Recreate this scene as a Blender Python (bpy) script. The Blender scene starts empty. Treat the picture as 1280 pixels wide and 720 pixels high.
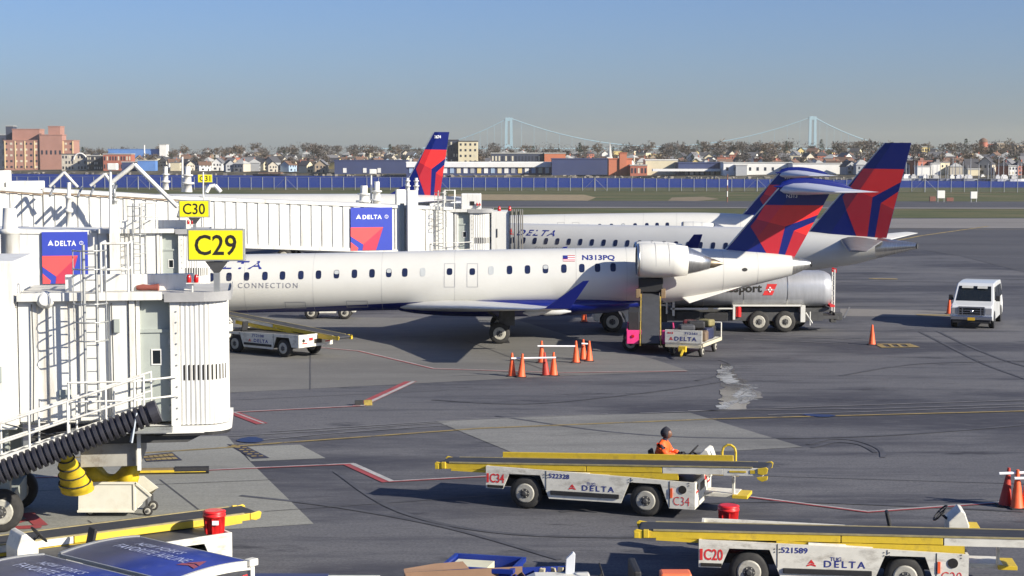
import bpy, bmesh, math, random
from mathutils import Vector, Matrix
R = math.radians
random.seed(7)
scene = bpy.context.scene
C = scene.collection

# ------------------------------------------------------------------ camera
F_PX, HC, HZ = 2100.0, 8.3, 197.0
PITCH = math.atan((360 - HZ) / F_PX)
cam_d = bpy.data.cameras.new('camera')
cam_d.sensor_width = 36
cam_d.lens = F_PX / 1280 * 36
cam_d.clip_start = 0.5
cam_d.clip_end = 20000
cam = bpy.data.objects.new('camera', cam_d)
C.objects.link(cam)
cam.location = (0, 0, HC)
cam.rotation_euler = (math.pi / 2 - PITCH, 0, 0)
scene.camera = cam

# ------------------------------------------------------------------ light
SUN_EL, SUN_AZ = 25.0, 121.5          # azimuth: clockwise from +Y (away from the camera)
world = bpy.data.worlds.new('World')
scene.world = world
world.use_nodes = True
nt = world.node_tree
bg = nt.nodes['Background']
sky = nt.nodes.new('ShaderNodeTexSky')
sky.sky_type = 'NISHITA'
sky.sun_disc = False
sky.sun_elevation = R(SUN_EL)
sky.sun_rotation = R(SUN_AZ)
sky.altitude = 0
sky.air_density = 1.0
sky.dust_density = 0.9
sky.ozone_density = 5.0
tint = nt.nodes.new('ShaderNodeVectorMath'); tint.operation = 'MULTIPLY'; tint.inputs[1].default_value = (0.88, 0.98, 1.33)
nt.links.new(sky.outputs[0], tint.inputs[0]); nt.links.new(tint.outputs[0], bg.inputs[0])
bg.inputs[1].default_value = 0.057
sl = bpy.data.lights.new('sun', 'SUN')
sl.energy = 5.0
sl.angle = R(0.5)
sl.color = (1.0, 0.925, 0.79)
sun = bpy.data.objects.new('sun', sl)
C.objects.link(sun)
el, az = R(SUN_EL), R(SUN_AZ)
sdir = Vector((math.sin(az) * math.cos(el), math.cos(az) * math.cos(el), math.sin(el)))
sun.rotation_euler = sdir.to_track_quat('Z', 'Y').to_euler()
sun.location = (60, -40, 60)
scene.view_settings.view_transform = 'Standard'
scene.view_settings.look = 'None'
scene.view_settings.gamma = 1
scene.view_settings.use_curve_mapping = False
scene.view_settings.exposure = 0.76
scene.cycles.max_bounces = 6
scene.cycles.transparent_max_bounces = 12

# ------------------------------------------------------------------ helpers
def ray(px, py):
    a, b = (px - 640) / F_PX, -(py - 360) / F_PX
    c, s = math.cos(PITCH), math.sin(PITCH)
    return Vector((a, c + b * s, -s + b * c))

def G(px, py, z=0.0):                 # the point of height z seen at a pixel of the photograph (1280 wide)
    d = ray(px, py)
    t = (z - HC) / d.z
    return Vector((d.x * t, d.y * t, z))

def W(px, py, Y):                     # the point at depth Y seen at a pixel
    d = ray(px, py)
    t = Y / d.y
    return Vector((d.x * t, Y, HC + d.z * t))

def mat(name, col, rough=0.6, metal=0.0, var=0.12, scale=2.0, stretch=(1, 1, 1), bump=0.0, spec=0.5,
        dirt=None, dirt_amt=0.5, dirt_scale=1.0, coat=0.0):
    m = bpy.data.materials.new(name)
    m.use_nodes = True
    n = m.node_tree; b = n.nodes['Principled BSDF']
    tc = n.nodes.new('ShaderNodeTexCoord')
    mp = n.nodes.new('ShaderNodeMapping'); mp.inputs['Scale'].default_value = stretch
    n.links.new(tc.outputs['Object'], mp.inputs[0])
    nz = n.nodes.new('ShaderNodeTexNoise'); nz.inputs['Scale'].default_value = scale
    nz.inputs['Detail'].default_value = 6; nz.inputs['Roughness'].default_value = 0.6
    n.links.new(mp.outputs[0], nz.inputs[0])
    mr = n.nodes.new('ShaderNodeMapRange')
    mr.inputs[1].default_value = 0.3; mr.inputs[2].default_value = 0.7
    mr.inputs[3].default_value = 1 - var; mr.inputs[4].default_value = 1 + var * 0.6
    n.links.new(nz.outputs[0], mr.inputs[0])
    vm = n.nodes.new('ShaderNodeVectorMath'); vm.operation = 'SCALE'
    vm.inputs[0].default_value = col[:3]
    n.links.new(mr.outputs[0], vm.inputs['Scale'])
    out = vm.outputs[0]
    if dirt:
        n2 = n.nodes.new('ShaderNodeTexNoise'); n2.inputs['Scale'].default_value = dirt_scale
        n2.inputs['Detail'].default_value = 8; n2.inputs['Roughness'].default_value = 0.7
        n.links.new(mp.outputs[0], n2.inputs[0])
        r2 = n.nodes.new('ShaderNodeMapRange')
        r2.inputs[1].default_value = 0.52; r2.inputs[2].default_value = 0.75
        r2.inputs[3].default_value = 0; r2.inputs[4].default_value = dirt_amt
        n.links.new(n2.outputs[0], r2.inputs[0])
        mx = n.nodes.new('ShaderNodeMix'); mx.data_type = 'RGBA'
        n.links.new(r2.outputs[0], mx.inputs[0]); n.links.new(out, mx.inputs[6])
        mx.inputs[7].default_value = (*dirt, 1)
        out = mx.outputs[2]
    n.links.new(out, b.inputs['Base Color'])
    b.inputs['Roughness'].default_value = rough
    b.inputs['Metallic'].default_value = metal
    b.inputs['Specular IOR Level'].default_value = spec
    if coat: b.inputs['Coat Weight'].default_value = coat
    if bump:
        bp = n.nodes.new('ShaderNodeBump'); bp.inputs['Strength'].default_value = bump
        bp.inputs['Distance'].default_value = 0.02
        n.links.new(nz.outputs[0], bp.inputs['Height']); n.links.new(bp.outputs[0], b.inputs['Normal'])
    return m

class MB:
    def __init__(s): s.v = []; s.f = []; s.m = []; s.s = []
    def add(s, vs, fs, m=0, sm=False, M=None):
        o = len(s.v)
        for v in vs:
            v = Vector(v)
            s.v.append(tuple(M @ v) if M else tuple(v))
        for f in fs:
            s.f.append([i + o for i in f]); s.m.append(m); s.s.append(sm)
        return s
    def box(s, x0, x1, y0, y1, z0, z1, m=0, M=None):
        vs = [(x, y, z) for z in (z0, z1) for y in (y0, y1) for x in (x0, x1)]
        return s.add(vs, [(0, 2, 3, 1), (4, 5, 7, 6), (0, 1, 5, 4), (2, 6, 7, 3), (0, 4, 6, 2), (1, 3, 7, 5)], m, False, M)
    def bar(s, p0, p1, w, h, m=0):       # rectangular bar between two points
        p0, p1 = Vector(p0), Vector(p1); d = (p1 - p0); L = d.length; d.normalize()
        up = Vector((0, 0, 1)) if abs(d.z) < 0.99 else Vector((0, 1, 0))
        a = d.cross(up).normalized(); b = a.cross(d)
        M = Matrix.Translation(p0) @ Matrix((a, d, b)).transposed().to_4x4()
        return s.box(-w / 2, w / 2, 0, L, -h / 2, h / 2, m, M)
    def cyl(s, p0, p1, r0, r1=None, n=12, m=0, sm=True, caps=True):
        r1 = r0 if r1 is None else r1
        return s.rings(p0, p1, [(0, r0), (1, r1)], n, m, sm, caps)
    def rings(s, p0, p1, prof, n=16, m=0, sm=True, caps=True):   # prof: (t along p0->p1, radius)
        p0, p1 = Vector(p0), Vector(p1); d = p1 - p0; dn = d.normalized()
        up = Vector((0, 0, 1)) if abs(dn.z) < 0.9 else Vector((1, 0, 0))
        a = dn.cross(up).normalized(); b = dn.cross(a)
        vs = []; fs = []
        for t, r in prof:
            for k in range(n):
                q = 2 * math.pi * k / n
                vs.append(p0 + d * t + a * (r * math.cos(q)) + b * (r * math.sin(q)))
        for i in range(len(prof) - 1):
            for k in range(n):
                k2 = (k + 1) % n
                fs.append((i * n + k, i * n + k2, (i + 1) * n + k2, (i + 1) * n + k))
        s.add(vs, fs, m, sm)
        if caps:
            o = len(prof) - 1
            s.add(vs[:n], [tuple(range(n))[::-1]], m, False)
            s.add(vs[o * n:], [tuple(range(n))], m, False)
        return s
    def tube(s, pts, r, n=8, m=0):
        for a, b in zip(pts[:-1], pts[1:]): s.cyl(a, b, r, r, n, m)
        return s
    def loft(s, secs, m=0, sm=True, caps=True):   # secs: equal-length lists of points
        n = len(secs[0]); vs = [p for q in secs for p in q]; fs = []
        for i in range(len(secs) - 1):
            for k in range(n):
                k2 = (k + 1) % n
                fs.append((i * n + k, i * n + k2, (i + 1) * n + k2, (i + 1) * n + k))
        s.add(vs, fs, m, sm)
        if caps:
            s.add(secs[0], [tuple(range(n))[::-1]], m); s.add(secs[-1], [tuple(range(n))], m)
        return s
    def prism(s, pts, axis, lo, hi, m=0, M=None):   # pts 2D; axis 'y': (x,z) profile, 'z': (x,y), 'x': (y,z)
        def P(a, b, c): return {'y': (a, c, b), 'z': (a, b, c), 'x': (c, a, b)}[axis]
        n = len(pts)
        vs = [P(a, b, lo) for a, b in pts] + [P(a, b, hi) for a, b in pts]
        fs = [tuple(range(n)), tuple(range(n, 2 * n))[::-1]] + [(k, n + k, n + (k + 1) % n, (k + 1) % n) for k in range(n)]
        return s.add(vs, fs, m, False, M)
    def poly(s, pts, m=0): return s.add(pts, [tuple(range(len(pts)))], m)
    def build(s, name, mats, parent=None, bevel=0.0, seg=2):
        me = bpy.data.meshes.new(name)
        me.from_pydata([tuple(v) for v in s.v], [], s.f)
        for mm in (mats if isinstance(mats, (list, tuple)) else [mats]): me.materials.append(mm)
        me.polygons.foreach_set('material_index', s.m)
        me.polygons.foreach_set('use_smooth', s.s)
        bm = bmesh.new(); bm.from_mesh(me); bmesh.ops.recalc_face_normals(bm, faces=bm.faces); bm.to_mesh(me); bm.free()
        me.update()
        o = bpy.data.objects.new(name, me); C.objects.link(o)
        if parent: o.parent = parent
        if bevel:
            w = o.modifiers.new('bevel', 'BEVEL'); w.width = bevel; w.segments = seg; w.limit_method = 'ANGLE'; w.angle_limit = R(40)
        return o

def tag(o, label, cat, group=None, kind=None):
    o['label'] = label; o['category'] = cat
    if group: o['group'] = group
    if kind: o['kind'] = kind
    return o

def thing(name, label, cat, loc=(0, 0, 0), rz=0.0, group=None, scale=1.0):
    o = bpy.data.objects.new(name, None); C.objects.link(o)
    o.empty_display_size = 0.3
    o.location = loc; o.rotation_euler = (0, 0, rz); o.scale = (scale,) * 3
    return tag(o, label, cat, group)

def structure(o):
    o['kind'] = 'structure'; return o

def copy_tree(o, parent=None):
    c = o.copy(); C.objects.link(c)
    if parent: c.parent = parent
    for ch in o.children: copy_tree(ch, c)
    return c

_txt = {}
def text_mesh(txt, space=1.0, bold=0.0, shear=0.0, narrow=1.0):
    key = (txt, space, bold, shear, narrow)
    if key in _txt: return _txt[key]
    cu = bpy.data.curves.new('t', 'FONT'); cu.body = txt; cu.size = 1.0; cu.space_character = space
    cu.offset = bold; cu.shear = shear; cu.resolution_u = 3
    ob = bpy.data.objects.new('t', cu); C.objects.link(ob)
    dg = bpy.context.evaluated_depsgraph_get()
    me = bpy.data.meshes.new_from_object(ob.evaluated_get(dg))
    xs = [v.co.x for v in me.vertices]; ys = [v.co.y for v in me.vertices]
    x0, x1, y0, y1 = min(xs), max(xs), min(ys), max(ys)
    vs = [((v.co.x - x0) / (x1 - x0), (v.co.y - y0) / (y1 - y0)) for v in me.vertices]
    fs = [tuple(p.vertices) for p in me.polygons]
    asp = (x1 - x0) / (y1 - y0)
    bpy.data.objects.remove(ob); bpy.data.curves.remove(cu); bpy.data.meshes.remove(me)
    _txt[key] = (vs, fs, asp)
    return _txt[key]

def put_text(mb, txt, fn, m=0, **kw):    # fn maps (u,v) in the text's box to a 3D point
    vs, fs, asp = text_mesh(txt, **kw)
    mb.add([fn(u, v) for u, v in vs], fs, m)

def flat(x0, x1, z0, z1, y):             # a text box on a plane facing -y
    return lambda u, v: (x0 + u * (x1 - x0), y, z0 + v * (z1 - z0))

def widget(mb, fn, m=0):                 # the small triangular mark, in a unit box
    mb.add([fn(u, v) for u, v in [(0.5, 1), (0.12, 0.36), (0.5, 0.5), (0.88, 0.36)]], [(0, 1, 2), (0, 2, 3)], m)
    mb.add([fn(u, v) for u, v in [(0.06, 0.27), (0, 0.03), (0.5, 0.2), (1, 0.03), (0.94, 0.27), (0.5, 0.42)]], [(0, 1, 2, 5), (5, 2, 3, 4)], m)

# ------------------------------------------------------------------ materials
WHITE = mat('white_paint', (0.62, 0.615, 0.57), 0.42, var=0.05, scale=1.2, dirt=(0.5, 0.45, 0.36), dirt_amt=0.22, dirt_scale=0.9)
BRWHITE = mat('bridge_white', (0.68, 0.675, 0.63), 0.5, var=0.05, scale=1.0, stretch=(3, 3, 0.30), dirt=(0.36, 0.30, 0.22), dirt_amt=0.75, dirt_scale=1.3)
GSEWHITE = mat('scuffed_white', (0.66, 0.64, 0.56), 0.5, var=0.12, scale=3, dirt=(0.22, 0.19, 0.15), dirt_amt=0.75, dirt_scale=2.6, stretch=(1, 1, 2.2))
BRGREY = mat('bridge_grey', (0.33, 0.36, 0.33), 0.55, var=0.08, scale=2)
ROOFGREY = mat('roof_grey', (0.50, 0.49, 0.45), 0.8, var=0.2, scale=1.4, dirt=(0.2, 0.17, 0.14), dirt_amt=0.5)
STEEL = mat('galvanised', (0.42, 0.43, 0.42), 0.45, 0.6, var=0.15, scale=4)
DKSTEEL = mat('dark_steel', (0.07, 0.07, 0.07), 0.6, 0.2, var=0.3, scale=4)
BLACK = mat('black_rubber', (0.018, 0.018, 0.02), 0.7, var=0.3, scale=6)
BELT = mat('belt_rubber', (0.028, 0.030, 0.037), 0.75, var=0.25, scale=1.5, stretch=(1, 6, 1), dirt=(0.07, 0.066, 0.062), dirt_amt=0.6)
TYRE = mat('tyre', (0.03, 0.029, 0.028), 0.85, var=0.3, scale=8, bump=0.3)
RIM = mat('rim', (0.40, 0.385, 0.33), 0.5, 0.0, var=0.2, scale=8, dirt=(0.12, 0.1, 0.08), dirt_amt=0.7, dirt_scale=7)
YELLOW = mat('safety_yellow', (0.62, 0.44, 0.03), 0.5, var=0.14, scale=4, dirt=(0.18, 0.12, 0.04), dirt_amt=0.7, dirt_scale=4)
SIGNYEL = mat('sign_yellow', (0.86, 0.76, 0.01), 0.45, var=0.03)
SIGNBLK = mat('sign_black', (0.02, 0.018, 0.015), 0.5, var=0.1)
ORANGE = mat('cone_orange', (0.85, 0.12, 0.03), 0.55, var=0.14, scale=6, dirt=(0.25, 0.06, 0.03), dirt_amt=0.5, dirt_scale=4)
CONERED = mat('cone_dark_red', (0.40, 0.035, 0.02), 0.6, var=0.15, scale=6)
LIVBLUE = mat('livery_blue', (0.003, 0.010, 0.14), 0.35, var=0.06, scale=0.8, coat=0.15)
LIVRED = mat('livery_red', (0.74, 0.030, 0.030), 0.32, var=0.05, coat=0.2)
LIVRED2 = mat('livery_crimson', (0.42, 0.018, 0.030), 0.32, var=0.05, coat=0.2)
LIVRED3 = mat('livery_dark_red', (0.30, 0.012, 0.025), 0.32, var=0.05, coat=0.2)
INK = mat('navy_lettering', (0.02, 0.03, 0.20), 0.5, var=0.05)
INKGREY = mat('grey_lettering', (0.22, 0.22, 0.25), 0.5, var=0.05)
INKRED = mat('red_lettering', (0.60, 0.03, 0.03), 0.5, var=0.1)
WHITEINK = mat('white_lettering', (0.85, 0.85, 0.85), 0.5, var=0.03)
SEAM = mat('panel_seam', (0.36, 0.36, 0.36), 0.6, var=0.1)
WGLASS = mat('cabin_window', (0.015, 0.022, 0.06), 0.12, var=0.3, scale=1.5)
WSHADE = mat('window_blind', (0.42, 0.44, 0.44), 0.5, var=0.05)
GLASS = mat('dark_glass', (0.012, 0.016, 0.02), 0.06, var=0.2)
BAREMETAL = mat('bare_metal', (0.60, 0.60, 0.58), 0.28, 0.9, var=0.2, scale=3, stretch=(6, 1, 1))
FINWHITE = WHITE
HOTMETAL = mat('hot_section', (0.30, 0.24, 0.17), 0.4, 0.8, var=0.3, scale=3)
TANKMETAL = mat('tank_aluminium', (0.40, 0.41, 0.43), 0.38, 0.35, var=0.12, scale=1.2, stretch=(5, 1, 1))
REDLAMP = mat('red_lens', (0.45, 0.01, 0.01), 0.2, var=0.1)
PINK = mat('pink_paint', (0.80, 0.045, 0.22), 0.5, var=0.15, scale=4, dirt=(0.2, 0.02, 0.06), dirt_amt=0.5)
BUCKRED = mat('bucket_red', (0.62, 0.018, 0.018), 0.4, var=0.06)
# ================================================================== ground
def ground_mat(name, base, dark, light, sx=1.0, marks=0.5, patch=0.35):
    m = bpy.data.materials.new(name); m.use_nodes = True
    n = m.node_tree; b = n.nodes['Principled BSDF']; L = n.links
    tc = n.nodes.new('ShaderNodeTexCoord')
    def noise(scale, st=(1, 1, 1), det=6, ro=0.6, rot=0):
        mp = n.nodes.new('ShaderNodeMapping'); mp.inputs['Scale'].default_value = st; mp.inputs['Rotation'].default_value = (0, 0, rot)
        L.new(tc.outputs['Object'], mp.inputs[0])
        z = n.nodes.new('ShaderNodeTexNoise'); z.inputs['Scale'].default_value = scale; z.inputs['Detail'].default_value = det; z.inputs['Roughness'].default_value = ro
        L.new(mp.outputs[0], z.inputs[0]); return z.outputs[0]
    def rng(s, a, c, lo, hi):
        r = n.nodes.new('ShaderNodeMapRange'); r.inputs[1].default_value = a; r.inputs[2].default_value = c
        r.inputs[3].default_value = lo; r.inputs[4].default_value = hi; L.new(s, r.inputs[0]); return r.outputs[0]
    def mix(fac, a, c):
        x = n.nodes.new('ShaderNodeMix'); x.data_type = 'RGBA'
        L.new(fac, x.inputs[0])
        if isinstance(a, tuple): x.inputs[6].default_value = (*a, 1)
        else: L.new(a, x.inputs[6])
        x.inputs[7].default_value = (*c, 1); return x.outputs[2]
    c = mix(rng(noise(0.045, (1, 1.6, 1), 4, 0.5), 0.38, 0.66, 0, 1), base, light)
    c = mix(rng(noise(0.09, (0.5, 1.4, 1), 7, 0.65, 0.15), 0.47, 0.62, 0, patch * 1.6), c, dark)
    c = mix(rng(noise(0.22, (0.35, 3.0, 1), 8, 0.7, -0.06), 0.50, 0.66, 0, marks), c, dark)     # long tyre and drag streaks
    c = mix(rng(noise(0.35, (0.5, 1.5, 1), 9, 0.75, 0.5), 0.57, 0.66, 0, marks * 1.1), c, tuple(k * 0.6 for k in dark))
    c = mix(rng(noise(1.6, (0.6, 1.6, 1), 8, 0.8), 0.50, 0.7, 0, 0.6), c, light)
    c = mix(rng(noise(2.6, (0.5, 2.2, 1), 9, 0.8, 0.3), 0.52, 0.64, 0, 0.5), c, dark)
    c = mix(rng(noise(14.0, (1, 1, 1), 3, 0.7), 0.42, 0.62, 0, 0.5), c, dark)
    L.new(c, b.inputs['Base Color'])
    b.inputs['Roughness'].default_value = 0.85; b.inputs['Specular IOR Level'].default_value = 0.25
    bp = n.nodes.new('ShaderNodeBump'); bp.inputs['Strength'].default_value = 0.25; bp.inputs['Distance'].default_value = 0.01
    L.new(noise(30.0), bp.inputs['Height']); L.new(bp.outputs[0], b.inputs['Normal'])
    return m

ASPH = ground_mat('apron_asphalt', (0.112, 0.113, 0.122), (0.050, 0.051, 0.062), (0.158, 0.156, 0.158), marks=0.95, patch=0.85)
ASPH_D = ground_mat('taxiway_asphalt', (0.082, 0.083, 0.092), (0.055, 0.055, 0.062), (0.10, 0.10, 0.105), marks=0.4)
CONC = ground_mat('pale_concrete', (0.2520, 0.2520, 0.2240), (0.1540, 0.1540, 0.1400), (0.2940, 0.2940, 0.2660), marks=0.35, patch=0.2)
CONC_M = ground_mat('stand_concrete', (0.1645, 0.1610, 0.1505), (0.1050, 0.1022, 0.0980), (0.2030, 0.1995, 0.1855), marks=0.5)
CONC_F = ground_mat('shoulder_concrete', (0.2100, 0.1960, 0.1785), (0.1540, 0.1470, 0.1400), (0.2380, 0.2240, 0.2100), marks=0.3)
GRASS = ground_mat('winter_grass', (0.078, 0.092, 0.032), (0.05, 0.068, 0.024), (0.17, 0.135, 0.07), marks=0.5, patch=0.5)
LINEY = mat('line_yellow', (0.30, 0.22, 0.075), 0.7, var=0.3, scale=1.5, dirt=(0.1125, 0.1050, 0.0975), dirt_amt=0.8, dirt_scale=2.5)
LINEW = mat('line_white', (0.4125, 0.3975, 0.3750), 0.7, var=0.25, scale=1.5, dirt=(0.1200, 0.1162, 0.1162), dirt_amt=0.9, dirt_scale=2.5)
LINEWF = mat('line_white_worn', (0.2025, 0.1988, 0.1950), 0.7, var=0.3, scale=0.9, dirt=(0.1125, 0.1087, 0.1125), dirt_amt=1.0, dirt_scale=1.5)
LINER = mat('line_red', (0.3150, 0.0525, 0.0525), 0.7, var=0.25, scale=1.5, dirt=(0.1350, 0.0900, 0.0900), dirt_amt=0.8, dirt_scale=2.5)
DARKPAINT = mat('line_dark_blue', (0.0263, 0.0263, 0.0450), 0.7, var=0.2)
SEAMG = mat('joint_dark', (0.075, 0.075, 0.08), 0.9, var=0.3)

def sheet(name, pts, m, z):
    mb = MB(); mb.poly([(p[0], p[1], z) for p in pts]); return structure(mb.build(name, m))
def gp(*pts): return [G(x, y) for x, y in pts]

structure(MB().add([(-700, -60, -0.3), (700, -60, -0.3), (700, 470, -0.3), (-700, 470, -0.3), (-700, -60, 0), (700, -60, 0), (700, 470, 0), (-700, 470, 0)],
    [(4, 5, 6, 7), (0, 1, 5, 4), (1, 2, 6, 5), (3, 0, 4, 7), (2, 3, 7, 6)]).build('apron_ground', ASPH))
def band(name, yl0, yl1, m, z, yr0=None, yr1=None):
    yr0 = yl0 if yr0 is None else yr0; yr1 = yl1 if yr1 is None else yr1
    return sheet(name, gp((-300, yl1), (1580, yr1), (1580, yr0), (-300, yl0)), m, z)
sheet('grass_verge', [(-690, G(640, 272.5).y), (690, G(640, 272.5).y), (690, 462), (-690, 462)], GRASS, 0.02)
band('runway', 249.5, 258.5, ASPH_D, 0.05, 252.8, 262.2)
band('runway_edge_line', 257.3, 258.5, CONC_F, 0.07, 260.6, 262.2)
band('taxiway_shoulder', 273.0, 284.0, CONC_F, 0.02, 273.5, 285.5)
sheet('taxiway', gp((300, 322), (1010, 318), (1150, 312), (1200, 320), (1290, 343), (1500, 400), (1600, 284.2), (300, 284.2)), ASPH_D, 0.012)
sheet('stand_pad', gp((-100, 500), (284, 491), (510, 480), (700, 470), (862, 464), (820, 450), (735, 427), (640, 398), (284, 396), (-100, 396)), CONC_M, 0.006)
sheet('concrete_patch', gp((-260, 760), (60, 674), (300, 661), (392, 655), (302, 567), (284, 545), (60, 550), (-200, 560)), CONC, 0.008)
sheet('concrete_patch', gp((313, 577), (407, 573), (375, 556), (300, 559)), CONC, 0.008)
CONC_L = ground_mat('worn_concrete', (0.205, 0.205, 0.19), (0.12, 0.12, 0.115), (0.26, 0.258, 0.24), marks=0.6, patch=0.5)
sheet('concrete_patch', gp((545, 527), (700, 520), (862, 516), (1003, 559), (860, 567), (655, 572)), CONC_L, 0.010)
sheet('concrete_strip', gp((1050, 386), (1150, 388), (1195, 390), (1192, 397), (1120, 396), (1050, 395)), CONC_F, 0.010)

def ribbon(mb, pts, w, z, m=0, off=0.0):
    P = [Vector((p[0], p[1], z)) for p in pts]
    L = []; Rr = []
    for i, p in enumerate(P):
        a = (P[i] - P[i - 1]).normalized() if i else (P[1] - P[0]).normalized()
        b = (P[i + 1] - P[i]).normalized() if i < len(P) - 1 else a
        t = (a + b).normalized(); nn = Vector((-t.y, t.x, 0)); k = 1 / max(0.5, nn.dot(Vector((-b.y, b.x, 0))))
        L.append(p + nn * (off + w / 2) * k); Rr.append(p + nn * (off - w / 2) * k)
    mb.add(L + Rr, [(i, i + 1, len(P) + i + 1, len(P) + i) for i in range(len(P) - 1)], m)
mw, mr_, my, mf, ms = MB(), MB(), MB(), MB(), MB()
for pl in ([(-60, 601), (150, 593), (300, 586), (441, 580), (490, 602), (600, 596), (760, 588)], [(880, 614), (1085, 640), (1225, 630), (1330, 622)],
           [(330, 530), (292, 515.5), (452, 507.5), (517, 477)], [(395, 434), (450, 439), (543, 461), (700, 466), (858, 464)]):
    P = gp(*pl); ribbon(mw, P, 0.075, 0.020); ribbon(mr_, P, 0.09, 0.018, 0, -0.085)
for i in (3,):
    P = gp((293, 515.5), (331, 530)); ribbon(mr_, P, 0.22, 0.016, 0, -0.16)
    P = gp((441, 580.5), (490, 602.5)); ribbon(mw, P, 0.16, 0.022); ribbon(mr_, P, 0.2, 0.016, 0, -0.17)
    P = gp((452, 508), (517, 477.5)); ribbon(mw, P, 0.16, 0.022); ribbon(mr_, P, 0.26, 0.016, 0, 0.2)
ribbon(mr_, gp((-10, 662), (52, 659)), 0.35, 0.020); ribbon(mr_, gp((34, 642), (52, 658)), 0.30, 0.021); ribbon(mr_, gp((2, 660), (36, 650)), 0.16, 0.022)
for pl, w in (([(285, 559), (450, 547), (600, 536), (900, 524), (1330, 513)], 0.16), ([(1105, 304), (1150, 295), (1235, 283)], 0.5),
           ([(1086, 348.5), (1122, 349)], 0.8), ([(640, 286), (1100, 286), (1300, 287)], 0.25), ([(-20, 580), (300, 559)], 0.14)):
    ribbon(my, gp(*pl), w, 0.021)
ribbon(my, gp((1097, 430.5), (1135, 430.5), (1145, 434), (1105, 434.5), (1097, 430.5)), 0.28, 0.021)
for k in range(4): ribbon(my, gp((1100 + k * 11, 430.6), (1106 + k * 11, 434.3)), 0.14, 0.022)
ribbon(my, gp((1146, 394), (1190, 394.5)), 0.7, 0.021)
for pl in ([(284, 546), (420, 538), (560, 528)], [(300, 553), (430, 541), (560, 532)], [(340, 540), (600, 524), (760, 518)],
           [(800, 517), (1040, 508), (1300, 500)], [(860, 514), (1100, 511), (1300, 505)], [(960, 519), (1300, 508)], [(560, 470), (640, 468), (720, 469)],
           [(950, 419), (1020, 422), (1090, 426)], [(930, 424), (1060, 430)], [(1130, 317), (1300, 323)], [(380, 399), (400, 395)], [(1055, 398), (1062, 384)]):
    ribbon(mf, gp(*pl), 0.09, 0.019)
for pl in ([(110, 651), (128, 664)], [(-20, 618), (200, 606), (345, 600)], [(200, 600), (262, 648), (280, 664)], [(388, 434), (388, 487)], [(700, 587), (1040, 598), (1300, 606)],
           [(300, 500), (560, 488)], [(580, 425), (700, 470)], [(330, 640), (640, 618)], [(1000, 442), (1300, 452)]):
    ribbon(ms, gp(*pl), 0.045, 0.015)
structure(mw.build('painted_white_line', LINEW)); structure(mr_.build('painted_red_line', LINER))
structure(my.build('painted_yellow_line', LINEY)); structure(mf.build('worn_white_line', LINEWF)); structure(ms.build('pavement_joint', SEAMG))
mt_ = MB()
def arc(pts, w=.16): 
    P = [Vector(p) for p in pts]; Q = []
    for i in range(len(P) - 1):
        a_, b_, c_, d_ = P[max(0, i - 1)], P[i], P[i + 1], P[min(len(P) - 1, i + 2)]
        for k in range(6):
            t = k / 6; Q.append(.5 * ((2 * b_) + (c_ - a_) * t + (2 * a_ - 5 * b_ + 4 * c_ - d_) * t * t + (-a_ + 3 * b_ - 3 * c_ + d_) * t ** 3))
    ribbon(mt_, Q + [P[-1]], w, 0.0145)
for pl in ([(1010, 556), (1040, 549), (1075, 552), (1100, 562), (1104, 572)], [(1016, 560), (1044, 553), (1075, 556), (1095, 566)], [(900, 450), (915, 456), (912, 464), (896, 470), (870, 476)], [(1150, 415), (1180, 430), (1230, 455), (1300, 480)],
           [(1172, 414), (1205, 430), (1260, 452), (1330, 470)], [(700, 640), (820, 632), (1000, 628), (1280, 640)], [(420, 590), (500, 640), (640, 668), (860, 672)], [(620, 520), (760, 540), (900, 548), (1100, 545), (1300, 530)],
           [(860, 380), (980, 360), (1100, 352), (1300, 356)], [(300, 620), (420, 634), (560, 660), (700, 700)], [(1050, 470), (1150, 455), (1300, 452)], [(540, 500), (660, 505), (800, 492), (900, 478)]): arc(gp(*pl))
structure(mt_.build('tyre_marks', mat('tyre_mark', (0.062, 0.063, 0.072), 0.8, var=.3, scale=2, dirt=(0.105, 0.107, 0.118), dirt_amt=1.0, dirt_scale=1.2)))
sheet('dry_grass', gp((560, 243), (730, 243.5), (745, 247), (735, 251), (560, 250)), mat('dry_grass', (0.26, 0.20, 0.11), .9, var=.3, scale=.5), 0.035)
sheet('dry_grass', gp((840, 247), (880, 246), (900, 249), (870, 251.5), (835, 251)), mat('dry_grass_patch', (0.20, 0.155, 0.09), .9, var=.3, scale=.5), 0.035)
# stop-mark boxes beside the bridge
bx, ty = MB(), MB()
for q in ([(178, 570), (215, 566), (228, 576), (183, 578)], [(284, 556), (304, 556.5), (337, 573), (316, 574)]):
    P = gp(*q); bx.poly([(p.x, p.y, 0.018) for p in P])
    for k in range(6):
        a = P[0].lerp(P[1], 0.08 + k * 0.155); b = P[3].lerp(P[2], 0.08 + k * 0.155)
        if q[0][0] > 250: a = P[0].lerp(P[3], 0.08 + k * 0.155); b = P[1].lerp(P[2], 0.08 + k * 0.155)
        ribbon(ty, [a.lerp(b, 0.15), a.lerp(b, 0.45)], 0.16, 0.024); ribbon(ty, [a.lerp(b, 0.58), a.lerp(b, 0.85)], 0.13, 0.024)
structure(bx.build('stop_mark_box', DARKPAINT)); structure(ty.build('stop_mark_paint', LINEY))
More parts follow.
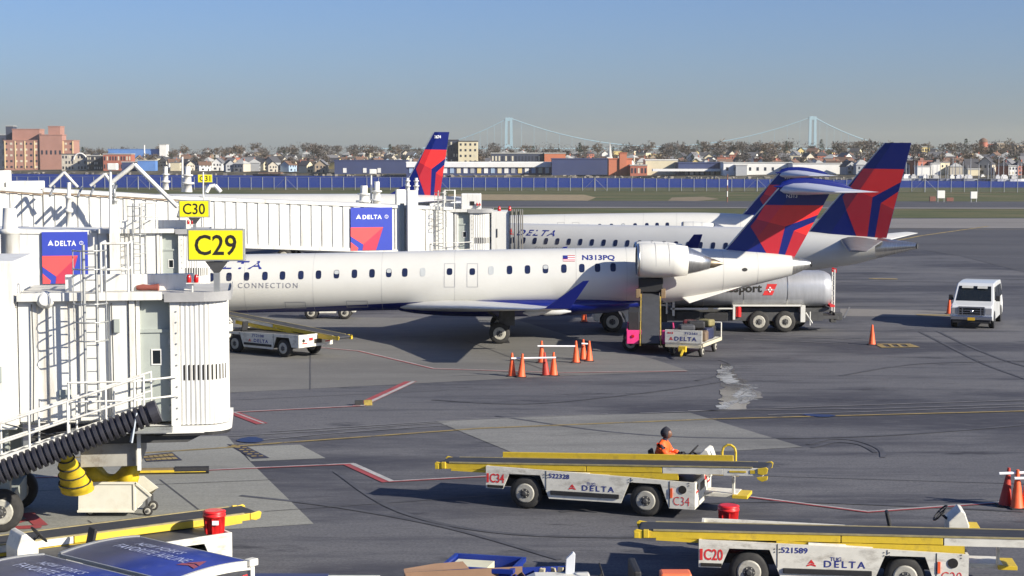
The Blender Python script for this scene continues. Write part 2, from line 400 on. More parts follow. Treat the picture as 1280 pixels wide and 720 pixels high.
# wet spill with a pale crust
SPILL = mat('dried_spill', (0.42, 0.43, 0.42), 0.5, var=0.3, scale=1.2, dirt=(0.10, 0.10, 0.11), dirt_amt=0.9, dirt_scale=1.4)
def patchy(m, lo, hi, sc):
    n = m.node_tree; b_ = n.nodes['Principled BSDF']; tc = n.nodes.new('ShaderNodeTexCoord'); z = n.nodes.new('ShaderNodeTexNoise'); z.inputs['Scale'].default_value = sc; z.inputs['Detail'].default_value = 9; z.inputs['Roughness'].default_value = .75
    n.links.new(tc.outputs['Object'], z.inputs[0]); r = n.nodes.new('ShaderNodeMapRange'); r.inputs[1].default_value = lo; r.inputs[2].default_value = hi; n.links.new(z.outputs[0], r.inputs[0]); n.links.new(r.outputs[0], b_.inputs['Alpha'])
patchy(SPILL, .38, .62, .9)
WET = mat('wet_asphalt', (0.05, 0.05, 0.06), 0.12, var=0.3, scale=1)
def blob(name, spine, m, z, rag=0.25, seed=1):
    rn = random.Random(seed); L = []; Q = []
    n = len(spine)
    pts = []
    for i in range(n - 1):
        for k in range(6):
            t = k / 6; pts.append([spine[i][j] * (1 - t) + spine[i + 1][j] * t for j in range(4)])
    pts.append(list(spine[-1]))
    for x, y, wl, wr in pts:
        L.append(G(x - wl * rn.uniform(1 - rag, 1 + rag), y)); Q.append(G(x + wr * rn.uniform(1 - rag, 1 + rag), y))
    mb = MB(); N = len(L)
    mb.add([(p.x, p.y, z) for p in L + Q], [(i, i + 1, N + i + 1, N + i) for i in range(N - 1)])
    return structure(mb.build(name, m))
patchy(WET, .32, .55, .35); patchy(LINEY, .30, .50, .8)
blob('wet_patch', [(905, 455, 4, 6), (912, 470, 12, 10), (920, 485, 16, 22), (915, 500, 14, 30), (915, 512, 10, 14)], WET, 0.014, 0.4, 3)
blob('pale_spill', [(908, 458, 4, 6), (905, 465, 8, 9), (908, 473, 10, 12), (910, 479, 5, 10), (922, 482, 4, 24), (932, 485, 8, 14), (926, 490, 5, 5), (920, 495, 7, 3), (926, 500, 3, 8), (912, 505, 13, 4), (904, 512, 9, 3)], SPILL, 0.018, 0.45, 5)
blob('pale_spill', [(936, 489, 3, 4), (935, 495, 9, 10), (930, 500, 6, 14), (925, 505, 2, 4)], SPILL, 0.018, 0.5, 6)
PUD = mat('puddle_blue', (0.012, 0.03, 0.10), 0.6, var=0.1)
blob('puddle', [(315, 547, 5, 5), (313, 549.5, 15, 16), (312, 552, 18, 16), (316, 554, 8, 6)], PUD, 0.024, 0.15, 8)
blob('puddle', [(1010, 518, 4, 4), (1025, 519.3, 22, 16), (1026, 521, 14, 18), (1030, 522, 5, 5)], PUD, 0.024, 0.15, 9)

# ------------------------------------------------------------------ water and far shore
def water_mat():
    m = bpy.data.materials.new('bay_water'); m.use_nodes = True
    n = m.node_tree; b = n.nodes['Principled BSDF']; L = n.links
    tc = n.nodes.new('ShaderNodeTexCoord'); mp = n.nodes.new('ShaderNodeMapping'); mp.inputs['Scale'].default_value = (0.35, 1, 1)
    L.new(tc.outputs['Object'], mp.inputs[0])
    z = n.nodes.new('ShaderNodeTexNoise'); z.inputs['Scale'].default_value = 0.12; z.inputs['Detail'].default_value = 8; z.inputs['Roughness'].default_value = 0.7
    L.new(mp.outputs[0], z.inputs[0])
    r = n.nodes.new('ShaderNodeMix'); r.data_type = 'RGBA'
    L.new(z.outputs[0], r.inputs[0]); r.inputs[6].default_value = (0.008, 0.024, 0.17, 1); r.inputs[7].default_value = (0.014, 0.045, 0.25, 1)
    L.new(r.outputs[2], b.inputs['Base Color'])
    b.inputs['Roughness'].default_value = 0.6; b.inputs['Specular IOR Level'].default_value = 0.04
    bp = n.nodes.new('ShaderNodeBump'); bp.inputs['Strength'].default_value = 0.6; bp.inputs['Distance'].default_value = 1.0
    L.new(z.outputs[0], bp.inputs['Height']); L.new(bp.outputs[0], b.inputs['Normal'])
    return m
WL = -3.5
structure(MB().poly([(-9000, 455, WL), (9000, 455, WL), (9000, 9500, WL), (-9000, 9500, WL)]).build('bay_water', water_mat()))
structure(MB().add([(-700, 462, 0.01), (700, 462, 0.01), (700, 476, WL - 0.5), (-700, 476, WL - 0.5)], [(0, 1, 2, 3)]).build('bank', GRASS))
SN = Vector((0.522, 0.853)); SD = Vector((0.853, -0.522)); SA = Vector((-378, 1240)); SNA = SN.dot(SA)
def th(d, t=0):
    if d < 0: return WL - 1
    h = -2.2 + min(d, 12) * 0.05 + max(0, d - 12) * 0.0185 if d < 560 else 8.5 + (d - 560) * 0.008
    return min(h, 14) + 0.8 * math.sin(t * 0.011 + d * 0.006)
def shore(px, d):
    k = (px - 640) / F_PX; Y = (SNA + d) / (SN.x * k + SN.y); X = k * Y
    return Vector((X, Y, th(d, (Vector((X, Y)) - SA).dot(SD))))
tm = MB(); ds = [-6, 0, 4, 12, 40, 80, 140, 220, 320, 440, 560, 700, 900, 1200, 1700, 2600, 4500]; ts = [-1800 + 60 * k for k in range(80)]
tv = []
for d in ds:
    for t in ts:
        w = 6 * math.sin(t * 0.031) + 4 * math.sin(t * 0.083 + 1) if d < 5 else 0
        p = SA + SD * t + SN * (d + w); tv.append((p.x, p.y, th(d, t) if d >= 0 else WL - 1))
nT = len(ts)
tm.add(tv, [(i * nT + k, i * nT + k + 1, (i + 1) * nT + k + 1, (i + 1) * nT + k) for i in range(len(ds) - 1) for k in range(nT - 1)], 0, True)
LAND = ground_mat('far_land', (0.0910, 0.0805, 0.0595), (0.0490, 0.0462, 0.0385), (0.1820, 0.1610, 0.1190), marks=0.6, patch=0.7)
structure(tm.build('far_shore_land', LAND))
# rocks along the shore
rk = MB(); rn = random.Random(4)
for k in range(520):
    t = rn.uniform(-300, 1000); p = SA + SD * t + SN * (rn.uniform(-9, 3) + 6 * math.sin(t * 0.031) + 4 * math.sin(t * 0.083 + 1)); s = rn.uniform(0.5, 1.5)
    M = Matrix.Translation((p.x, p.y, WL + 0.5)) @ Matrix.Rotation(rn.uniform(0, 6), 4, 'Z') @ Matrix.Rotation(rn.uniform(-.5, .5), 4, 'X')
    rk.box(-s, s, -s * .7, s * .7, -s * .6, s * .6, 0, M)
ROCK = mat('shore_rock', (0.20, 0.18, 0.15), 0.9, var=0.3, scale=0.5)
o = rk.build('shore_rocks', ROCK); tag(o, 'grey brown boulders lining the far waterline', 'rocks', kind='stuff')

# --- far materials
def fm(name, c, v=0.1, rough=0.8): return mat(name, c, rough, var=v, scale=0.15)
FW = {'white': fm('siding_white', (0.72, 0.71, 0.67)), 'cream': fm('siding_cream', (0.62, 0.55, 0.38)), 'grey': fm('siding_grey', (0.34, 0.35, 0.36)),
      'pale blue': fm('siding_blue', (0.30, 0.40, 0.52)), 'red brick': fm('siding_brick', (0.36, 0.12, 0.08)), 'tan': fm('siding_tan', (0.42, 0.33, 0.23)),
      'yellow': fm('siding_yellow', (0.66, 0.52, 0.22)), 'beige': fm('siding_beige', (0.52, 0.47, 0.38))}
FR = {'grey': fm('roof_slate', (0.16, 0.16, 0.17)), 'brown': fm('roof_brown', (0.15, 0.09, 0.065)), 'dark': fm('roof_dark', (0.06, 0.06, 0.07)), 'pale': fm('roof_pale', (0.40, 0.40, 0.38)),
      'red': fm('roof_red', (0.20, 0.085, 0.065))}
FWIN = fm('far_window', (0.035, 0.04, 0.06), 0.2, 0.25)
FWINL = fm('far_window_blind', (0.60, 0.55, 0.42), 0.1)
wmesh = MB().box(-0.5, 0.5, -0.06, 0.0, 0, 1).build('window', FWIN); wme = wmesh.data; bpy.data.objects.remove(wmesh)
wmesh = MB().box(-0.5, 0.5, -0.06, 0.0, 0, 1).build('window', FWINL); wmeL = wmesh.data; bpy.data.objects.remove(wmesh)
def win(parent, x, y, z, w, h, light=False, name='window'):
    o = bpy.data.objects.new(name, wmeL if light else wme); C.objects.link(o); o.parent = parent
    o.location = (x, y, z); o.scale = (w, 1, h); return o

# --- houses
def house_proto(wc, rc, kind):
    w, d, h = {'gable': (8.5, 9.5, 5.6), 'side': (11, 8, 5.2), 'flat': (12, 10, 7.5), 'hip': (9, 9, 6.0)}[kind]
    e = thing('house', 'x', 'house')
    mb = MB().box(-w/2, w/2, -d/2, d/2, -3, h)
    rf = MB()
    if kind == 'gable':
        mb.prism([(-w/2, h), (w/2, h), (0, h + 3.4)], 'y', -d/2, d/2)
        for s in (-1, 1):
            rf.add([(s * (w/2 + .5), y, h - .35 + q) for y in (-d/2 - .5, d/2 + .5) for q in (0, .3)] + [(0, y, h + 3.4 + q) for y in (-d/2 - .5, d/2 + .5) for q in (0.05, .35)],
                   [(0, 2, 6, 4), (1, 5, 7, 3), (0, 4, 5, 1), (2, 3, 7, 6), (0, 1, 3, 2)])
    elif kind == 'side':
        for s in (-1, 1):
            rf.add([(x, s * (d/2 + .5), h - .3 + q) for x in (-w/2 - .4, w/2 + .4) for q in (0, .3)] + [(x, 0, h + 2.8 + q) for x in (-w/2 - .4, w/2 + .4) for q in (0.05, .35)],
                   [(0, 2, 6, 4), (1, 5, 7, 3), (0, 4, 5, 1), (2, 3, 7, 6), (0, 1, 3, 2)])
        mb.prism([(-d/2, h), (d/2, h), (0, h + 2.8)], 'x', -w/2, w/2)
    elif kind == 'hip':
        rf.add([(-w/2-.5, -d/2-.5, h), (w/2+.5, -d/2-.5, h), (w/2+.5, d/2+.5, h), (-w/2-.5, d/2+.5, h), (-1, 0, h+3), (1, 0, h+3)],
               [(0, 1, 5, 4), (2, 3, 4, 5), (1, 2, 5), (3, 0, 4), (0, 3, 2, 1)])
    else:
        rf.box(-w/2 - .3, w/2 + .3, -d/2 - .3, d/2 + .3, h, h + .6); rf.box(-1, 1.5, 0, 2, h + .6, h + 2)
    mb.build('wall', FW[wc], e); r_ = rf.build('roof', FR[rc], e)
    if kind in ('side', 'hip'): MB().box(1.4, 2.2, -.4, .4, h, h + 4).build('chimney', FW['red brick'], r_)
    for x in (-w * .28, w * .05, w * .3): win(e, x, -d/2 - 0.02, 3.4 if kind != 'flat' else 4.6, 1.1, 1.5, False)
    win(e, -w * .2, -d/2 - 0.02, 0.7, 2.2, 1.5); win(e, w * .25, -d/2 - .02, 0, 1.1, 2.1, name='door')
    return e
kinds = ['gable', 'side', 'gable', 'flat', 'hip']
protos = []; k = 0
for wc in FW:
    for _ in range(2):
        rc = ['grey', 'brown', 'dark', 'grey', 'pale', 'dark', 'brown', 'grey', 'red', 'dark'][k % 10]; kd = kinds[k % 5]; protos.append((house_proto(wc, rc, kd), wc, rc, kd)); k += 1
wt = {'white': 6, 'cream': 3, 'grey': 3, 'pale blue': 1.6, 'red brick': 1.6, 'tan': 2.5, 'yellow': 1, 'beige': 3}
LM = [(45, 'brick complex'), (145, 'long brick building'), (225, 'first jet bridge post'), (345, 'dark moored barge'), (462, 'dark blue warehouse'), (540, 'red and blue fin'), (578, 'two tone apartment tower'),
      (636, 'left bridge tower'), (700, 'orange low building'), (762, 'church spire'), (779, 'orange brick tower'), (827, 'cream warehouse'), (905, 'long loading dock'), (960, 'white flat warehouse'),
      (1016, 'right bridge tower'), (1090, 'tallest tail fin'), (1160, 'white boathouse'), (1228, 'domed brick tower')]
cnt = {}
def where(px, kind):
    lm = min(LM, key=lambda q: abs(q[0] - px)); side = 'left' if px < lm[0] else 'right'
    return lm[1], side
ROWN = {0: 'on the waterfront', 1: 'just behind the waterfront', 2: 'on the lower slope', 3: 'on the middle slope', 4: 'on the upper slope', 5: 'near the skyline', 6: 'on the skyline'}
ORD = ['first', 'second', 'third', 'fourth', 'fifth', 'sixth', 'seventh', 'eighth', 'ninth', 'tenth', 'eleventh', 'twelfth', 'thirteenth', 'fourteenth']
BIG = [(0, 0, 110, 60), (0, 120, 210, 60), (0, 415, 1060, 60), (1, 0, 100, 60), (1, 415, 600, 0), (1, 560, 860, 0), (2, 0, 95, 0), (1, 120, 165, 0)]
def blocked(row, px): return any(r == row and a < px < b for r, a, b, _ in BIG)
rn = random.Random(21)
hl = []
def occ(px, Y, m): return any(abs(px - q) < m and abs(Y - y) < 14 for q, y in hl)
DR = [22, 62, 115, 185, 275, 390, 540]
newlabels = []
for row, d0 in enumerate(DR):
    px = -14 + rn.uniform(0, 10)
    while px < 1295:
        d = d0 + rn.uniform(-9, 9)
        if not blocked(row, px) and rn.random() > (0.10 if row < 5 else 0.25):
            pe, wc, rc, kd = rn.choices(protos, [wt[p[1]] for p in protos])[0]
            p = shore(px, d); h = copy_tree(pe); h.location = p
            h.rotation_euler = (0, 0, rn.choice([0, R(90), R(-31), R(59), R(20)]) + rn.uniform(-.12, .12))
            s = rn.uniform(0.66, 0.92); h.scale = (s, s, s * rn.uniform(.9, 1.12))
            newlabels.append((px, row, wc, rc, kd, h))
        px += rn.uniform(12.5, 21) * (1.0 if row else 1.1)
for pr in protos:
    for ch in list(pr[0].children):
        for g in list(ch.children): bpy.data.objects.remove(g)
        bpy.data.objects.remove(ch)
    bpy.data.objects.remove(pr[0])
def assign(items, noun, cat, grp):        # items: (px, row, descr, obj)
    buckets = {}
    for px, row, descr, o in items:
        lm, side = where(px, noun); buckets.setdefault((descr, row, lm, side), []).append((px, o))
    for (descr, row, lm, side), L in buckets.items():
        lx = [q[0] for q in LM if q[1] == lm][0]
        L.sort(key=lambda q: abs(q[0] - lx))
        for i, (px, o) in enumerate(L):
            nth = '' if len(L) == 1 else ORD[min(i, 13)] + ' such '
            o['label'] = f"{descr} {ROWN[row]}, {nth}{side} of {lm}"
            o['category'] = cat; o['group'] = grp
KW = {'gable': 'gabled', 'side': 'long-roofed', 'flat': 'flat-topped', 'hip': 'hip-roofed'}
assign([(px, row, f"{wc} {KW[kd]} house", h) for px, row, wc, rc, kd, h in newlabels], 'house', 'house', 'houses on the far shore')

# --- trees
BARK = fm('bare_bark', (0.115, 0.088, 0.072), 0.2)
TWIGS = [fm('bare_twigs', (0.118, 0.098, 0.088), 0.25), fm('bare_twigs_grey', (0.105, 0.096, 0.096), 0.25), fm('bare_twigs_russet', (0.135, 0.100, 0.075), 0.25)]
NEED = fm('evergreen_needles', (0.030, 0.050, 0.036), 0.3)
def tree_proto(kind, seed):
    q = random.Random(seed); e = thing('bare_tree' if kind < 3 else 'evergreen_tree', 'x', 'tree')
    H = q.uniform(10, 13); tr = MB().cyl((0, 0, -3), (0.2, 0, H * .45), 0.42, 0.25, 7); cr = MB()
    if kind < 3:
        cw = q.uniform(4.0, 5.6)
        for b in range(9):
            a = q.uniform(0, 6.28); z0 = H * q.uniform(.25, .5); r = cw * q.uniform(.4, .75)
            tr.cyl((0.1, 0, z0), (r * math.cos(a), r * math.sin(a), z0 + H * q.uniform(.2, .42)), 0.16, 0.05, 5)
        for c in range(30):
            a = q.uniform(0, 6.28); rr = cw * math.sqrt(q.random()) * .85; zc = H * (.62 + .30 * q.uniform(-1, 1) * math.sqrt(max(0.05, 1 - (rr / cw) ** 2)))
            cx, cy = rr * math.cos(a), rr * math.sin(a); cs = q.uniform(.8, 1.7)
            for t in range(15):
                d = Vector((q.gauss(0, 1), q.gauss(0, 1), q.gauss(.5, .8))).normalized(); p0 = Vector((cx, cy, zc)) + d * q.uniform(0, .4) * cs
                p1 = p0 + d * cs * q.uniform(.7, 1.3); s = d.cross(Vector((q.gauss(0, 1), q.gauss(0, 1), q.gauss(0, 1)))).normalized() * q.uniform(.10, .24)
                cr.add([p0 - s * .4, p0 + s * .4, p1 + s, p1 - s], [(0, 1, 2, 3)])
        m = TWIGS[kind]
    else:
        for t in range(420):
            z = q.uniform(.12, 1) ** 1.1; r = (1 - z) * 3.2 + .25; a = q.uniform(0, 6.28); rr = r * math.sqrt(q.random())
            p = Vector((rr * math.cos(a), rr * math.sin(a), z * H)); d = Vector((math.cos(a), math.sin(a), -.4)).normalized(); s = Vector((-math.sin(a), math.cos(a), 0)) * q.uniform(.2, .4)
            cr.add([p - s, p + s, p + d * q.uniform(.6, 1.2)], [(0, 1, 2)])
        m = NEED
    tr.build('trunk', BARK, e); cr.build('crown', m, e)
    return e
tp = [(tree_proto(kd, 30 + i), kd) for i, kd in enumerate((0, 0, 1, 1, 2, 2, 3, 3))]
tl = []
DT = [40, 90, 150, 230, 330, 460, 600]
rn = random.Random(5)
for row, d0 in enumerate(DT):
    px = -10
    while px < 1290 and len(tl) < 292:
        if not blocked(row, px) and rn.random() > (.38 if row < 5 else .16):
            e, kd = rn.choices(tp, [3, 3, 3, 3, 2, 2, .7, .7])[0]; h = copy_tree(e); h.location = shore(px, d0 + rn.uniform(-12, 12)); h.rotation_euler = (0, 0, rn.uniform(0, 6.28))
            s = rn.uniform(.7, 1.05) if row < 4 else rn.uniform(.95, 1.45); h.scale = (s * 1.15, s * 1.15, s)
            tl.append((px, row, ['brown bare tree', 'greyish bare tree', 'russet bare tree', 'dark evergreen tree'][kd], h))
        px += rn.uniform(20, 36) if row < 3 else rn.uniform(14, 32)
for (px, s) in ((128, 1.25), (398, 1.6), (408, 1.4), (443, .95), (500, 1.25), (721, 1.0), (766, 1.05), (838, 1.35), (880, 1.55), (608, 1.5), (985, 1.35), (300, 1.1)):
    kd = 3 if px in (721, 443, 766) else 0
    e = tp[6][0] if kd == 3 else tp[(px // 7) % 4][0]; h = copy_tree(e); h.location = shore(px, 610 if px not in (608, 398, 408) else 200); h.scale = (s, s, s * .95)
    tl.append((px, 6, 'large dark evergreen tree' if kd == 3 else 'tall broad bare tree', h))
for e, kd in tp:
    for ch in list(e.children): bpy.data.objects.remove(ch)
    bpy.data.objects.remove(e)
assign(tl, 'tree', 'tree', 'trees on the far shore')
# continuous wood along the skyline
wd = MB(); q = random.Random(9)
for i in range(11000):
    px = q.uniform(-40, 1330); d = q.uniform(640, 1000); p = shore(px, d)
    amp = 10.5 + 3.0 * math.sin(px * .021) + 2.0 * math.sin(px * .083 + 1) + q.uniform(-2, 2)
    z = p.z + q.uniform(0, 1) * amp; s = q.uniform(.6, 1.9)
    a = Vector((q.gauss(0, 1), q.gauss(0, .3), q.gauss(0, 1))).normalized() * s; b = Vector((q.gauss(0, 1), q.gauss(0, .3), q.gauss(.4, 1))).normalized() * s * .8
    wd.add([(p.x, p.y, z), (p.x + a.x, p.y + a.y, z + a.z), (p.x + b.x, p.y + b.y, z + b.z)], [(0, 1, 2)])
tag(wd.build('far_wood', TWIGS[1]), 'hazy band of bare woodland along the skyline', 'wood', kind='stuff')

# --- large far buildings
def bld(name, label, px0, px1, ytop, d, depth, wall, rows=0, cols=0, roof=None, parent=None, lightp=0.2, cat='building', wsz=(0.5, 0.5), winpart=True):
    pm = shore((px0 + px1) / 2, d); Y = pm.y
    x0, x1 = W(px0, 200, Y).x, W(px1, 200, Y).x; zt = W(px0, ytop, Y).z; zb = pm.z - 2.0
    if parent is None:
        e = thing(name, label, cat, (0, Y, 0))
    else: e = parent
    oy = Y - e.location.y
    MB().box(x0, x1, oy, oy + depth, zb, zt).build('wall', wall, e)
    MB().box(x0 - .3, x1 + .3, oy - .3, oy + depth + .3, zt + .02, zt + .6).build('roof', roof or FR['pale'], e)
    if rows:
        H = zt - pm.z; cw = (x1 - x0) / cols; rh = H / rows; q = random.Random(int(px0))
        for r in range(rows):
            for c in range(cols):
                win(e, x0 + (c + .5) * cw, oy - .02, pm.z + (r + .5 - wsz[1] / 2) * rh, cw * wsz[0], rh * wsz[1], q.random() < lightp)
    return e
BRICK = fm('complex_brick', (0.36, 0.19, 0.15)); BRICKO = fm('orange_brick', (0.48, 0.16, 0.085)); NAVY = fm('navy_cladding', (0.035, 0.05, 0.13)); BLUECL = fm('blue_cladding', (0.10, 0.22, 0.50)); PIER = fm('cream_pier', (0.70, 0.52, 0.28))
DKBL = fm('dark_blue_building', (0.045, 0.055, 0.09))
b1 = bld('apartment_complex', 'large brick apartment complex with cream piers at far left', 5, 92, 176, 40, 18, BRICK, 5, 14, lightp=.35, wsz=(.45, .35), roof=BRICK)
bld('', '', 16, 50, 162, 46, 14, BRICK, 0, 0, parent=b1, roof=BRICK); bld('', '', 8, 17, 158, 50, 10, DKBL, parent=b1); bld('', '', 61, 76, 158.5, 48, 12, BRICK, parent=b1, roof=BRICK)
bld('', '', 50, 78, 169, 44, 12, BRICK, 1, 5, parent=b1, roof=BRICK, wsz=(.4, .12))
Yb = b1.location.y
for pxp in (6, 19, 31, 43, 55, 67, 79, 91):
    a = W(pxp, 176, Yb); MB().box(a.x - .45, a.x + .45, -.45, -.08, 0, a.z - .1).build('pier', PIER, b1)
bld('office_block', 'dark blue block at the left edge behind the brick complex', -20, 8, 169, 75, 12, DKBL, 3, 4)
bld('school_building', 'beige building with arched front right of the brick complex', 77, 108, 193, 16, 12, FW['beige'], 3, 8, roof=FR['dark'])
arch = MB()
a = W(100, 196, shore(92, 16).y - 1.2)
arch.tube([(a.x + 4.5 * math.cos(t), a.y, a.z - 2 + 4.5 * math.sin(t)) for t in [math.pi * k / 12 for k in range(13)]], .5)
tag(arch.build('arch_frame', FW['white']), 'white curved arch frame standing before the beige building', 'arch')
bld('row_building', 'dark slate building between beige and long brick buildings', 108.5, 128.5, 195, 16, 12, FR['dark'], 3, 7, lightp=.6)
bld('brick_building', 'long low red brick building with two window rows', 129, 164, 193, 14, 12, FW['red brick'], 2, 10)
bld('shed', 'navy shed in front of the long brick building', 152, 169, 203, 4, 6, NAVY)
bld('shed', 'pale blue waterfront shed with flat roof', 172, 194, 201, 6, 8, BLUECL)
bld('hall', 'long hall with bright blue roof above the houses', 135, 200, 187, 300, 20, BLUECL, roof=BLUECL)
bld('block', 'white square block beside the blue roofed hall', 199.5, 208, 181, 310, 12, FW['white'])
MB_ = MB().cyl((0, 0, 0), (0, 0, 16), .8, .6, 8)
o = MB_.build('chimney_stack', FW['white']); o.location = shore(182, 290); tag(o, 'thin white chimney stack above the blue roofed hall', 'chimney')
w1 = bld('warehouse', 'long dark blue warehouse with small white doors', 418, 508, 201, 14, 20, NAVY, roof=NAVY)
for pxp in (431, 456, 474):
    a = W(pxp, 214, w1.location.y); MB().box(a.x - 1.1, a.x + 1.1, -.25, -.02, a.z - 1, a.z + 2).build('door', FW['white'], w1)
w2 = bld('dock_building', 'long low building with white roof and coloured bay doors', 508, 736, 203.5, 12, 22, NAVY, roof=FW['white'])
MB().box(W(508, 200, w2.location.y).x, W(735, 200, w2.location.y).x, -1.2, -.1, W(508, 209, w2.location.y).z, W(508, 203, w2.location.y).z).build('canopy', FW['white'], w2)
cs = [FW['pale blue'], FW['white'], FW['yellow'], FW['grey'], FW['white'], FW['cream']]
for k in range(26):
    a = W(514 + k * 8.5, 214, w2.location.y); MB().box(a.x - 1.2, a.x + 1.2, -.3, -.02, a.z - 1.2, a.z + 2.2).build('bay_door', cs[(k * 5) % 6], w2)
t2 = bld('apartment_tower', 'cream apartment tower with dark blue left half', 573, 597, 177, 120, 14, FW['cream'], 5, 4, wsz=(.4, .4), roof=FR['dark'])
bld('', '', 559, 572.8, 175.5, 120, 14, DKBL, 5, 4, parent=t2, roof=FR['dark'])
bld('block', 'low dark flat block left of the left bridge tower', 614, 680, 192, 60, 16, DKBL, 2, 16, lightp=.4)
bld('block', 'orange brick low building behind the dark block', 680.5, 707, 192, 70, 14, BRICKO)
bld('warehouse', 'dark blue ribbed warehouse left of the orange brick tower', 690, 760, 199, 20, 18, NAVY, roof=NAVY)
b5 = bld('power_station', 'orange brick building with stepped square tower by the water', 761, 790, 199, 10, 14, BRICKO, roof=BRICKO)
bld('', '', 774.5, 783.5, 192, 10, 8, BRICKO, parent=b5, roof=BRICKO)
bld('brick_building', 'small dark brick building right of the orange brick tower', 788, 809, 207, 8, 10, FW['red brick'], 1, 5)
bld('warehouse', 'cream warehouse with low gable right of the brick tower', 807, 847, 200.5, 18, 18, FW['cream'], roof=FW['white'])
w3 = bld('loading_dock', 'long white and navy loading dock by the water', 848, 904, 204, 14, 18, NAVY, roof=NAVY)
MB().box(W(815, 200, w3.location.y).x, W(899, 200, w3.location.y).x, -6, -.1, W(848, 214, w3.location.y).z, W(848, 211, w3.location.y).z).build('canopy', FW['white'], w3)
for k in range(9):
    a = W(858 + k * 6.5, 217, w3.location.y); MB().box(a.x - .9, a.x + .9, -.4, -.02, a.z - .6, a.z + 1.8).build('bay_door', FW['white'] if k % 2 else FW['grey'], w3)
bld('warehouse', 'white flat warehouse right of the loading dock', 904.5, 990, 204, 16, 20, FW['white'], 1, 9, wsz=(.3, .3))
bld('warehouse', 'grey metal shed in front of the white flat warehouse', 920, 934, 207, 6, 6, FW['grey'])
bld('warehouse', 'long white warehouse partly behind the tail fins', 991, 1060, 205, 20, 20, FW['white'])
bld('boathouse', 'large white boathouse with twin fronts right of the fins', 1147, 1163, 208.5, 8, 10, FW['white'])
bld('boathouse', 'white tall boathouse right of the twin fronted one', 1164.5, 1175, 205, 12, 10, FW['white'])
bld('house_block', 'cream waterfront building among the marina masts', 1210, 1225, 212, 6, 8, FW['cream'])
bld('house_block', 'white box shaped house near the right edge', 1261, 1273, 208, 20, 9, FW['white'], 2, 3)
bld('apartment_block', 'yellow block with navy left end on the ridge', 1152, 1162, 184, 500, 14, FW['yellow'], 2, 3)
bld('apartment_block', 'navy block on the ridge left of the yellow one', 1139, 1151.5, 185.5, 500, 14, DKBL, 2, 3)
bld('apartment_block', 'tan tower block on the ridge near the right edge', 1246, 1255, 179, 560, 14, FW['tan'], 4, 3)
bld('apartment_block', 'brown long block on the ridge right of the domed tower', 1232, 1245.5, 179.5, 560, 14, FW['red brick'], 3, 5)
bld('apartment_block', 'cream block on the ridge at the right edge', 1268, 1285, 181, 560, 14, FW['tan'], 3, 4)
# spire and domed tower
def far_at(px, d): return shore(px, d)
p = far_at(761, 90); Yp = p.y; zt = W(761, 178, Yp).z - p.z
e = thing('church', 'small church with pale slender pointed spire', 'church', p)
MB().box(-4, 4, -6, 8, -2, 7).build('nave', FW['white'], e); MB().box(-1.8, 1.8, -9, -6.05, -2, zt * .5).build('tower', FW['white'], e)
MB().cyl((0, -7.5, zt * .5 + .02), (0, -7.5, zt), 1.6, .08, 8).build('spire', FR['pale'], e)
p = far_at(1227, 520); Yp = p.y; zt = W(1227, 173, Yp).z - p.z
e = thing('domed_tower', 'round domed red brick tower rising above the ridge', 'tower', p)
MB().cyl((0, 0, -2), (0, 0, zt - 3), 3.6, 3.4, 16).build('shaft', FW['red brick'], e)
MB().rings((0, 0, zt - 2.98), (0, 0, zt + .5), [(0, 3.8), (.4, 3.4), (.75, 2.2), (1, .2)], 16).build('dome', FR['brown'], e)
# boats
def boat(px, d, L, hullm, label, mast=0, cabin=True, grp=None):
    k = (px - 640) / F_PX; Y = (SNA + d) / (SN.x * k + SN.y)
    e = thing('boat', label, 'boat', (k * Y, Y, WL), R(random.Random(int(px)).uniform(-15, 15)), grp)
    w = L * .14
    MB().loft([[(x, y * w * s, z) for y, z in ((-1, 1.1 + .25 * abs(x) / L), (-.7, -.3), (.7, -.3), (1, 1.1 + .25 * abs(x) / L))] for x, s in ((-L/2, .75), (-L/4, 1), (L/5, 1), (L/2.6, .6), (L/2, .06))], 0, False).build('hull', hullm, e)
    if cabin: MB().box(-L * .2, L * .12, -w * .6, w * .6, 1.12, 2.5).box(-L * .15, L * .05, -w * .5, w * .5, 2.52, 3.2).build('cabin', FW['white'], e)
    if mast: MB().cyl((0, 0, 1.2), (0, 0, mast), .22, .12, 6).build('mast', FW['grey'], e)
    return e
e = boat(342, -14, 26, FR['dark'], 'dark moored barge left of the navy warehouse', 0, False)
MB().box(-9, 6, -2, 2, 1.4, 2.4).build('deck_load', FR['brown'], e)
def ordw(i): return ORD[i] if i < 14 else (['fifteenth', 'sixteenth', 'seventeenth', 'eighteenth', 'nineteenth', 'twentieth'] + ['twenty-' + w for w in ORD[:9]] + ['thirtieth'] + ['thirty-' + w for w in ORD[:9]])[i - 14]
rn = random.Random(17)
for i in range(34):
    px = 1122 + i * 4.8 + rn.uniform(-1.4, 1.4); cab = rn.random() > .35; ms = rn.choice([0, 8, 10, 12]) if cab else 9
    hm, hn = rn.choice([(FW['white'], 'white'), (FW['white'], 'white'), (NAVY, 'navy'), (FW['grey'], 'grey')])
    if i == 20: hm, hn, ms = FW['yellow'], 'yellow orange', 0
    boat(px, rn.uniform(-16, -4), rn.uniform(6, 9), hm, f"small {hn} boat, {ordw(i)} in the marina right of the tallest fin", ms, cab, 'boats moored in the marina')
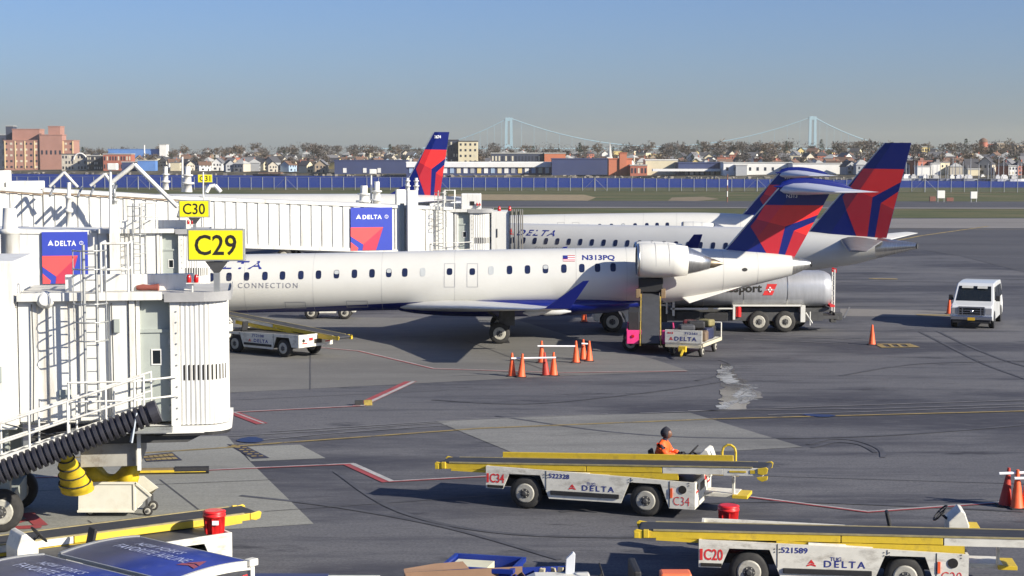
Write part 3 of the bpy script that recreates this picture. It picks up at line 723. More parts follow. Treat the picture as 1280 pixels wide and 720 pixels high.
# suspension bridge
BRG = mat('bridge_steel', (0.27, 0.42, 0.50), 0.6, var=0.05, scale=0.01)
YB = 4500.0
e = thing('suspension_bridge', 'pale blue suspension bridge with two tall towers on the horizon', 'bridge', (0, YB, 0))
tx = []
for pxc, yt in ((636, 147), (1016, 145.5)):
    a = W(pxc, yt, YB); H = a.z; tx.append((a.x, H)); mb = MB()
    for s in (-1, 1):
        mb.prism([(a.x + s * 7.6 - 4.0, -4), (a.x + s * 7.6 + 4.0, -4), (a.x + s * 6.2 + 3.2, H), (a.x + s * 6.2 - 3.2, H)], 'y', -3, 3)
    mb.box(a.x - 6.5, a.x + 6.5, -2.8, 2.8, H - 9, H - 1); mb.box(a.x - 6.9, a.x + 6.9, -2.8, 2.8, 36, 43)
    for k in range(6):
        t0, t1 = math.pi * k / 6, math.pi * (k + 1) / 6
        mb.bar((a.x + 4.6 * math.cos(t0), 0, H - 14 + 6 * math.sin(t0)), (a.x + 4.6 * math.cos(t1), 0, H - 14 + 6 * math.sin(t1)), 4, 2.4)
    mb.build('tower', BRG, e)
(xa, ha), (xb, hb) = tx
zd = 34
def cab(x0, h0, x1, h1, sag, n=24):
    return [(x0 + (x1 - x0) * t, 0, h0 + (h1 - h0) * t - sag * 4 * t * (1 - t)) for t in [k / n for k in range(n + 1)]]
main = cab(xa, ha, xb, hb, (ha + hb) / 2 - zd - 4)
MB().tube(main, 1.3, 5).build('main_cable', BRG, e)
for pts in (cab(xa, ha, xa - 230, zd, 12, 12), cab(xb, hb, xb + 230, zd, 12, 12)): MB().tube(pts, 1.3, 5).build('main_cable', BRG, e)
MB().box(xa - 420, xb + 420, -7, 7, zd - 3, zd).build('deck', BRG, e)
hg = MB()
for (x, y, z) in main[1:-1]: hg.cyl((x, 0, zd), (x, 0, z), .35, .35, 4)
for k in range(1, 11):
    for x0, sgn, h in ((xa, -1, ha), (xb, 1, hb)):
        t = k / 12; hg.cyl((x0 + sgn * 230 * t, 0, zd), (x0 + sgn * 230 * t, 0, h + (zd - h) * t - 48 * t * (1 - t)), .35, .35, 4)
hg.build('hanger', BRG, e)
# fence
FENCE = mat('fence_post', (0.27, 0.28, 0.29), 0.5, 0.3, var=0.1)
def mesh_mat():
    m = bpy.data.materials.new('chain_link'); m.use_nodes = True; n = m.node_tree; b = n.nodes['Principled BSDF']
    b.inputs['Base Color'].default_value = (0.16, 0.17, 0.19, 1); b.inputs['Roughness'].default_value = .6
    tc = n.nodes.new('ShaderNodeTexCoord')
    w1 = n.nodes.new('ShaderNodeTexNoise'); w1.inputs['Scale'].default_value = .4; n.links.new(tc.outputs['Object'], w1.inputs[0])
    r = n.nodes.new('ShaderNodeMapRange'); r.inputs[3].default_value = .03; r.inputs[4].default_value = .09; n.links.new(w1.outputs[0], r.inputs[0])
    n.links.new(r.outputs[0], b.inputs['Alpha']); return m
A, B = G(60, 236.8), G(1250, 240.9)
dF = (B - A).normalized(); A = A - dF * 30; LF = 300.0
e = thing('perimeter_fence', 'long chain link airport fence with grey posts before the water', 'fence', A, math.atan2(dF.y, dF.x))
npost = 98
pm = MB().cyl((0, 0, 0), (0, 0, 3.35), .085, .085, 6).build('post', FENCE, e)
for k in range(1, npost):
    c = pm.copy(); C.objects.link(c); c.location = (k * 3.05, 0, 0)
    if k % 13 == 5: c.scale = (1.8, 1.8, 1.03)
MB().tube([(0, 0, 3.3), ((npost - 1) * 3.05, 0, 3.3)], .045, 6).build('top_rail', FENCE, e)
MB().box(0, (npost - 1) * 3.05, .1, .13, 0.02, 3.25).build('chain_link_mesh', mesh_mat(), e)
MB().box(0, (npost - 1) * 3.05, -.2, .2, -.1, .10).build('kerb', LAND, e)
for k0 in range(5, npost - 2, 13):
    MB().tube([((k0 - 1) * 3.05, -.1, .2), (k0 * 3.05, -.1, 3.2), ((k0 + 1) * 3.05, -.1, .2)], .035, 5).build('brace', FENCE, e)
# field equipment
def field(px, py, label, w, h, panels):
    p = G(px, py); e = thing('field_cabinet', label, 'airfield sign', p)
    MB().box(-w/2, w/2, -.2, .2, h * .35, h).build('panel', FW['white'], e, .04)
    for x in (-w * .4, w * .4): MB().cyl((x, 0, 0), (x, 0, h * .35), .07, .07, 8).build('leg', FW['grey'], e)
    if panels: MB().box(-w/2 - 1.4, -w/2 - .3, -.2, .2, .2, 1.1).build('base_box', FR['red'], e, .04); MB().box(w/2 + .3, w/2 + 1.6, -.2, .2, .2, .9).build('base_box', FR['red'], e, .04)
field(1176, 253, 'white airfield board with red boxes on the grass', 1.4, 2.2, True)
field(1217, 253, 'white frame board on the grass at the right', 1.2, 2.0, False)
p = G(909, 253); e = thing('marker_pole', 'thin red and white pole on the grass beside the runway', 'pole', p)
for k in range(5): MB().cyl((0, 0, k * 1.05), (0, 0, k * 1.05 + 1.04), .10, .10, 8).build('pole_band', FR['red'] if k % 2 == 0 else FW['white'], e)
# ================================================================== aircraft
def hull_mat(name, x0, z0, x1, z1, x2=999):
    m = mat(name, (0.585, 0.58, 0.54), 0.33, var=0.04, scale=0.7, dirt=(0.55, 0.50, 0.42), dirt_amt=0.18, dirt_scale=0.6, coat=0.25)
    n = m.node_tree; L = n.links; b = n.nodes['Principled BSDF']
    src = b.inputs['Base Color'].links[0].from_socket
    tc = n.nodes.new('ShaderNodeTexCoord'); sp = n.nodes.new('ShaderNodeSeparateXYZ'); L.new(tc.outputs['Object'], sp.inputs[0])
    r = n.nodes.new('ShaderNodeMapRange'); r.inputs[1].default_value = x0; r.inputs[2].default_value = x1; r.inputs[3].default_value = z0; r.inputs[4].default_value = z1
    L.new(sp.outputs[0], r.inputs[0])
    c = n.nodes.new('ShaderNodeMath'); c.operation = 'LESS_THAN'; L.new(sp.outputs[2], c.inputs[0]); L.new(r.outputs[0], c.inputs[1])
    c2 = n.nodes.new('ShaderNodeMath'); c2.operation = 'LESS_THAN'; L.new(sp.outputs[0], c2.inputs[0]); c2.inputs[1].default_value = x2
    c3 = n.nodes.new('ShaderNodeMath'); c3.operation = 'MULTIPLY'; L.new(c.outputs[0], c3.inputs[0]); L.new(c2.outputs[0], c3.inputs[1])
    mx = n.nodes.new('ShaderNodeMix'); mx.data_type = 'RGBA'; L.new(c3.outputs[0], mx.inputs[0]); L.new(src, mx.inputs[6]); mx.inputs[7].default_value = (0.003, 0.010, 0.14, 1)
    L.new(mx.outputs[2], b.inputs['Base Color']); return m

class Fus:
    """fuselage from stations (x, z_top, z_bottom, half_width)"""
    def __init__(s, st): s.st = sorted(st)
    def at(s, x):
        st = s.st
        if x <= st[0][0]: a = b = st[0]; t = 0
        elif x >= st[-1][0]: a = b = st[-1]; t = 0
        else:
            for a, b in zip(st[:-1], st[1:]):
                if a[0] <= x <= b[0]: t = (x - a[0]) / (b[0] - a[0]); break
        zt, zb, w = [a[i] + (b[i] - a[i]) * t for i in (1, 2, 3)]
        return (zt + zb) / 2, (zt - zb) / 2, w
    def y(s, x, z, eps=0.0, side=-1):
        zc, rz, ry = s.at(x); q = max(-0.999, min(0.999, (z - zc) / rz))
        return side * (ry * math.sqrt(1 - q * q) + eps)
    def mesh(s, mb, x0, x1, m=0, step=0.5, n=48, caps=True):
        xs = [x0]; 
        while xs[-1] + step < x1: xs.append(xs[-1] + step)
        xs.append(x1); secs = []
        for x in xs:
            zc, rz, ry = s.at(x)
            secs.append([(x, ry * math.cos(2 * math.pi * k / n), zc + rz * math.sin(2 * math.pi * k / n)) for k in range(n)])
        mb.loft(secs, m, True, caps)
    def patch(s, mb, x0, x1, z0, z1, eps=0.012, rad=0.5, m=0, side=-1, n=16):   # rounded window on the skin
        cx, cz, hx, hz = (x0 + x1) / 2, (z0 + z1) / 2, (x1 - x0) / 2, (z1 - z0) / 2
        ring = []
        for k in range(n):
            t = 2 * math.pi * k / n; c, q = math.cos(t), math.sin(t); p = 2 / (1 + 3 * (1 - rad))
            ring.append((cx + hx * math.copysign(abs(c) ** p, c), cz + hz * math.copysign(abs(q) ** p, q)))
        v = [(x, s.y(x, z, eps, side), z) for x, z in ring] + [(cx, s.y(cx, cz, eps, side), cz)]
        mb.add(v, [(k, (k + 1) % n, n) for k in range(n)], m, True)
        v2 = [(x, s.y(x, z, -.02, side), z) for x, z in ring]
        mb.add(v[:n] + v2, [(k, (k + 1) % n, n + (k + 1) % n, n + k) for k in range(n)], m)
    def frame(s, mb, x0, x1, z0, z1, w=0.03, eps=0.008, side=-1, m=0):
        nz = 8
        for xa, xb, za, zb in ((x0, x0 + w, z0, z1), (x1 - w, x1, z0, z1), (x0 + w, x1 - w, z0, z0 + w), (x0 + w, x1 - w, z1 - w, z1)):
            k = nz if zb - za > .3 else 1
            for i in range(k):
                a = za + (zb - za) * i / k; b = za + (zb - za) * (i + 1) / k
                mb.add([(x, s.y(x, z, eps, side), z) for x, z in ((xa, a), (xb, a), (xb, b), (xa, b))], [(0, 1, 2, 3)], m)
    def text(s, mb, txt, x0, x1, z0, z1, eps=0.012, m=0, **kw):
        put_text(mb, txt, lambda u, v: (x0 + u * (x1 - x0), s.y(x0 + u * (x1 - x0), z0 + v * (z1 - z0), eps), z0 + v * (z1 - z0)), m, **kw)

def smooth_stations(keys, n=6):           # Catmull-Rom through the keys
    out = []; K = sorted(keys); K = [K[0]] + K + [K[-1]]
    for i in range(1, len(K) - 2):
        for k in range(n):
            t = k / n; p = []
            for j in range(len(K[0])):
                if j == 0: p.append(K[i][0] + (K[i + 1][0] - K[i][0]) * t)
                else:
                    a, b, c, d = K[i - 1], K[i], K[i + 1], K[i + 2]
                    m1 = (c[j] - a[j]) / max(1e-6, c[0] - a[0]) * (c[0] - b[0]); m2 = (d[j] - b[j]) / max(1e-6, d[0] - b[0]) * (c[0] - b[0])
                    p.append((2*t**3 - 3*t**2 + 1) * b[j] + (t**3 - 2*t**2 + t) * m1 + (-2*t**3 + 3*t**2) * c[j] + (t**3 - t**2) * m2)
            out.append(tuple(p))
    out.append(tuple(K[-1])); return out

def wing_loft(secs, n=9):                 # secs: (x_le, x_te, y, z, thick); airfoil section rings
    out = []
    for xl, xt, y, z, th_ in secs:
        up, lo = [], []
        for k in range(n + 1):
            u = k / n; u = u * u * (3 - 2 * u); f = 2.6 * (math.sqrt(u) * (1 - u)) * th_
            x = xl + (xt - xl) * u
            up.append((x, y, z + f * .62)); lo.append((x, y, z - f * .38))
        out.append(up + lo[::-1][1:-1])
    return out

# livery pattern of the fin in (u: leading to trailing edge, v: base to tip)
def fuv(pts):
    o = []
    for x, y in pts:
        xl = 665 - (y - 32) * (665 - 269) / 463; xt = 788 - (y - 32) * 120 / 471
        o.append(((x - xl) / (xt - xl), (495 - y) / 463))
    return o
LIV = [(fuv([(560, 157), (757, 160), (740, 222), (606, 297), (495, 250)]), LIVRED), (fuv([(495, 250), (606, 297), (577, 500), (528, 500), (458, 297)]), LIVRED2),
       (fuv([(731, 268), (716, 355), (645, 325)]), LIVRED), (fuv([(645, 325), (712, 355), (668, 503), (612, 503)]), LIVRED2)]
def fin(root, lb, lt, tt, tb, thick, name='fin', dorsal=None, yoff=0.0, mbody=None):
    """four corners (x, z): leading base, leading top, trailing top, trailing base"""
    def le(z): return lb[0] + (lt[0] - lb[0]) * (z - lb[1]) / (lt[1] - lb[1])
    def te(z): return tb[0] + (tt[0] - tb[0]) * (z - tb[1]) / (tt[1] - tb[1])
    zb, zt = min(lb[1], tb[1]), lt[1]; ch = te(zb) - le(zb); k1 = thick / (0.3 * ch); k2 = thick / (0.7 * ch)
    def ty(x, z): return max(0.012, min(k1 * (x - le(z)), k2 * (te(z) - x)))
    def ring(z):
        c = te(z) - le(z); xs = [le(z) + .02 * c, le(z) + .3 * c, te(z)]
        return [(le(z), 0, z)] + [(x, -ty(x, z), z) for x in xs] + [(x, ty(x, z), z) for x in xs[::-1]]
    f = MB().loft([ring(zb), ring(zb + (zt - zb) * .5), ring(zt)], 0, False).build(name, mbody or LIVBLUE, root)
    def P(u, v):
        z = zb + v * (zt - zb); c = te(z) - le(z); return Vector((le(z) + u * c, 0, z))
    pan = MB(); mats = []
    for poly, m in LIV:
        if m not in mats: mats.append(m)
        bm = bmesh.new(); vs = [bm.verts.new(P(min(1.0, max(0.0, u)), min(1, max(0, v)))) for u, v in poly]; bm.faces.new(vs)
        a, b = P(.3, 0), P(.3, 1); d = (b - a); nn = Vector((d.z, 0, -d.x)).normalized()
        bmesh.ops.bisect_plane(bm, geom=bm.verts[:] + bm.edges[:] + bm.faces[:], plane_co=a, plane_no=nn)
        bm.verts.index_update()
        for s in (-1, 1):
            pan.add([(v.co.x, s * (ty(v.co.x, v.co.z) + .012), v.co.z) for v in bm.verts], [tuple(v.index for v in fc.verts) for fc in bm.faces], mats.index(m))
        bm.free()
    pan.build('livery_panel', mats, f)
    ledge = MB().tube([P(0, 0) + Vector((-.01, 0, 0)), P(0, 1) + Vector((-.01, 0, 0))], .035, 8); ledge.build('leading_edge', BAREMETAL, f)
    if dorsal: MB().add([(dorsal[0], 0, dorsal[1])] + [(x, s * .09, z) for x, z in ((dorsal[2], dorsal[3]), (dorsal[4], dorsal[5])) for s in (-1, 1)] , [(0, 1, 2), (0, 1, 3), (0, 2, 4), (1, 2, 4, 3), (0, 3, 4)]).build('dorsal_fillet', mbody or LIVBLUE, f)
    return f, P, ty

def wheel(mb_t, mb_r, c, r, w, ax=(0, 1, 0)):
    c = Vector(c); a = Vector(ax).normalized()
    mb_t.rings(c - a * w / 2, c + a * w / 2, [(0, r * .62), (0.02, r * .84), (.14, r * .96), (.3, r), (.7, r), (.86, r * .96), (.98, r * .84), (1, r * .62)], 28, 0, True, False)
    mb_t.rings(c - a * w * .47, c + a * w * .47, [(0, r * .66), (1, r * .66)], 24)
    for s in (-1, 1):
        p = c + a * (s * w * .475)
        mb_r.rings(p - a * (s * .02), p + a * (s * .025), [(0, r * .60), (.8, r * .60), (1, r * .53)], 24)
        mb_r.rings(p + a * (s * .026), p + a * (s * .032), [(0, r * .30), (1, r * .30)], 18, 1)
        mb_r.rings(p + a * (s * .033), p + a * (s * .08), [(0, r * .17), (.6, r * .17), (1, r * .11)], 14, 1)
        for k in range(6):
            q = 2 * math.pi * k / 6; u = Vector((math.cos(q), 0, math.sin(q))) if abs(a.y) > .5 else Vector((0, math.cos(q), math.sin(q)))
            mb_r.rings(p + a * (s * .033) + u * r * .235, p + a * (s * .05) + u * r * .235, [(0, r * .035), (1, r * .035)], 6)
def add_wheel(parent, c, r, w, name='wheel', rim=None):
    a, b = MB(), MB(); wheel(a, b, c, r, w); e = a.build(name, TYRE, parent); b.build('rim', [rim or RIM, DKSTEEL], e); return e

# ---------- regional jet (rear engines, T-tail)
YP = 77.0
def cx(px, Y=YP): return W(px, 340, Y).x
def cz(py, Y=YP): return W(640, py, Y).z
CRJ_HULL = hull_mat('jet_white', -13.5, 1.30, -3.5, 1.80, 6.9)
SKINJOINT = mat('skin_joint', (.43, .43, .41), .5, var=.1)
def make_crj(label, loc, rz=0.0, scale=1.0, edz=0.0, er=1.0):
    e = thing('regional_jet', label, 'airplane', loc, rz, None, scale)
    K = [(-22.7, 2.25, 2.05, .05), (-22.3, 2.62, 1.65, .45), (-21.3, 2.98, 1.22, .85), (-20.2, 3.42, .98, 1.14), (-18.8, 3.60, .93, 1.32), (-16.5, 3.67, .98, 1.345),
         (cx(284), cz(318.5), cz(391.5), 1.345), (cx(420), cz(316), cz(389), 1.345), (cx(560), cz(313), cz(386), 1.345), (cx(700), cz(310.5), cz(382.5), 1.345), (cx(770), cz(309.5), cz(381), 1.335), (cx(830), cz(309.3), cz(378.5), 1.29),
         (cx(862), cz(310), cz(374), 1.2), (cx(895), cz(311.2), cz(367.5), 1.06), (cx(930), cz(313.5), cz(359.5), .86), (cx(962), cz(316.2), cz(351.5), .63), (cx(989), cz(319.5), cz(344.5), .42), (cx(1003), cz(323.5), cz(338.5), .24), (cx(1013), cz(326.5), cz(333), .10)]
    F = Fus(smooth_stations(K))
    xc = cx(989); mb = MB(); F.mesh(mb, -22.7, xc); mb.build('fuselage', CRJ_HULL, e)
    mb = MB(); F.mesh(mb, xc, cx(1013)); mb.build('tail_cone', BAREMETAL, e)
    mb = MB(); zc = F.at(cx(1012))[0]; mb.rings((cx(1012), 0, zc), (cx(1014.5), 0, zc), [(0, .12), (1, .13)], 12); mb.build('exhaust', DKSTEEL, e)
    # windows; pairs around the overwing exits
    wpx = [87 + 22.25 * k for k in range(20)] ; wpx = [p for p in wpx if p > 60] + []
    base = [286, 308, 331, 353, 376, 398, 420.5, 443, 465, 486, 506, 528.5]
    left = [286 - 22.4 * k for k in range(1, 9)]
    right = [614, 637, 659.5, 682, 705, 727.5, 747, 766.5]
    blinds = {420.5: 'half', 486: 'half', 528.5: 'full', 614: 'full', 682: 'half', 747: 'none'}
    for side in (-1, 1):
        for px in left + base + right:
            x = cx(px, YP - 1.33); z = cz(345.5 - (px - 286) * .0245, YP - 1.30) - .02
            mb = MB(); F.patch(mb, x - .125, x + .125, z - .19, z + .19, .010, .22, 0, side)
            bl = blinds.get(px)
            w = mb.build('window', WSHADE if bl == 'full' else WGLASS, e)
            if bl == 'half': mb = MB(); F.patch(mb, x - .105, x + .105, z + .0, z + .17, .018, .35, 0, side); mb.build('blind', WSHADE, w)
        for px in (562, 590.5):
            x = cx(px, YP - 1.33); mb = MB(); F.frame(mb, x - .25, x + .25, cz(359, 75.7), cz(329.5, 75.7), .022, .008, side); d = mb.build('exit_door', SEAM, e)
            mb = MB(); F.patch(mb, x - .125, x + .125, cz(339.5, 75.7) - .15, cz(339.5, 75.7) + .15, .012, .22, 0, side); mb.build('window', WGLASS, d)
    mb = MB(); F.frame(mb, cx(355, 75.8), cx(381, 75.8), 1.45, 1.78, .03); mb.build('service_hatch', SEAM, e)
    mb = MB(); F.frame(mb, cx(432, 75.8), cx(459, 75.8), 1.50, 1.83, .03); mb.build('service_hatch', SEAM, e)
    mb = MB(); F.patch(mb, cx(928, 76), cx(935, 76), cz(339.5, 76), cz(335, 76), .01, .66); mb.build('drain_port', BLACK, e)
    sm_ = MB()
    for x in (-15.4, -12.1, -9.0, -5.9, -2.6, 2.9, 5.2, 9.6, 11.2):
        zc, rz_, ry_ = F.at(x)
        sm_.loft([[(x + dx, (ry_ + .003) * math.cos(2 * math.pi * k / 48), zc + (rz_ + .003) * math.sin(2 * math.pi * k / 48)) for k in range(48)] for dx in (-.008, .008)], 0, True, False)
    sm_.build('skin_joint', SKINJOINT, e)
    # cockpit glass and nose gear
    mb = MB()
    for s in (-1, 1):
        for x0, x1, z0, z1 in ((-21.25, -20.75, 2.42, 2.86), (-20.7, -20.1, 2.5, 3.02)): F.patch(mb, x0, x1, z0, z1, .01, .3, 0, s)
    mb.build('cockpit_window', GLASS, e)
    g = MB().cyl((-18.9, 0, .4), (-18.9, 0, 1.3), .08).build('nose_gear', STEEL, e)
    for s in (-1, 1): add_wheel(g, (-18.9, s * .2, .25), .25, .16)
    # belly fairing
    mb = MB(); secs = []
    for k in range(21):
        t = -1 + 2 * k / 20; f = math.sqrt(max(0.0, 1 - abs(t) ** 2.6)); x = .3 + t * 6.0
        secs.append([(x, 1.30 * max(.02, f) * math.cos(q), 1.62 + .012 * x + (-.60 if math.sin(q) < 0 else .35) * abs(math.sin(q)) * max(.02, f)) for q in [2 * math.pi * j / 28 for j in range(28)]])
    mb.loft(secs, 0, True); mb.build('belly_fairing', LIVBLUE, e)
    # wings
    for s in (-1, 1):
        S = [(-5.2, 2.0, s * .6, 1.50, .52), (-4.3, 1.9, s * 1.6, 1.56, .48), (-2.0, 1.75, s * 5.0, 1.84, .32), (1.0, 2.15, s * 11.6, 2.38, .085), (1.25, 2.25, s * 12.0, 2.46, .04)]
        if s > 0: S = S[::-1]
        mb = MB(); mb.loft(wing_loft(S), 0, True); w = mb.build('wing', CRJ_WING, e)
        mb = MB()
        for y, xl, L_ in ((3.2, .6, 1.7), (6.2, 1.0, 1.5), (9.0, .45, .9)):
            z = 1.52 + (y - 1.6) * .084
            mb.rings((xl, s * y, z - .14), (xl + L_, s * y, z - .10), [(0, .03), (.3, .15), (.7, .13), (1, .03)], 10)
        mb.build('flap_fairing', CRJ_WING, w)
        wl = MB(); P0 = [(1.25, s * 12.0, 2.44), (2.25, s * 12.0, 2.44), (2.98, s * 12.42, 3.58), (2.74, s * 12.42, 3.56)]
        wl.add([(x, y - .035, z) for x, y, z in P0] + [(x, y + .035, z) for x, y, z in P0], [(0, 1, 2, 3), (7, 6, 5, 4), (0, 4, 5, 1), (1, 5, 6, 2), (2, 6, 7, 3), (3, 7, 4, 0)])
        wl.build('winglet', LIVBLUE, w, .02)
        # main gear
        g = MB().cyl((-.55, s * 2.06, .45), (-.45, s * 2.2, 1.7), .10).bar((-.5, s * 2.0, 1.0), (-1.2, s * 1.5, 1.5), .08, .08)
        g.bar((-.15, s * 2.2, .8), (-.15, s * 2.2, 1.6), .55, .04)
        g = g.build('main_gear', DKSTEEL, e)
        for q in (-.24, .24): add_wheel(g, (-.56, s * 2.06 + q, .47), .47, .27, rim=RIM)
        # engine
        yc = s * 2.42; YE = YP - 2.42; q0 = W(796, 325, YE); q1 = W(859, 326, YE); q2 = W(887.5, 329, YE); q3 = W(904, 329.5, YE)
        for q_ in (q0, q1, q2, q3): q_.z += edz - (.16 if s > 0 else 0); q_.x += (.25 if s > 0 else 0)
        nb = MB().rings((q0.x, yc, q0.z), (q1.x, yc, q1.z), [(0, .66 * er), (.0, .69 * er), (.02, .715 * er), (.10, .76 * er), (.35, .775 * er), (.7, .74 * er), (1, .65 * er), (1, .60 * er)], 40, 0, True, False)
        n_ = nb.build('engine', WHITE, e)
        MB().rings((q0.x + .12, yc, q0.z), (q0.x + .14, yc, q0.z), [(0, .66), (1, .66)], 32).build('fan', DKSTEEL, n_)
        MB().rings((q0.x - .015, yc, q0.z), (q0.x + .1, yc, q0.z), [(0, .665 * er), (.1, .70 * er), (.6, .735 * er), (1, .752 * er), (1, .66 * er)], 40, 0, True, False).build('intake_lip', BAREMETAL, n_)
        MB().rings((q1.x - .05, yc, q1.z), (q2.x, yc, q2.z), [(0, .62), (.08, .60), (.5, .46), (1, .26), (1, .2)], 36).build('exhaust_cowl', BAREMETAL, n_)
        MB().rings((q2.x - .1, yc, q2.z), (q3.x, yc, q3.z), [(0, .24), (.4, .20), (1, .03)], 20).build('exhaust_cone', HOTMETAL, n_)
        sm_ = MB()
        for xx in (.35, .62): sm_.rings((q0.x + (q1.x - q0.x) * xx, yc, q0.z), (q0.x + (q1.x - q0.x) * xx + .018, yc, q0.z), [(0, .778 * er if xx < .5 else .755 * er), (1, .778 * er if xx < .5 else .752 * er)], 40, 0, True, False)
        sm_.build('cowl_seam', SEAM, n_)
        pl = MB().add([(q0.x + .7, s * 1.0, q0.z + .10), (q1.x + .6, s * .9, q1.z + .12), (q1.x + .2, s * 1.75, q1.z + .1), (q0.x + .6, s * 1.75, q0.z + .12),
                       (q0.x + .7, s * 1.0, q0.z - .22), (q1.x + .6, s * .9, q1.z - .12), (q1.x + .2, s * 1.75, q1.z - .12), (q0.x + .6, s * 1.75, q0.z - .2)],
                      [(0, 1, 2, 3), (7, 6, 5, 4), (0, 4, 5, 1), (1, 5, 6, 2), (2, 6, 7, 3), (3, 7, 4, 0)]); pl.build('pylon', WHITE, e)
        # ventral strake
        A_, B_, C_ = (cx(850, 76.2), cz(371.5, 76.2)), (cx(862, 76), cz(379, 76)), (cx(929, 76.3), cz(358.5, 76.3))
        y1, y2, y3 = s * .55, s * 1.0, s * .45
        v = [(A_[0], y1, A_[1] + .05), (B_[0], y2, B_[1]), (C_[0], y3, C_[1])]
        MB().add([(x, y, z) for x, y, z in v] + [(x, y * .97, z + .04) for x, y, z in v], [(0, 1, 2), (5, 4, 3), (0, 3, 4, 1), (1, 4, 5, 2), (2, 5, 3, 0)]).build('ventral_strake', WHITE, e)
    # fin
    f, P, ty = fin(e, (cx(905), cz(314)), (cx(975), cz(232)), (cx(1041), cz(232)), (cx(993), cz(321)), .17)
    mb = MB().rings((cx(966), 0, cz(233)), (cx(1067), 0, cz(240.5)), [(0, .02), (.05, .06), (.2, .09), (.45, .09), (.75, .08), (1, .02)], 18)
    mb.build('fin_fairing', LIVBLUE, e)
    secs = []
    for k in range(13):
        t = k / 12; h = math.sin(math.pi * (t ** .7)) ** .6 if 0 < k < 12 else .02
        x = cx(969) + (cx(1064) - cx(969)) * t
        secs.append([(x, .085 * h * math.cos(q), cz(236) + (.50 if math.sin(q) > 0 else .1) * math.sin(q) * h) for q in [2 * math.pi * j / 16 for j in range(16)]])
    mb = MB(); mb.loft(secs, 0, True); mb.build('fin_cap', LIVBLUE, e)
    for s in (-1, 1):
        S = [(cx(973), cx(1058), s * .10, cz(238), .56), (cx(998, 75.5), cx(1074, 75.5), s * 1.5, cz(238.8, 75.5), .38), (cx(1040, 72.9), cx(1097, 72.9), s * 4.2, cz(240, 72.9), .06)]
        if s > 0: S = S[::-1]
        mb = MB(); mb.loft(wing_loft(S, 7), 0, True); mb.build('stabilizer', STABM, e)
    return e, F, f, P, ty
STABSHADE = mat('stabilizer_shaded', (0.17, 0.17, 0.175), 0.45, var=0.25, scale=1.2)  # shading on the middle jet's near stabilizer, put into its colour
CRJ_WING = mat('wing_grey', (0.55, 0.55, 0.53), 0.35, var=0.08, scale=1.5, dirt=(0.3, 0.29, 0.27), dirt_amt=0.4, coat=.2)
STABM = mat('stabilizer_grey', (0.50, 0.52, 0.58), 0.35, var=0.05, scale=1.5)
jet, F, jf, JP, jty = make_crj('white regional jet nearest to us, belt loader at its rear cargo door', (0, YP, 0))
# writing on the first jet only
lt = MB(); YN = YP - 1.32
def tz(py): return cz(py, YN)
def txx(px): return cx(px, YN)
F.text(lt, 'DELTA', txx(239), txx(326.5), tz(336.6) , tz(327), bold=.02, space=1.25, shear=.25); lt.build('airline_lettering', INK, jet)
lt = MB(); F.text(lt, 'CONNECTION', txx(297.5), txx(372), tz(360), tz(353.5), space=1.35); lt.build('airline_lettering', INKGREY, jet)
lt = MB(); F.text(lt, 'N313PQ', txx(728), txx(769), tz(326.5), tz(319.5), bold=.03); lt.build('registration', INK, jet)
fl = MB()
x0, x1, z0, z1 = txx(704), txx(719), tz(327), tz(320)
for k in range(7):
    a = z0 + (z1 - z0) * k / 7; b = z0 + (z1 - z0) * (k + 1) / 7
    fl.add([(x, F.y(x, z, .012), z) for x, z in ((x0, a), (x1, a), (x1, b), (x0, b))], [(0, 1, 2, 3)], k % 2)
a = z0 + (z1 - z0) * 3 / 7
fl.add([(x, F.y(x, z, .02), z) for x, z in ((x0, a), (x0 + (x1 - x0) * .4, a), (x0 + (x1 - x0) * .4, z1), (x0, z1))], [(0, 1, 2, 3)], 2)
fl.build('flag_mark', [LIVRED2, WHITEINK, INK], jet)
t_ = MB(); pp = JP(.27, .83); put_text(t_, 'N313', lambda u, v: (pp.x + u * .5, -(jty(pp.x + u * .5, pp.z) + .03), pp.z + v * .16)); t_.build('fin_number', WHITEINK, jf)
# second jet of the kind, far behind
jet2 = bpy.data.objects.new('regional_jet', None); bpy.data.objects.remove(jet2)
j2, F2, jf2, JP2, jty2 = make_crj('white regional jet farthest back, T-tail rising behind the middle aircraft', (6.55, 122.0, 0), R(-6), 1.035, -.75, .86)

# ---------- low-tail jets
def make_lowtail(label, loc, rz, lenx, K, fpts, thick, eng=True, wing=True, pitch=.79, hullm=None, win0=None, win1=None, zwin=None):
    e = thing('passenger_jet', label, 'airplane', loc, rz)
    F = Fus(smooth_stations(K)); xs = [k[0] for k in K]; xa = xs[-3]
    mb = MB(); F.mesh(mb, xs[0], xa); mb.build('fuselage', hullm, e)
    mb = MB(); F.mesh(mb, xa, xs[-1]); mb.build('tail_cone', BAREMETAL, e)
    for side in (-1, 1):
        x = win0
        while x < win1:
            mb = MB(); F.patch(mb, x - .13, x + .13, zwin - .19, zwin + .19, .01, .22, 0, side); mb.build('window', WGLASS, e); x += pitch
    f, P, ty = fin(e, *fpts, thick)
    return e, F, f, P, ty
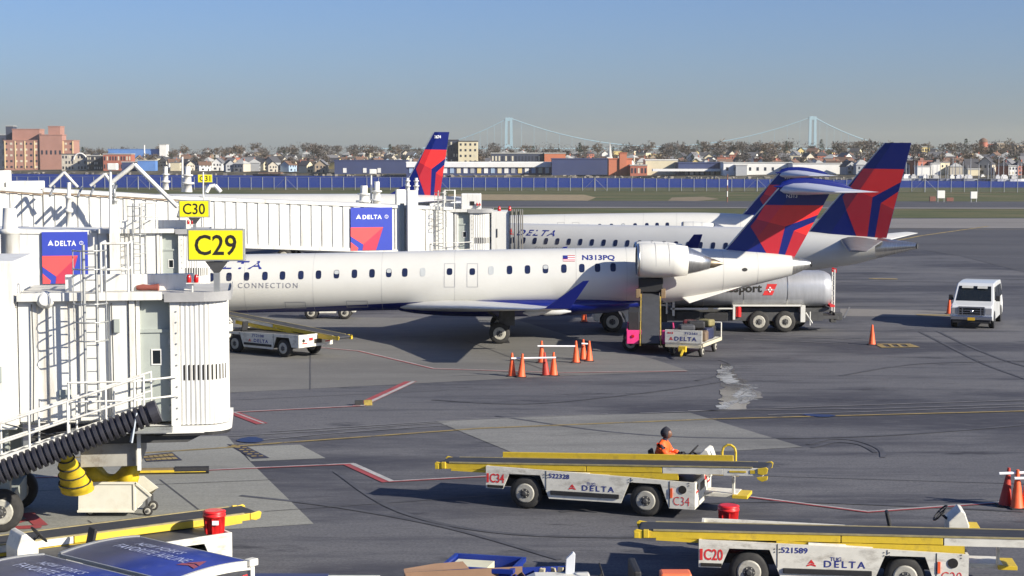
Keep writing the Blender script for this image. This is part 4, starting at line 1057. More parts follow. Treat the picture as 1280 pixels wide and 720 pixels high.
# middle aircraft
A2, B2 = W(643, 300, 103.0), W(1100, 300, 92.0)
ang2 = math.atan2(B2.y - A2.y, B2.x - A2.x); dx2 = math.cos(ang2); dy2 = math.sin(ang2)
def s2(px):       # distance along the axis seen at a pixel column
    k = ray(px, 300).x / ray(px, 300).y
    return (k * A2.y - A2.x) / (dx2 - k * dy2)
def z2(px, py): return W(px, py, A2.y + s2(px) * dy2).z
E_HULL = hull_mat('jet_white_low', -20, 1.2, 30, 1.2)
K2 = [(s2(1146) - 31.7, 2.6, 2.4, .05), (s2(1146) - 31.2, 3.1, 1.9, .6), (s2(1146) - 29.8, 3.75, 1.35, 1.15), (s2(1146) - 28.2, 4.22, 1.05, 1.42), (s2(1146) - 26, 4.33, .98, 1.5)]
for px, a, b, w in ((643, 279, 347, 1.5), (760, 281, 352, 1.5), (860, 282.5, 355, 1.5), (930, 284, 354, 1.5), (975, 286, 347, 1.42), (1015, 289.5, 338, 1.2), (1065, 294, 331, .9), (1098, 297, 323, .62), (1116, 299.5, 318.5, .42), (1146, 304, 311, .14)):
    K2.append((s2(px), z2(px, a), z2(px, b), w))
fp2 = [(s2(px), z2(px, py)) for px, py in ((1009, 292), (1104, 178.5), (1137, 178), (1108, 297.5))]
mid, MF, mfin, MP, mty = make_lowtail('white jet behind the nearest one, with the tallest blue and red fin', (A2.x, A2.y, 0), ang2, 31.7, K2, fp2, .24, hullm=E_HULL,
    win0=s2(1146) - 25.8, win1=s2(935), zwin=3.32, pitch=.765)
# its lettering
lt = MB()
def yy2(px): return s2(px) 
MF.text(lt, 'DELTA', s2(657), s2(704.5), 3.62, 3.96, bold=.02, space=1.25, shear=.25); MF.text(lt, 'CONNECTION', s2(683), s2(722), 2.78, 2.98, m=1, space=1.3); lt.build('airline_lettering', [INK, INKGREY], mid)
lt = MB(); xw, zw = s2(642.5), 3.60
widget(lt, lambda u, v: (xw + u * .62, MF.y(xw + u * .62, zw + v * .42, .012), zw + v * .42)); lt.build('airline_emblem', LIVRED, mid)
for s in (-1, 1):
    c0 = s2(1146) - 12.9
    S = [(c0 - 3.2, c0 + 2.8, s * .8, 1.5, .36), (c0 - .6, c0 + 2.6, s * 5, 1.95, .22), (c0 + 3.6, c0 + 4.9, s * 12.2, 2.75, .06), (c0 + 3.9, c0 + 5.0, s * 12.6, 2.85, .05)]
    if s > 0: S = S[::-1]
    mb = MB(); mb.loft(wing_loft(S), 0, True); w = mb.build('wing', CRJ_WING, mid)
    P0 = [(c0 + 3.8, s * 12.6, 2.84), (c0 + 5.05, s * 12.6, 2.84), (c0 + 5.75, s * 13.0, 4.52), (c0 + 5.30, s * 13.0, 4.50)]
    MB().add([(x, y - .04, z) for x, y, z in P0] + [(x, y + .04, z) for x, y, z in P0], [(0, 1, 2, 3), (7, 6, 5, 4), (0, 4, 5, 1), (1, 5, 6, 2), (2, 6, 7, 3), (3, 7, 4, 0)]).build('winglet', LIVBLUE, w, .02)
    ex = c0 - 3.0
    n_ = MB().rings((ex - 1.2, s * 4.3, 1.35), (ex + 1.6, s * 4.3, 1.35), [(0, .62), (0, .70), (.05, .76), (.3, .82), (.7, .76), (1, .6)], 28, 0, True, False).build('engine', WHITE, mid)
    MB().rings((ex - 1.0, s * 4.3, 1.35), (ex - .98, s * 4.3, 1.35), [(0, .66), (1, .66)], 24).build('fan', DKSTEEL, n_)
    MB().box(ex, ex + 2.4, s * 4.3 - .08, s * 4.3 + .08, 1.9, 2.3).build('pylon', WHITE, mid)
    g = MB().cyl((c0 + .8, s * 2.6, .5), (c0 + .8, s * 2.6, 1.8), .12).build('main_gear', STEEL, mid)
    for q in (-.26, .26): add_wheel(g, (c0 + .8, s * 2.6 + q, .5), .5, .28)
    # stabilizer
    r0, r1 = s2(1058), s2(1106)
    S = [(r0 - .3, r1, s * .35, 3.75, .34), (r0 + 1.7, r1 + .5, s * 4.9, 3.42 if s < 0 else 4.0, .09)]
    if s > 0: S = S[::-1]
    mb = MB(); mb.loft(wing_loft(S, 7), 0, True); mb.build('stabilizer', STABSHADE if s < 0 else WHITE, mid)
g = MB().cyl((s2(1146) - 28, 0, .4), (s2(1146) - 28, 0, 1.3), .09).build('nose_gear', STEEL, mid); add_wheel(g, (s2(1146) - 28, .2, .3), .3, .18); add_wheel(g, (s2(1146) - 28, -.2, .3), .3, .18)
MB().rings((s2(1145.5), 0, z2(1146, 307.5)), (s2(1147.2), 0, z2(1147, 307.6)), [(0, .15), (1, .16)], 12).build('exhaust', DKSTEEL, mid)
# left aircraft behind the jet bridges
YL = 136.0
def lx(px): return W(px, 240, YL).x
def lz(py): return W(520, py, YL).z
K3 = [(lx(100), 3.0, 2.8, .05), (lx(108), 3.9, 2.0, .8), (lx(125), 4.9, 1.5, 1.5), (lx(150), 5.3, 1.2, 1.8), (lx(200), lz(242.5), 1.2, 1.88), (lx(320), lz(242.5), 1.2, 1.88), (lx(430), lz(242.3), 1.2, 1.88), (lx(480), lz(242.3), 1.6, 1.8),
      (lx(530), lz(243.5), 2.9, 1.35), (lx(556), lz(245), 3.6, .9), (lx(572), lz(247), 4.0, .5), (lx(584), lz(249), 4.5, .25)]
left, LF_, lfin, LP, lty = make_lowtail('white jet behind the jet bridges, only roof and blue and red fin showing', (0, YL, 0), 0, 38, K3, [(lx(500), lz(243)), (lx(543), lz(165)), (lx(562), lz(164)), (lx(549.5), lz(245.5))], .26,
    hullm=E_HULL, win0=lx(140), win1=lx(500), zwin=4.3, pitch=.8)
MB().add([(lx(486), 0, lz(243.2)), (lx(507), -.1, lz(231)), (lx(507), .1, lz(231)), (lx(512), -.1, lz(244)), (lx(512), .1, lz(244))], [(0, 1, 2), (0, 3, 1), (0, 2, 4), (1, 3, 4, 2)]).build('dorsal_fillet', LIVBLUE, lfin)
t_ = MB(); pp = LP(.22, .90); put_text(t_, '3674', lambda u, v: (pp.x + u * .52, -(lty(pp.x + u * .52, pp.z) + .03), pp.z + v * .26), bold=.03); t_.build('fin_number', WHITEINK, lfin)
for s in (-1, 1):
    xw = lx(330)
    S = [(xw - 4, xw + 3, s * 1, 1.9, .4), (xw - .5, xw + 3, s * 5.5, 2.3, .25), (xw + 5.5, xw + 7, s * 16, 3.4, .07)]
    if s > 0: S = S[::-1]
    mb = MB(); mb.loft(wing_loft(S), 0, True); mb.build('wing', CRJ_WING, left)
    S = [(lx(512), lx(560), s * .4, 4.6, .22), (lx(512) + 3.1, lx(560) + 1.0, s * 6, 5.0, .07)]
    if s > 0: S = S[::-1]
    mb = MB(); mb.loft(wing_loft(S, 7), 0, True); mb.build('stabilizer', CRJ_WING, left)
    g = MB().cyl((xw + 2, s * 3, .55), (xw + 2, s * 3, 2.2), .14).build('main_gear', STEEL, left)
    for q in (-.3, .3): add_wheel(g, (xw + 2, s * 3 + q, .55), .55, .32)
    n_ = MB().rings((xw - 5, s * 5, 1.5), (xw - 1.8, s * 5, 1.5), [(0, .8), (0, .9), (.1, 1.0), (.5, 1.02), (1, .75)], 28, 0, True, True).build('engine', WHITE, left)
g = MB().cyl((lx(150), 0, .4), (lx(150), 0, 1.8), .1).build('nose_gear', STEEL, left); add_wheel(g, (lx(150), 0, .35), .35, .3)
t_ = MB(); pp2 = JP2(.27, .85); put_text(t_, '937', lambda u, v: (pp2.x + u * .42, -(jty2(pp2.x + u * .42, pp2.z) + .03), pp2.z + v * .18)); t_.build('fin_number', WHITEINK, jf2)
# ================================================================== jet bridges
def corrug(mb, x0, x1, zb0, zt0, zb1, zt1, y, pitch, dep=.06, m=0):
    x = x0; pts = []
    while x < x1 - 1e-6:
        for dx, dy in ((0, 0), (.60, 0), (.66, dep), (.94, dep)):
            xx = x + dx * pitch
            if xx < x1: pts.append((xx, y + dy))
        x += pitch
    pts.append((x1, y)); vs = []
    for xx, yy in pts:
        t = (xx - x0) / (x1 - x0); vs += [(xx, yy, zb0 + (zb1 - zb0) * t), (xx, yy, zt0 + (zt1 - zt0) * t)]
    mb.add(vs, [(2 * i, 2 * i + 2, 2 * i + 3, 2 * i + 1) for i in range(len(pts) - 1)], m)
def tunnel(e, x0, x1, z0, z1, h, y0, dep=2.6, pitch=.6, name='tunnel', trim=True):
    """z0, z1: roof heights at x0 and x1"""
    mb = MB(); corrug(mb, x0, x1, z0 - h + .18, z0 - .16, z1 - h + .18, z1 - .16, y0, pitch)
    mb.add([(x, y, z + q) for x, z in ((x0, z0), (x1, z1)) for y in (y0 + .08, y0 + dep) for q in (-h + .1, -.02)], [(0, 1, 3, 2), (4, 6, 7, 5), (0, 2, 6, 4), (1, 5, 7, 3), (2, 3, 7, 6), (0, 4, 5, 1)])
    for a, b in ((-.18, 0), (-h, -h + .2)):
        mb.add([(x, y, z + q) for x, z in ((x0, z0), (x1, z1)) for y in (y0 - .05, y0 + dep + .05) for q in (a, b)], [(0, 1, 3, 2), (4, 6, 7, 5), (0, 2, 6, 4), (1, 5, 7, 3), (2, 3, 7, 6), (0, 4, 5, 1)])
    o = mb.build(name, BRWHITE, e)
    if trim:
        t = MB(); t.bar((x0 - .02, y0 - .07, z0 - .24), (x1 + .02, y0 - .07, z1 - .24), .03, .05); t.build('rust_trim', RUST, o)
    return o
RUST = mat('rusty_trim', (0.34, 0.24, 0.15), 0.8, var=0.4, scale=3)
def sign_panel(e, x0, x1, z0, z1, y):
    w, h = x1 - x0, z1 - z0; s = MB().box(x0, x1, y - .03, y, z0, z1).build('logo_panel', SIGNBLUE, e)
    fn = lambda u, v, k=.036: (x0 + u * w, y - k, z0 + v * h)
    a, b = MB(), MB()
    a.poly([fn(u, v) for u, v in ((0, .54), (.78, .54), (.30, .14), (0, .33))]); a.poly([fn(u, v) for u, v in ((0, .20), (.18, .06), (.16, 0), (0, 0))])
    b.poly([fn(u, v, .037) for u, v in ((.78, .54), (.63, .08), (.60, 0), (.28, 0), (.30, .14))])
    a.build('logo_facet', LIVRED_P, s); b.build('logo_facet', LIVRED2_P, s)
    t = MB(); put_text(t, 'DELTA', lambda u, v: fn(.285 + u * .46, .73 + v * .10, .038), bold=.03, space=1.2)
    widget(t, lambda u, v: fn(.13 + u * .12, .73 + v * .115, .038))
    n = 14; c0, c1 = fn(.86, .785), None
    ring = [(c0[0] + .045 * w * k2 * math.cos(2 * math.pi * k / n), c0[1] - .003, c0[2] + .045 * w * k2 * math.sin(2 * math.pi * k / n)) for k2 in (1, .78) for k in range(n)]
    t.add(ring, [(k, (k + 1) % n, n + (k + 1) % n, n + k) for k in range(n)])
    t.bar((c0[0], c0[1] - .004, c0[2] - .045 * w), (c0[0], c0[1] - .004, c0[2] + .045 * w), .01, .004); t.bar((c0[0] - .04 * w, c0[1] - .004, c0[2]), (c0[0] + .04 * w, c0[1] - .004, c0[2]), .01, .004)
    t.build('logo_lettering', WHITEINK, s); return s
SIGNBLUE = mat('sign_blue', (0.045, 0.07, 0.42), 0.4, var=0.03); LIVRED_P = mat('sign_red', (0.85, 0.10, 0.10), 0.4, var=0.03); LIVRED2_P = mat('sign_dark_red', (0.52, 0.05, 0.09), 0.4, var=0.03)

def bridge_head(e, end=True, D=1.0):
    """cab of a bridge: x to the right from the door's left edge, y away, z up (metres)"""
    # cab box behind everything
    MB().box(-2.6, 1.75, .55, 3.0, 2.35, 5.15).build('cab_body', BRWHITE, e)
    w = MB(); corrug(w, -2.6, -.22, 2.5, 5.17, 2.5, 5.17, 0.02, .65, .07)
    w.box(-2.6, -.22, .12, .56, 2.45, 5.16).box(-.22, -.10, -.03, .56, 2.4, 5.2).box(-.08, .0, .05, .56, 2.4, 5.18)
    w.build('cab_side_wall', BRWHITE, e)
    dr = MB().box(0.0, .66, .16, .22, 2.42, 4.42).build('door', BRGREY, e, .006)
    MB().box(.26, .44, .145, .162, 3.72, 4.02).build('window', GLASS, dr); MB().box(.235, .265, .14, .163, 3.69, 4.05).box(.435, .465, .14, .163, 3.69, 4.05).box(.265, .435, .14, .163, 3.69, 3.72).box(.265, .435, .14, .163, 4.02, 4.05).build('window_frame', BRWHITE, dr)
    MB().box(.06, .30, .10, .15, 3.33, 3.37).box(-.02, .08, .06, .16, 3.12, 3.45).build('handle', STEEL, dr)
    for z in (2.65, 3.2, 4.15): MB().box(.60, .65, .13, .17, z, z + .12).build('hinge', STEEL, dr)
    MB().box(0.0, .66, .20, .26, 4.48, 5.17).box(0, .66, .12, .22, 4.42, 4.49).build('door_header', BRGREY, e)
    MB().box(.66, .86, -.04, .56, 2.3, 5.18).build('corner_post', BRWHITE, e, .01)
    bo = MB()
    for k in range(12): bo.cyl((.80, -.045, 2.5 + k * .24), (.80, -.06, 2.5 + k * .24), .018, n=6)
    bo.build('bolt', STEEL, e)
    # rolling fluted wall, curved at its far corner
    path = []
    x = .86
    while x < 1.38: path.append((x, 0.0, 0, -1)); x += .052
    for k in range(0, 17):
        a = (math.pi / 2) * k / 16; path.append((1.38 + .50 * math.sin(a), .50 - .50 * math.cos(a), math.sin(a), -math.cos(a)))
    y = .55
    while y < 2.6: path.append((1.88, y, 1, 0)); y += .052
    vs = []
    for i, (x, y, nx, ny) in enumerate(path):
        d = .022 if i % 2 else 0
        for z in (2.36, 5.15): vs.append((x + nx * d, y + ny * d, z))
    MB().add(vs, [(2 * i, 2 * i + 2, 2 * i + 3, 2 * i + 1) for i in range(len(path) - 1)], 0, False).build('fluted_wall', BRWHITE, e)
    vt = MB()
    for i in range(2, 24, 2):
        x, y, nx, ny = path[i]; vt.box(x - .016 + nx * .005, x + .016 + nx * .005, y - .028, y - .004, 3.36, 3.70)
    vt.build('vent_slot', SIGNBLK, e)
    # roof slab with grey fascia
    def rl(off, z0, z1, mb):
        p = [(-.5, -.12 - off), (1.4, -.12 - off)] + [(1.4 + (.56 + off) * math.sin(a), .44 - (.56 + off) * math.cos(a)) for a in [math.pi / 2 * k / 10 for k in range(1, 11)]] + [(1.96 + off, 3.05), (-2.9, 3.05), (-2.9, -.06)]
        mb.prism(p, 'z', z0, z1)
    m_ = MB(); rl(0, 5.19, 5.29, m_); m_.build('roof_slab', ROOFGREY, e)
    m_ = MB(); m_.box(.55, 1.42, -.155, -.122, 5.12, 5.33); m_.add([v for k in range(9) for v in ((1.42 + .575 * math.sin(math.pi / 2 * k / 8), .44 - .575 * math.cos(math.pi / 2 * k / 8), 5.12), (1.42 + .575 * math.sin(math.pi / 2 * k / 8), .44 - .575 * math.cos(math.pi / 2 * k / 8), 5.33))],
        [(2 * k, 2 * k + 2, 2 * k + 3, 2 * k + 1) for k in range(8)], 0, True)
    m_.box(1.985, 2.0, .44, 3.0, 5.12, 5.33); m_.build('roof_fascia', mat('fascia_grey', (0.30, 0.30, 0.30), .8, var=.2), e)
    m_ = MB().box(-2.6, .5, -.16, -.10, 5.17, 5.35); m_.build('roof_edge', BRWHITE, e)
    MB().box(-1.7, 1.15, 1.05, 1.25, 5.29, 5.66).build('roof_parapet', BRWHITE, e, .01)
    # floor ring and underside
    m_ = MB(); m_.box(-.1, 1.38, -.10, .55, 2.18, 2.34)
    p = [(1.38, -.10)] + [(1.38 + .60 * math.sin(a), .50 - .60 * math.cos(a)) for a in [math.pi / 2 * k / 10 for k in range(1, 11)]] + [(1.98, 2.6), (1.38, 2.6)]
    m_.prism(p, 'z', 2.2, 2.34); m_.build('floor_rim', BRWHITE, e)
    m_ = MB(); p = [(.3, -.06), (1.38, -.06)] + [(1.38 + .565 * math.sin(a), .50 - .565 * math.cos(a)) for a in [math.pi / 2 * k / 10 for k in range(1, 11)]] + [(1.94, 2.6), (.3, 2.6)]
    m_.prism(p, 'z', 2.12, 2.20); m_.build('rubber_seal', BLACK, e)
    MB().prism([(-2.4, 1.95), (1.0, 1.95), (1.35, 2.12), (-2.4, 2.12)], 'y', .1, 2.6).build('underframe', DKSTEEL, e)
    # ladder with cage
    L_ = MB(); L_.cyl((-1.13, -.50, 2.7), (-1.13, -.50, 6.42), .035, n=8).cyl((-.86, -.50, 2.7), (-.86, -.50, 6.42), .035, n=8)
    for k in range(13): L_.cyl((-1.13, -.5, 2.8 + k * .285), (-.86, -.5, 2.8 + k * .285), .014, n=6)
    lad = L_.build('ladder', STEEL, e); cg = MB()
    for z in (4.35, 4.75, 5.15, 5.9, 6.3):
        pts = [(-.995 + .36 * math.cos(a), -.55 - .36 * math.sin(a) * .9, z - .0 * a) for a in [math.pi * (-.1 + 1.2 * k / 12) for k in range(13)]]; cg.tube(pts, .018, 6)
    for a in (0.1, .35, .65, .9): cg.cyl((-.995 + .36 * math.cos(math.pi * a), -.55 - .324 * math.sin(math.pi * a), 4.35), (-.995 + .36 * math.cos(math.pi * a), -.55 - .324 * math.sin(math.pi * a), 6.3), .012, n=6)
    cg.build('cage', STEEL, lad)
    rl_ = MB()
    for x, y in ((-.80, -.1), (-.22, -.1), (-.80, 1.0), (-.22, 1.0)): rl_.cyl((x, y, 5.2), (x, y, 6.42), .028, n=8)
    for z in (5.85, 6.42): rl_.tube([(-.80, 1.0, z), (-.80, -.1, z), (-.22, -.1, z), (-.22, 1.0, z)], .026, 8)
    rl_.build('roof_railing', BRWHITE, e)
    # landing railing by the door
    r_ = MB()
    for z in (3.0, 3.42): r_.tube([(-1.5, -.55, z), (-.1, -.52, z), (.8, -.08, z + .03)], .022, 8)
    for x in (-1.5, -.1): r_.cyl((x, -.54, 2.3), (x, -.54, 3.42), .024, n=8)
    r_.build('landing_railing', BRWHITE, e)
    MB().box(-1.5, .7, -.6, .0, 2.28, 2.34).build('landing', STEEL, e)
    lp = MB().box(1.145, 1.175, .185, .215, 5.29, 5.50).box(1.02, 1.30, .12, .28, 5.50, 5.52).build('lamp_bracket', BRWHITE, e)
    for x in (1.08, 1.24): MB().rings((x, .2, 5.525), (x, .2, 5.70), [(0, .05), (.15, .055), (.7, .055), (1, .03)], 10).build('lamp', REDLAMP, lp)
    if end:
        MB().box(1.9, 2.95, .1, 3.0, 2.36, 5.2).build('cab_front', BRWHITE, e, .02)
        b = MB()
        for k in range(7): b.add([(2.96 + .12 * k, y, z) for y, z in ((.0 - .1 * (k % 2), 2.3), (.0 - .1 * (k % 2), 5.25), (3.0, 5.25), (3.0, 2.3))] + [(3.02 + .12 * k, y, z) for y, z in ((.0 - .1 * (k % 2), 2.3), (.0 - .1 * (k % 2), 5.25 ), (3.0, 5.25), (3.0, 2.3))],
                [(0, 1, 2, 3), (7, 6, 5, 4), (0, 4, 5, 1), (1, 5, 6, 2), (2, 6, 7, 3), (3, 7, 4, 0)])
        b.build('bellows_canopy', mat('bellows_grey', (0.22, 0.21, 0.19), .9, var=.2), e)
        MB().box(2.2, 2.26, .07, .09, 3.7, 4.2).build('stencil', SIGNBLK, e)
def undercarriage(e, x, yc, ztop, r=.48):
    m_ = MB()
    for y in (yc - 1.0, yc + 1.0): m_.box(x - .18, x + .18, y - .14, y + .14, r, ztop).box(x - .1, x + .1, y - .1, y + .1, ztop, ztop + .3)
    m_.box(x - .25, x + .25, yc - 1.1, yc + 1.1, r - .1, r + .35); u = m_.build('undercarriage', BRGREY, e)
    for y in (yc - 1.25, yc + 1.25): add_wheel(u, (x, y, r), r, .34)

def gate_sign(txt, label, loc, zc, post_z0, pl=.0):
    e = thing('gate_sign', label, 'sign', loc)
    w, h = 1.27, .72; z0 = zc - h / 2 - loc[2]
    MB().box(-w/2, w/2, -.09, .09, z0, z0 + h).build('sign_box', STEEL, e, .012)
    pn = MB().box(-w/2 + .035, w/2 - .035, -.098, -.088, z0 + .035, z0 + h - .035).build('sign_panel', SIGNYEL, e)
    t = MB(); put_text(t, txt, lambda u, v: (-w/2 + .17 + u * (w - .34), -.104, z0 + .13 + v * (h - .26)), bold=.012); t.build('lettering', SIGNBLK, pn)
    MB().prism([(-.25, z0 - .01), (.25, z0 - .01), (.06, z0 - .26), (-.06, z0 - .26)], 'y', -.05, .05).build('bracket', DKSTEEL, e)
    MB().box(-.065, .065, -.05, .05, post_z0 - loc[2], z0 - .25).build('post', STEEL, e)
    return e

# nearest bridge
Y1 = 37.0
br1 = thing('jet_bridge', 'large white jet bridge nearest us, its grey door and fluted cab under the C29 sign', 'jet bridge', (W(176, 500, Y1).x, Y1, 0), R(8.5))
bridge_head(br1, False)
tunnel(br1, -12, -2.62, 5.28, 5.22, 2.78, .05, 2.9, .65, trim=False)
MB().box(-4.6, -2.66, -.10, 3.0, 2.35, 6.05).build('tunnel_collar', BRWHITE, br1, .02)
MB().box(-1.35, -.05, .2, 2.4, 1.42, 1.95).build('equipment_box', mat('box_grey', (.32, .31, .28), .7, var=.2, dirt=(.12, .08, .05), dirt_amt=.8, dirt_scale=3), br1, .01)
MB().box(-.10, -.02, .0, .1, 1.35, 2.5).build('hanger_post', BRWHITE, br1)
undercarriage(br1, -3.10, 1.55, 2.3, .48)
cb1 = MB()
for pts in ([(-3.3, -.14, 5.4), (-3.25, -.16, 4.2), (-3.32, -.15, 2.6)], [(-2.3, -.03, 5.1), (-2.28, -.05, 3.9), (-2.32, -.04, 2.5)], [(-.6, -.02, 5.1), (-.58, -.04, 3.9), (-.58, -.02, 2.5)], [(-2.9, -.2, 2.5), (-2.0, -.25, 2.25), (-1.2, -.2, 2.35), (-.4, -.2, 2.2)], [(-3.0, .1, 1.9), (-2.3, .0, 1.5), (-1.6, .0, 1.75), (-1.3, .1, 1.9)]): cb1.tube(pts, .014, 6)
cb1.build('cable', DKSTEEL, br1)
jb = MB().box(-3.15, -2.95, -.18, -.10, 3.4, 3.75).box(-.55, -.42, -.08, .03, 4.45, 4.75).box(-1.75, -1.5, -.05, .03, 3.0, 3.2); jb.build('junction_box', BRGREY, br1, .01)
gate_sign('C29', 'large yellow gate sign reading C29 on the nearest bridge cab', (W(271, 340, Y1 + .5).x, Y1 + .5, 5.30), cz(306, Y1 + .5), 5.29)
cr = Matrix.Identity(4)
# junk on its roof: beacon knob, cable roll
MB().rings((-.1 - 1.9, -.05, 5.2), (-.1 - 1.9, -.2, 5.2), [(0, .16), (.5, .2), (1, .12)], 14).build('floodlight', BRWHITE, br1)
tag(MB().rings((W(190, 358, 38).x - .35, 38, 5.36), (W(190, 358, 38).x + .15, 38, 5.36), [(0, .05), (.3, .08), (.6, .06), (1, .09)], 8).build('roof_lamp', mat('rust_red', (.25, .07, .05), .7)), 'small rusty lamp lying on the nearest bridge roof', 'lamp')
# inclined walkway (white rails) and ribbed hose
wk = thing('service_stair', 'white railed stair sloping under the nearest jet bridge', 'stairs', W(178, 520, 36.2))
o_ = wk.location.copy()
def lc(px, py, Y=None): return W(px, py, Y or 36.2 - (180 - px) / 240 * .75) - o_
st_ = MB(); st_.bar(lc(180, 516), lc(-60, 596), .06, .17); st_.bar(lc(180, 516) + Vector((0, .75, 0)), lc(-60, 596) + Vector((0, .75, 0)), .06, .17); st_.build('stringer', BRWHITE, wk)
for k in range(16):
    a = lc(172, 518).lerp(lc(-50, 592), k / 15); MB().box(a.x - .12, a.x + .12, a.y, a.y + .74, a.z, a.z + .03).build('tread', STEEL, wk)
for dz in (.38, .80):
    MB().tube([lc(180, 516) + Vector((0, 0, dz)), lc(-60, 596) + Vector((0, 0, dz))], .026, 8).build('handrail', BRWHITE, wk)
    MB().tube([lc(180, 516) + Vector((0, .75, dz)), lc(-60, 596) + Vector((0, .75, dz))], .026, 8).build('handrail', BRWHITE, wk)
for k in range(6):
    a = lc(180, 516).lerp(lc(-60, 596), k / 5.0)
    for yy in (0, .75): MB().cyl(a + Vector((0, yy, -.05)), a + Vector((0, yy, .82)), .024, n=8).build('rail_post', BRWHITE, wk)
a, b = W(198, 513, 35.0), W(-70, 618, 34.2); hs = MB(); Lh = (b - a).length; prof = [(0, .12), (.0, .24), (.18 / Lh, .25), (.2 / Lh, .22)]
n_r = int(Lh / .13)
for k in range(2, n_r): t = k * .13 / Lh; prof += [(t, .19), (t + .025 / Lh, .245), (t + .085 / Lh, .245), (t + .105 / Lh, .19)]
hs.rings(a, b, prof, 24, 0, False); hose = hs.build('air_hose', mat('hose_black', (.028, .028, .036), .5, var=.25, scale=5)); tag(hose, 'thick black ribbed air hose slanting under the nearest bridge', 'hose')
STRAP = mat('strap_grey', (.45, .50, .55), .6)
for px, py, h_, lab in ((164, 553, .62, 'grey steel bracket under the upper end of the ribbed hose'), (82, 566, .30, 'short grey bracket below the ribbed hose above the yellow duct')):
    p = W(px, py, 34.72); tag(MB().bar(p, p + Vector((.10, .05, h_)), .15, .03).build('hose_bracket', STRAP), lab, 'bracket')
# yellow duct and bin cart
def blobby(name, secs, m, seed, amp=.04):      # irregular tube of rings: (centre, radius a, radius b)
    q = random.Random(seed); out = []
    for (c, ra, rb) in secs:
        out.append([(c[0] + ra * math.cos(t) * (1 + q.uniform(-amp, amp)), c[1] + rb * math.sin(t) * .7, c[2] + rb * math.sin(t) * (1 + q.uniform(-amp, amp))) for t in [2 * math.pi * k / 14 for k in range(14)]])
    mb = MB(); mb.loft(out, 0, True); return mb.build(name, m)
DUCT = mat('duct_yellow', (.62, .44, .015), .65, var=.3, scale=3, dirt=(.2, .13, .02), dirt_amt=.7, dirt_scale=2)
d1 = MB(); secs = []
P0, P1 = W(80, 566, 36.2), W(97, 612, 37.4)
for k in range(15):
    t = k / 14; c = P0.lerp(P1, t); r = (.12 + .26 * t) * (1 + (.10 if k % 4 == 0 else -.02)); secs.append([(c.x + r * math.cos(q), c.y + r * math.sin(q), c.z + .08 * math.sin(q)) for q in [2 * math.pi * j / 18 for j in range(18)]])
d1.loft(secs, 0, True); o = d1.build('air_duct', DUCT); tag(o, 'yellow fabric air duct hanging from the black hose into the bin', 'duct')
rb_ = MB()
for k in (2, 5, 8, 11):
    t = k / 14; c = P0.lerp(P1, t); r = .14 + .265 * t; pts = [(c.x + r * math.cos(q), c.y + r * math.sin(q), c.z + .08 * math.sin(q)) for q in [2 * math.pi * j / 18 for j in range(19)]]; rb_.tube(pts, .018, 5)
rb_.build('black_band', BLACK, o)
ct = thing('bin_cart', 'white steel bin cart on castors under the nearest bridge', 'cart', (W(137, 640, 38.6).x, 38.8, 0))
ox = ct.location.x; xa, xb, xc_ = W(100, 640, 38.5).x - ox, W(170, 640, 38.5).x - ox, W(190, 640, 38.5).x - ox
CARTW = mat('cart_cream', (.70, .68, .58), .5, var=.1, dirt=(.3, .24, .14), dirt_amt=.5)
m_ = MB()
for y in (-.45, .42): m_.prism([(xa, .14), (xb, .16), (xc_, .52), (xb + .03, .80), (xa + .02, .80)], 'y', y, y + .03)
m_.box(xa, xa + .03, -.42, .42, .14, .8).box(xa, xb, -.42, .42, .14, .18); m_.add([(xb, -.42, .16), (xc_, -.42, .52), (xc_, .42, .52), (xb, .42, .16)], [(0, 1, 2, 3)]); m_.build('bin', CARTW, ct)
m_ = MB().box(xa - .02, xb + .05, -.48, -.44, .78, .83).box(xb - .02, xb + .02, -.475, -.45, .16, .8).box(xa - .02, xb, -.475, -.45, .12, .17).bar((xb + .03, -.46, .81), (xc_ + .02, -.46, .5), .04, .05); m_.build('bin_rim', CARTW, ct)
for y in (-.3, .3): MB().bar((xc_ - .12, y, .4), (xc_ - .12, y, .12), .05, .05).build('castor_fork', DKSTEEL, ct); add_wheel(ct, (xc_ - .10, y, .12), .12, .06)
for y in (-.3, .3): add_wheel(ct, (xa + .25, y, .12), .12, .06)
dd = MB(); q = random.Random(3); secs = []
for k in range(17):
    t = k / 16; x = W(104 + 68 * t, 600, 38.8).x; r = (.20 + .07 * math.sin(t * 9)) * (1 if 0 < k < 16 else .3); z = .86 + .08 * math.sin(t * 7 + 1)
    secs.append([(x + .05 * math.sin(3 * a), 38.8 + r * 1.3 * math.cos(a), z + r * math.sin(a) * (1 + .15 * math.sin(5 * a + k))) for a in [2 * math.pi * j / 16 for j in range(16)]])
dd.loft(secs, 0, True); o = dd.build('duct_fabric', DUCT); tag(o, 'yellow duct fabric bunched up in the white bin', 'duct')
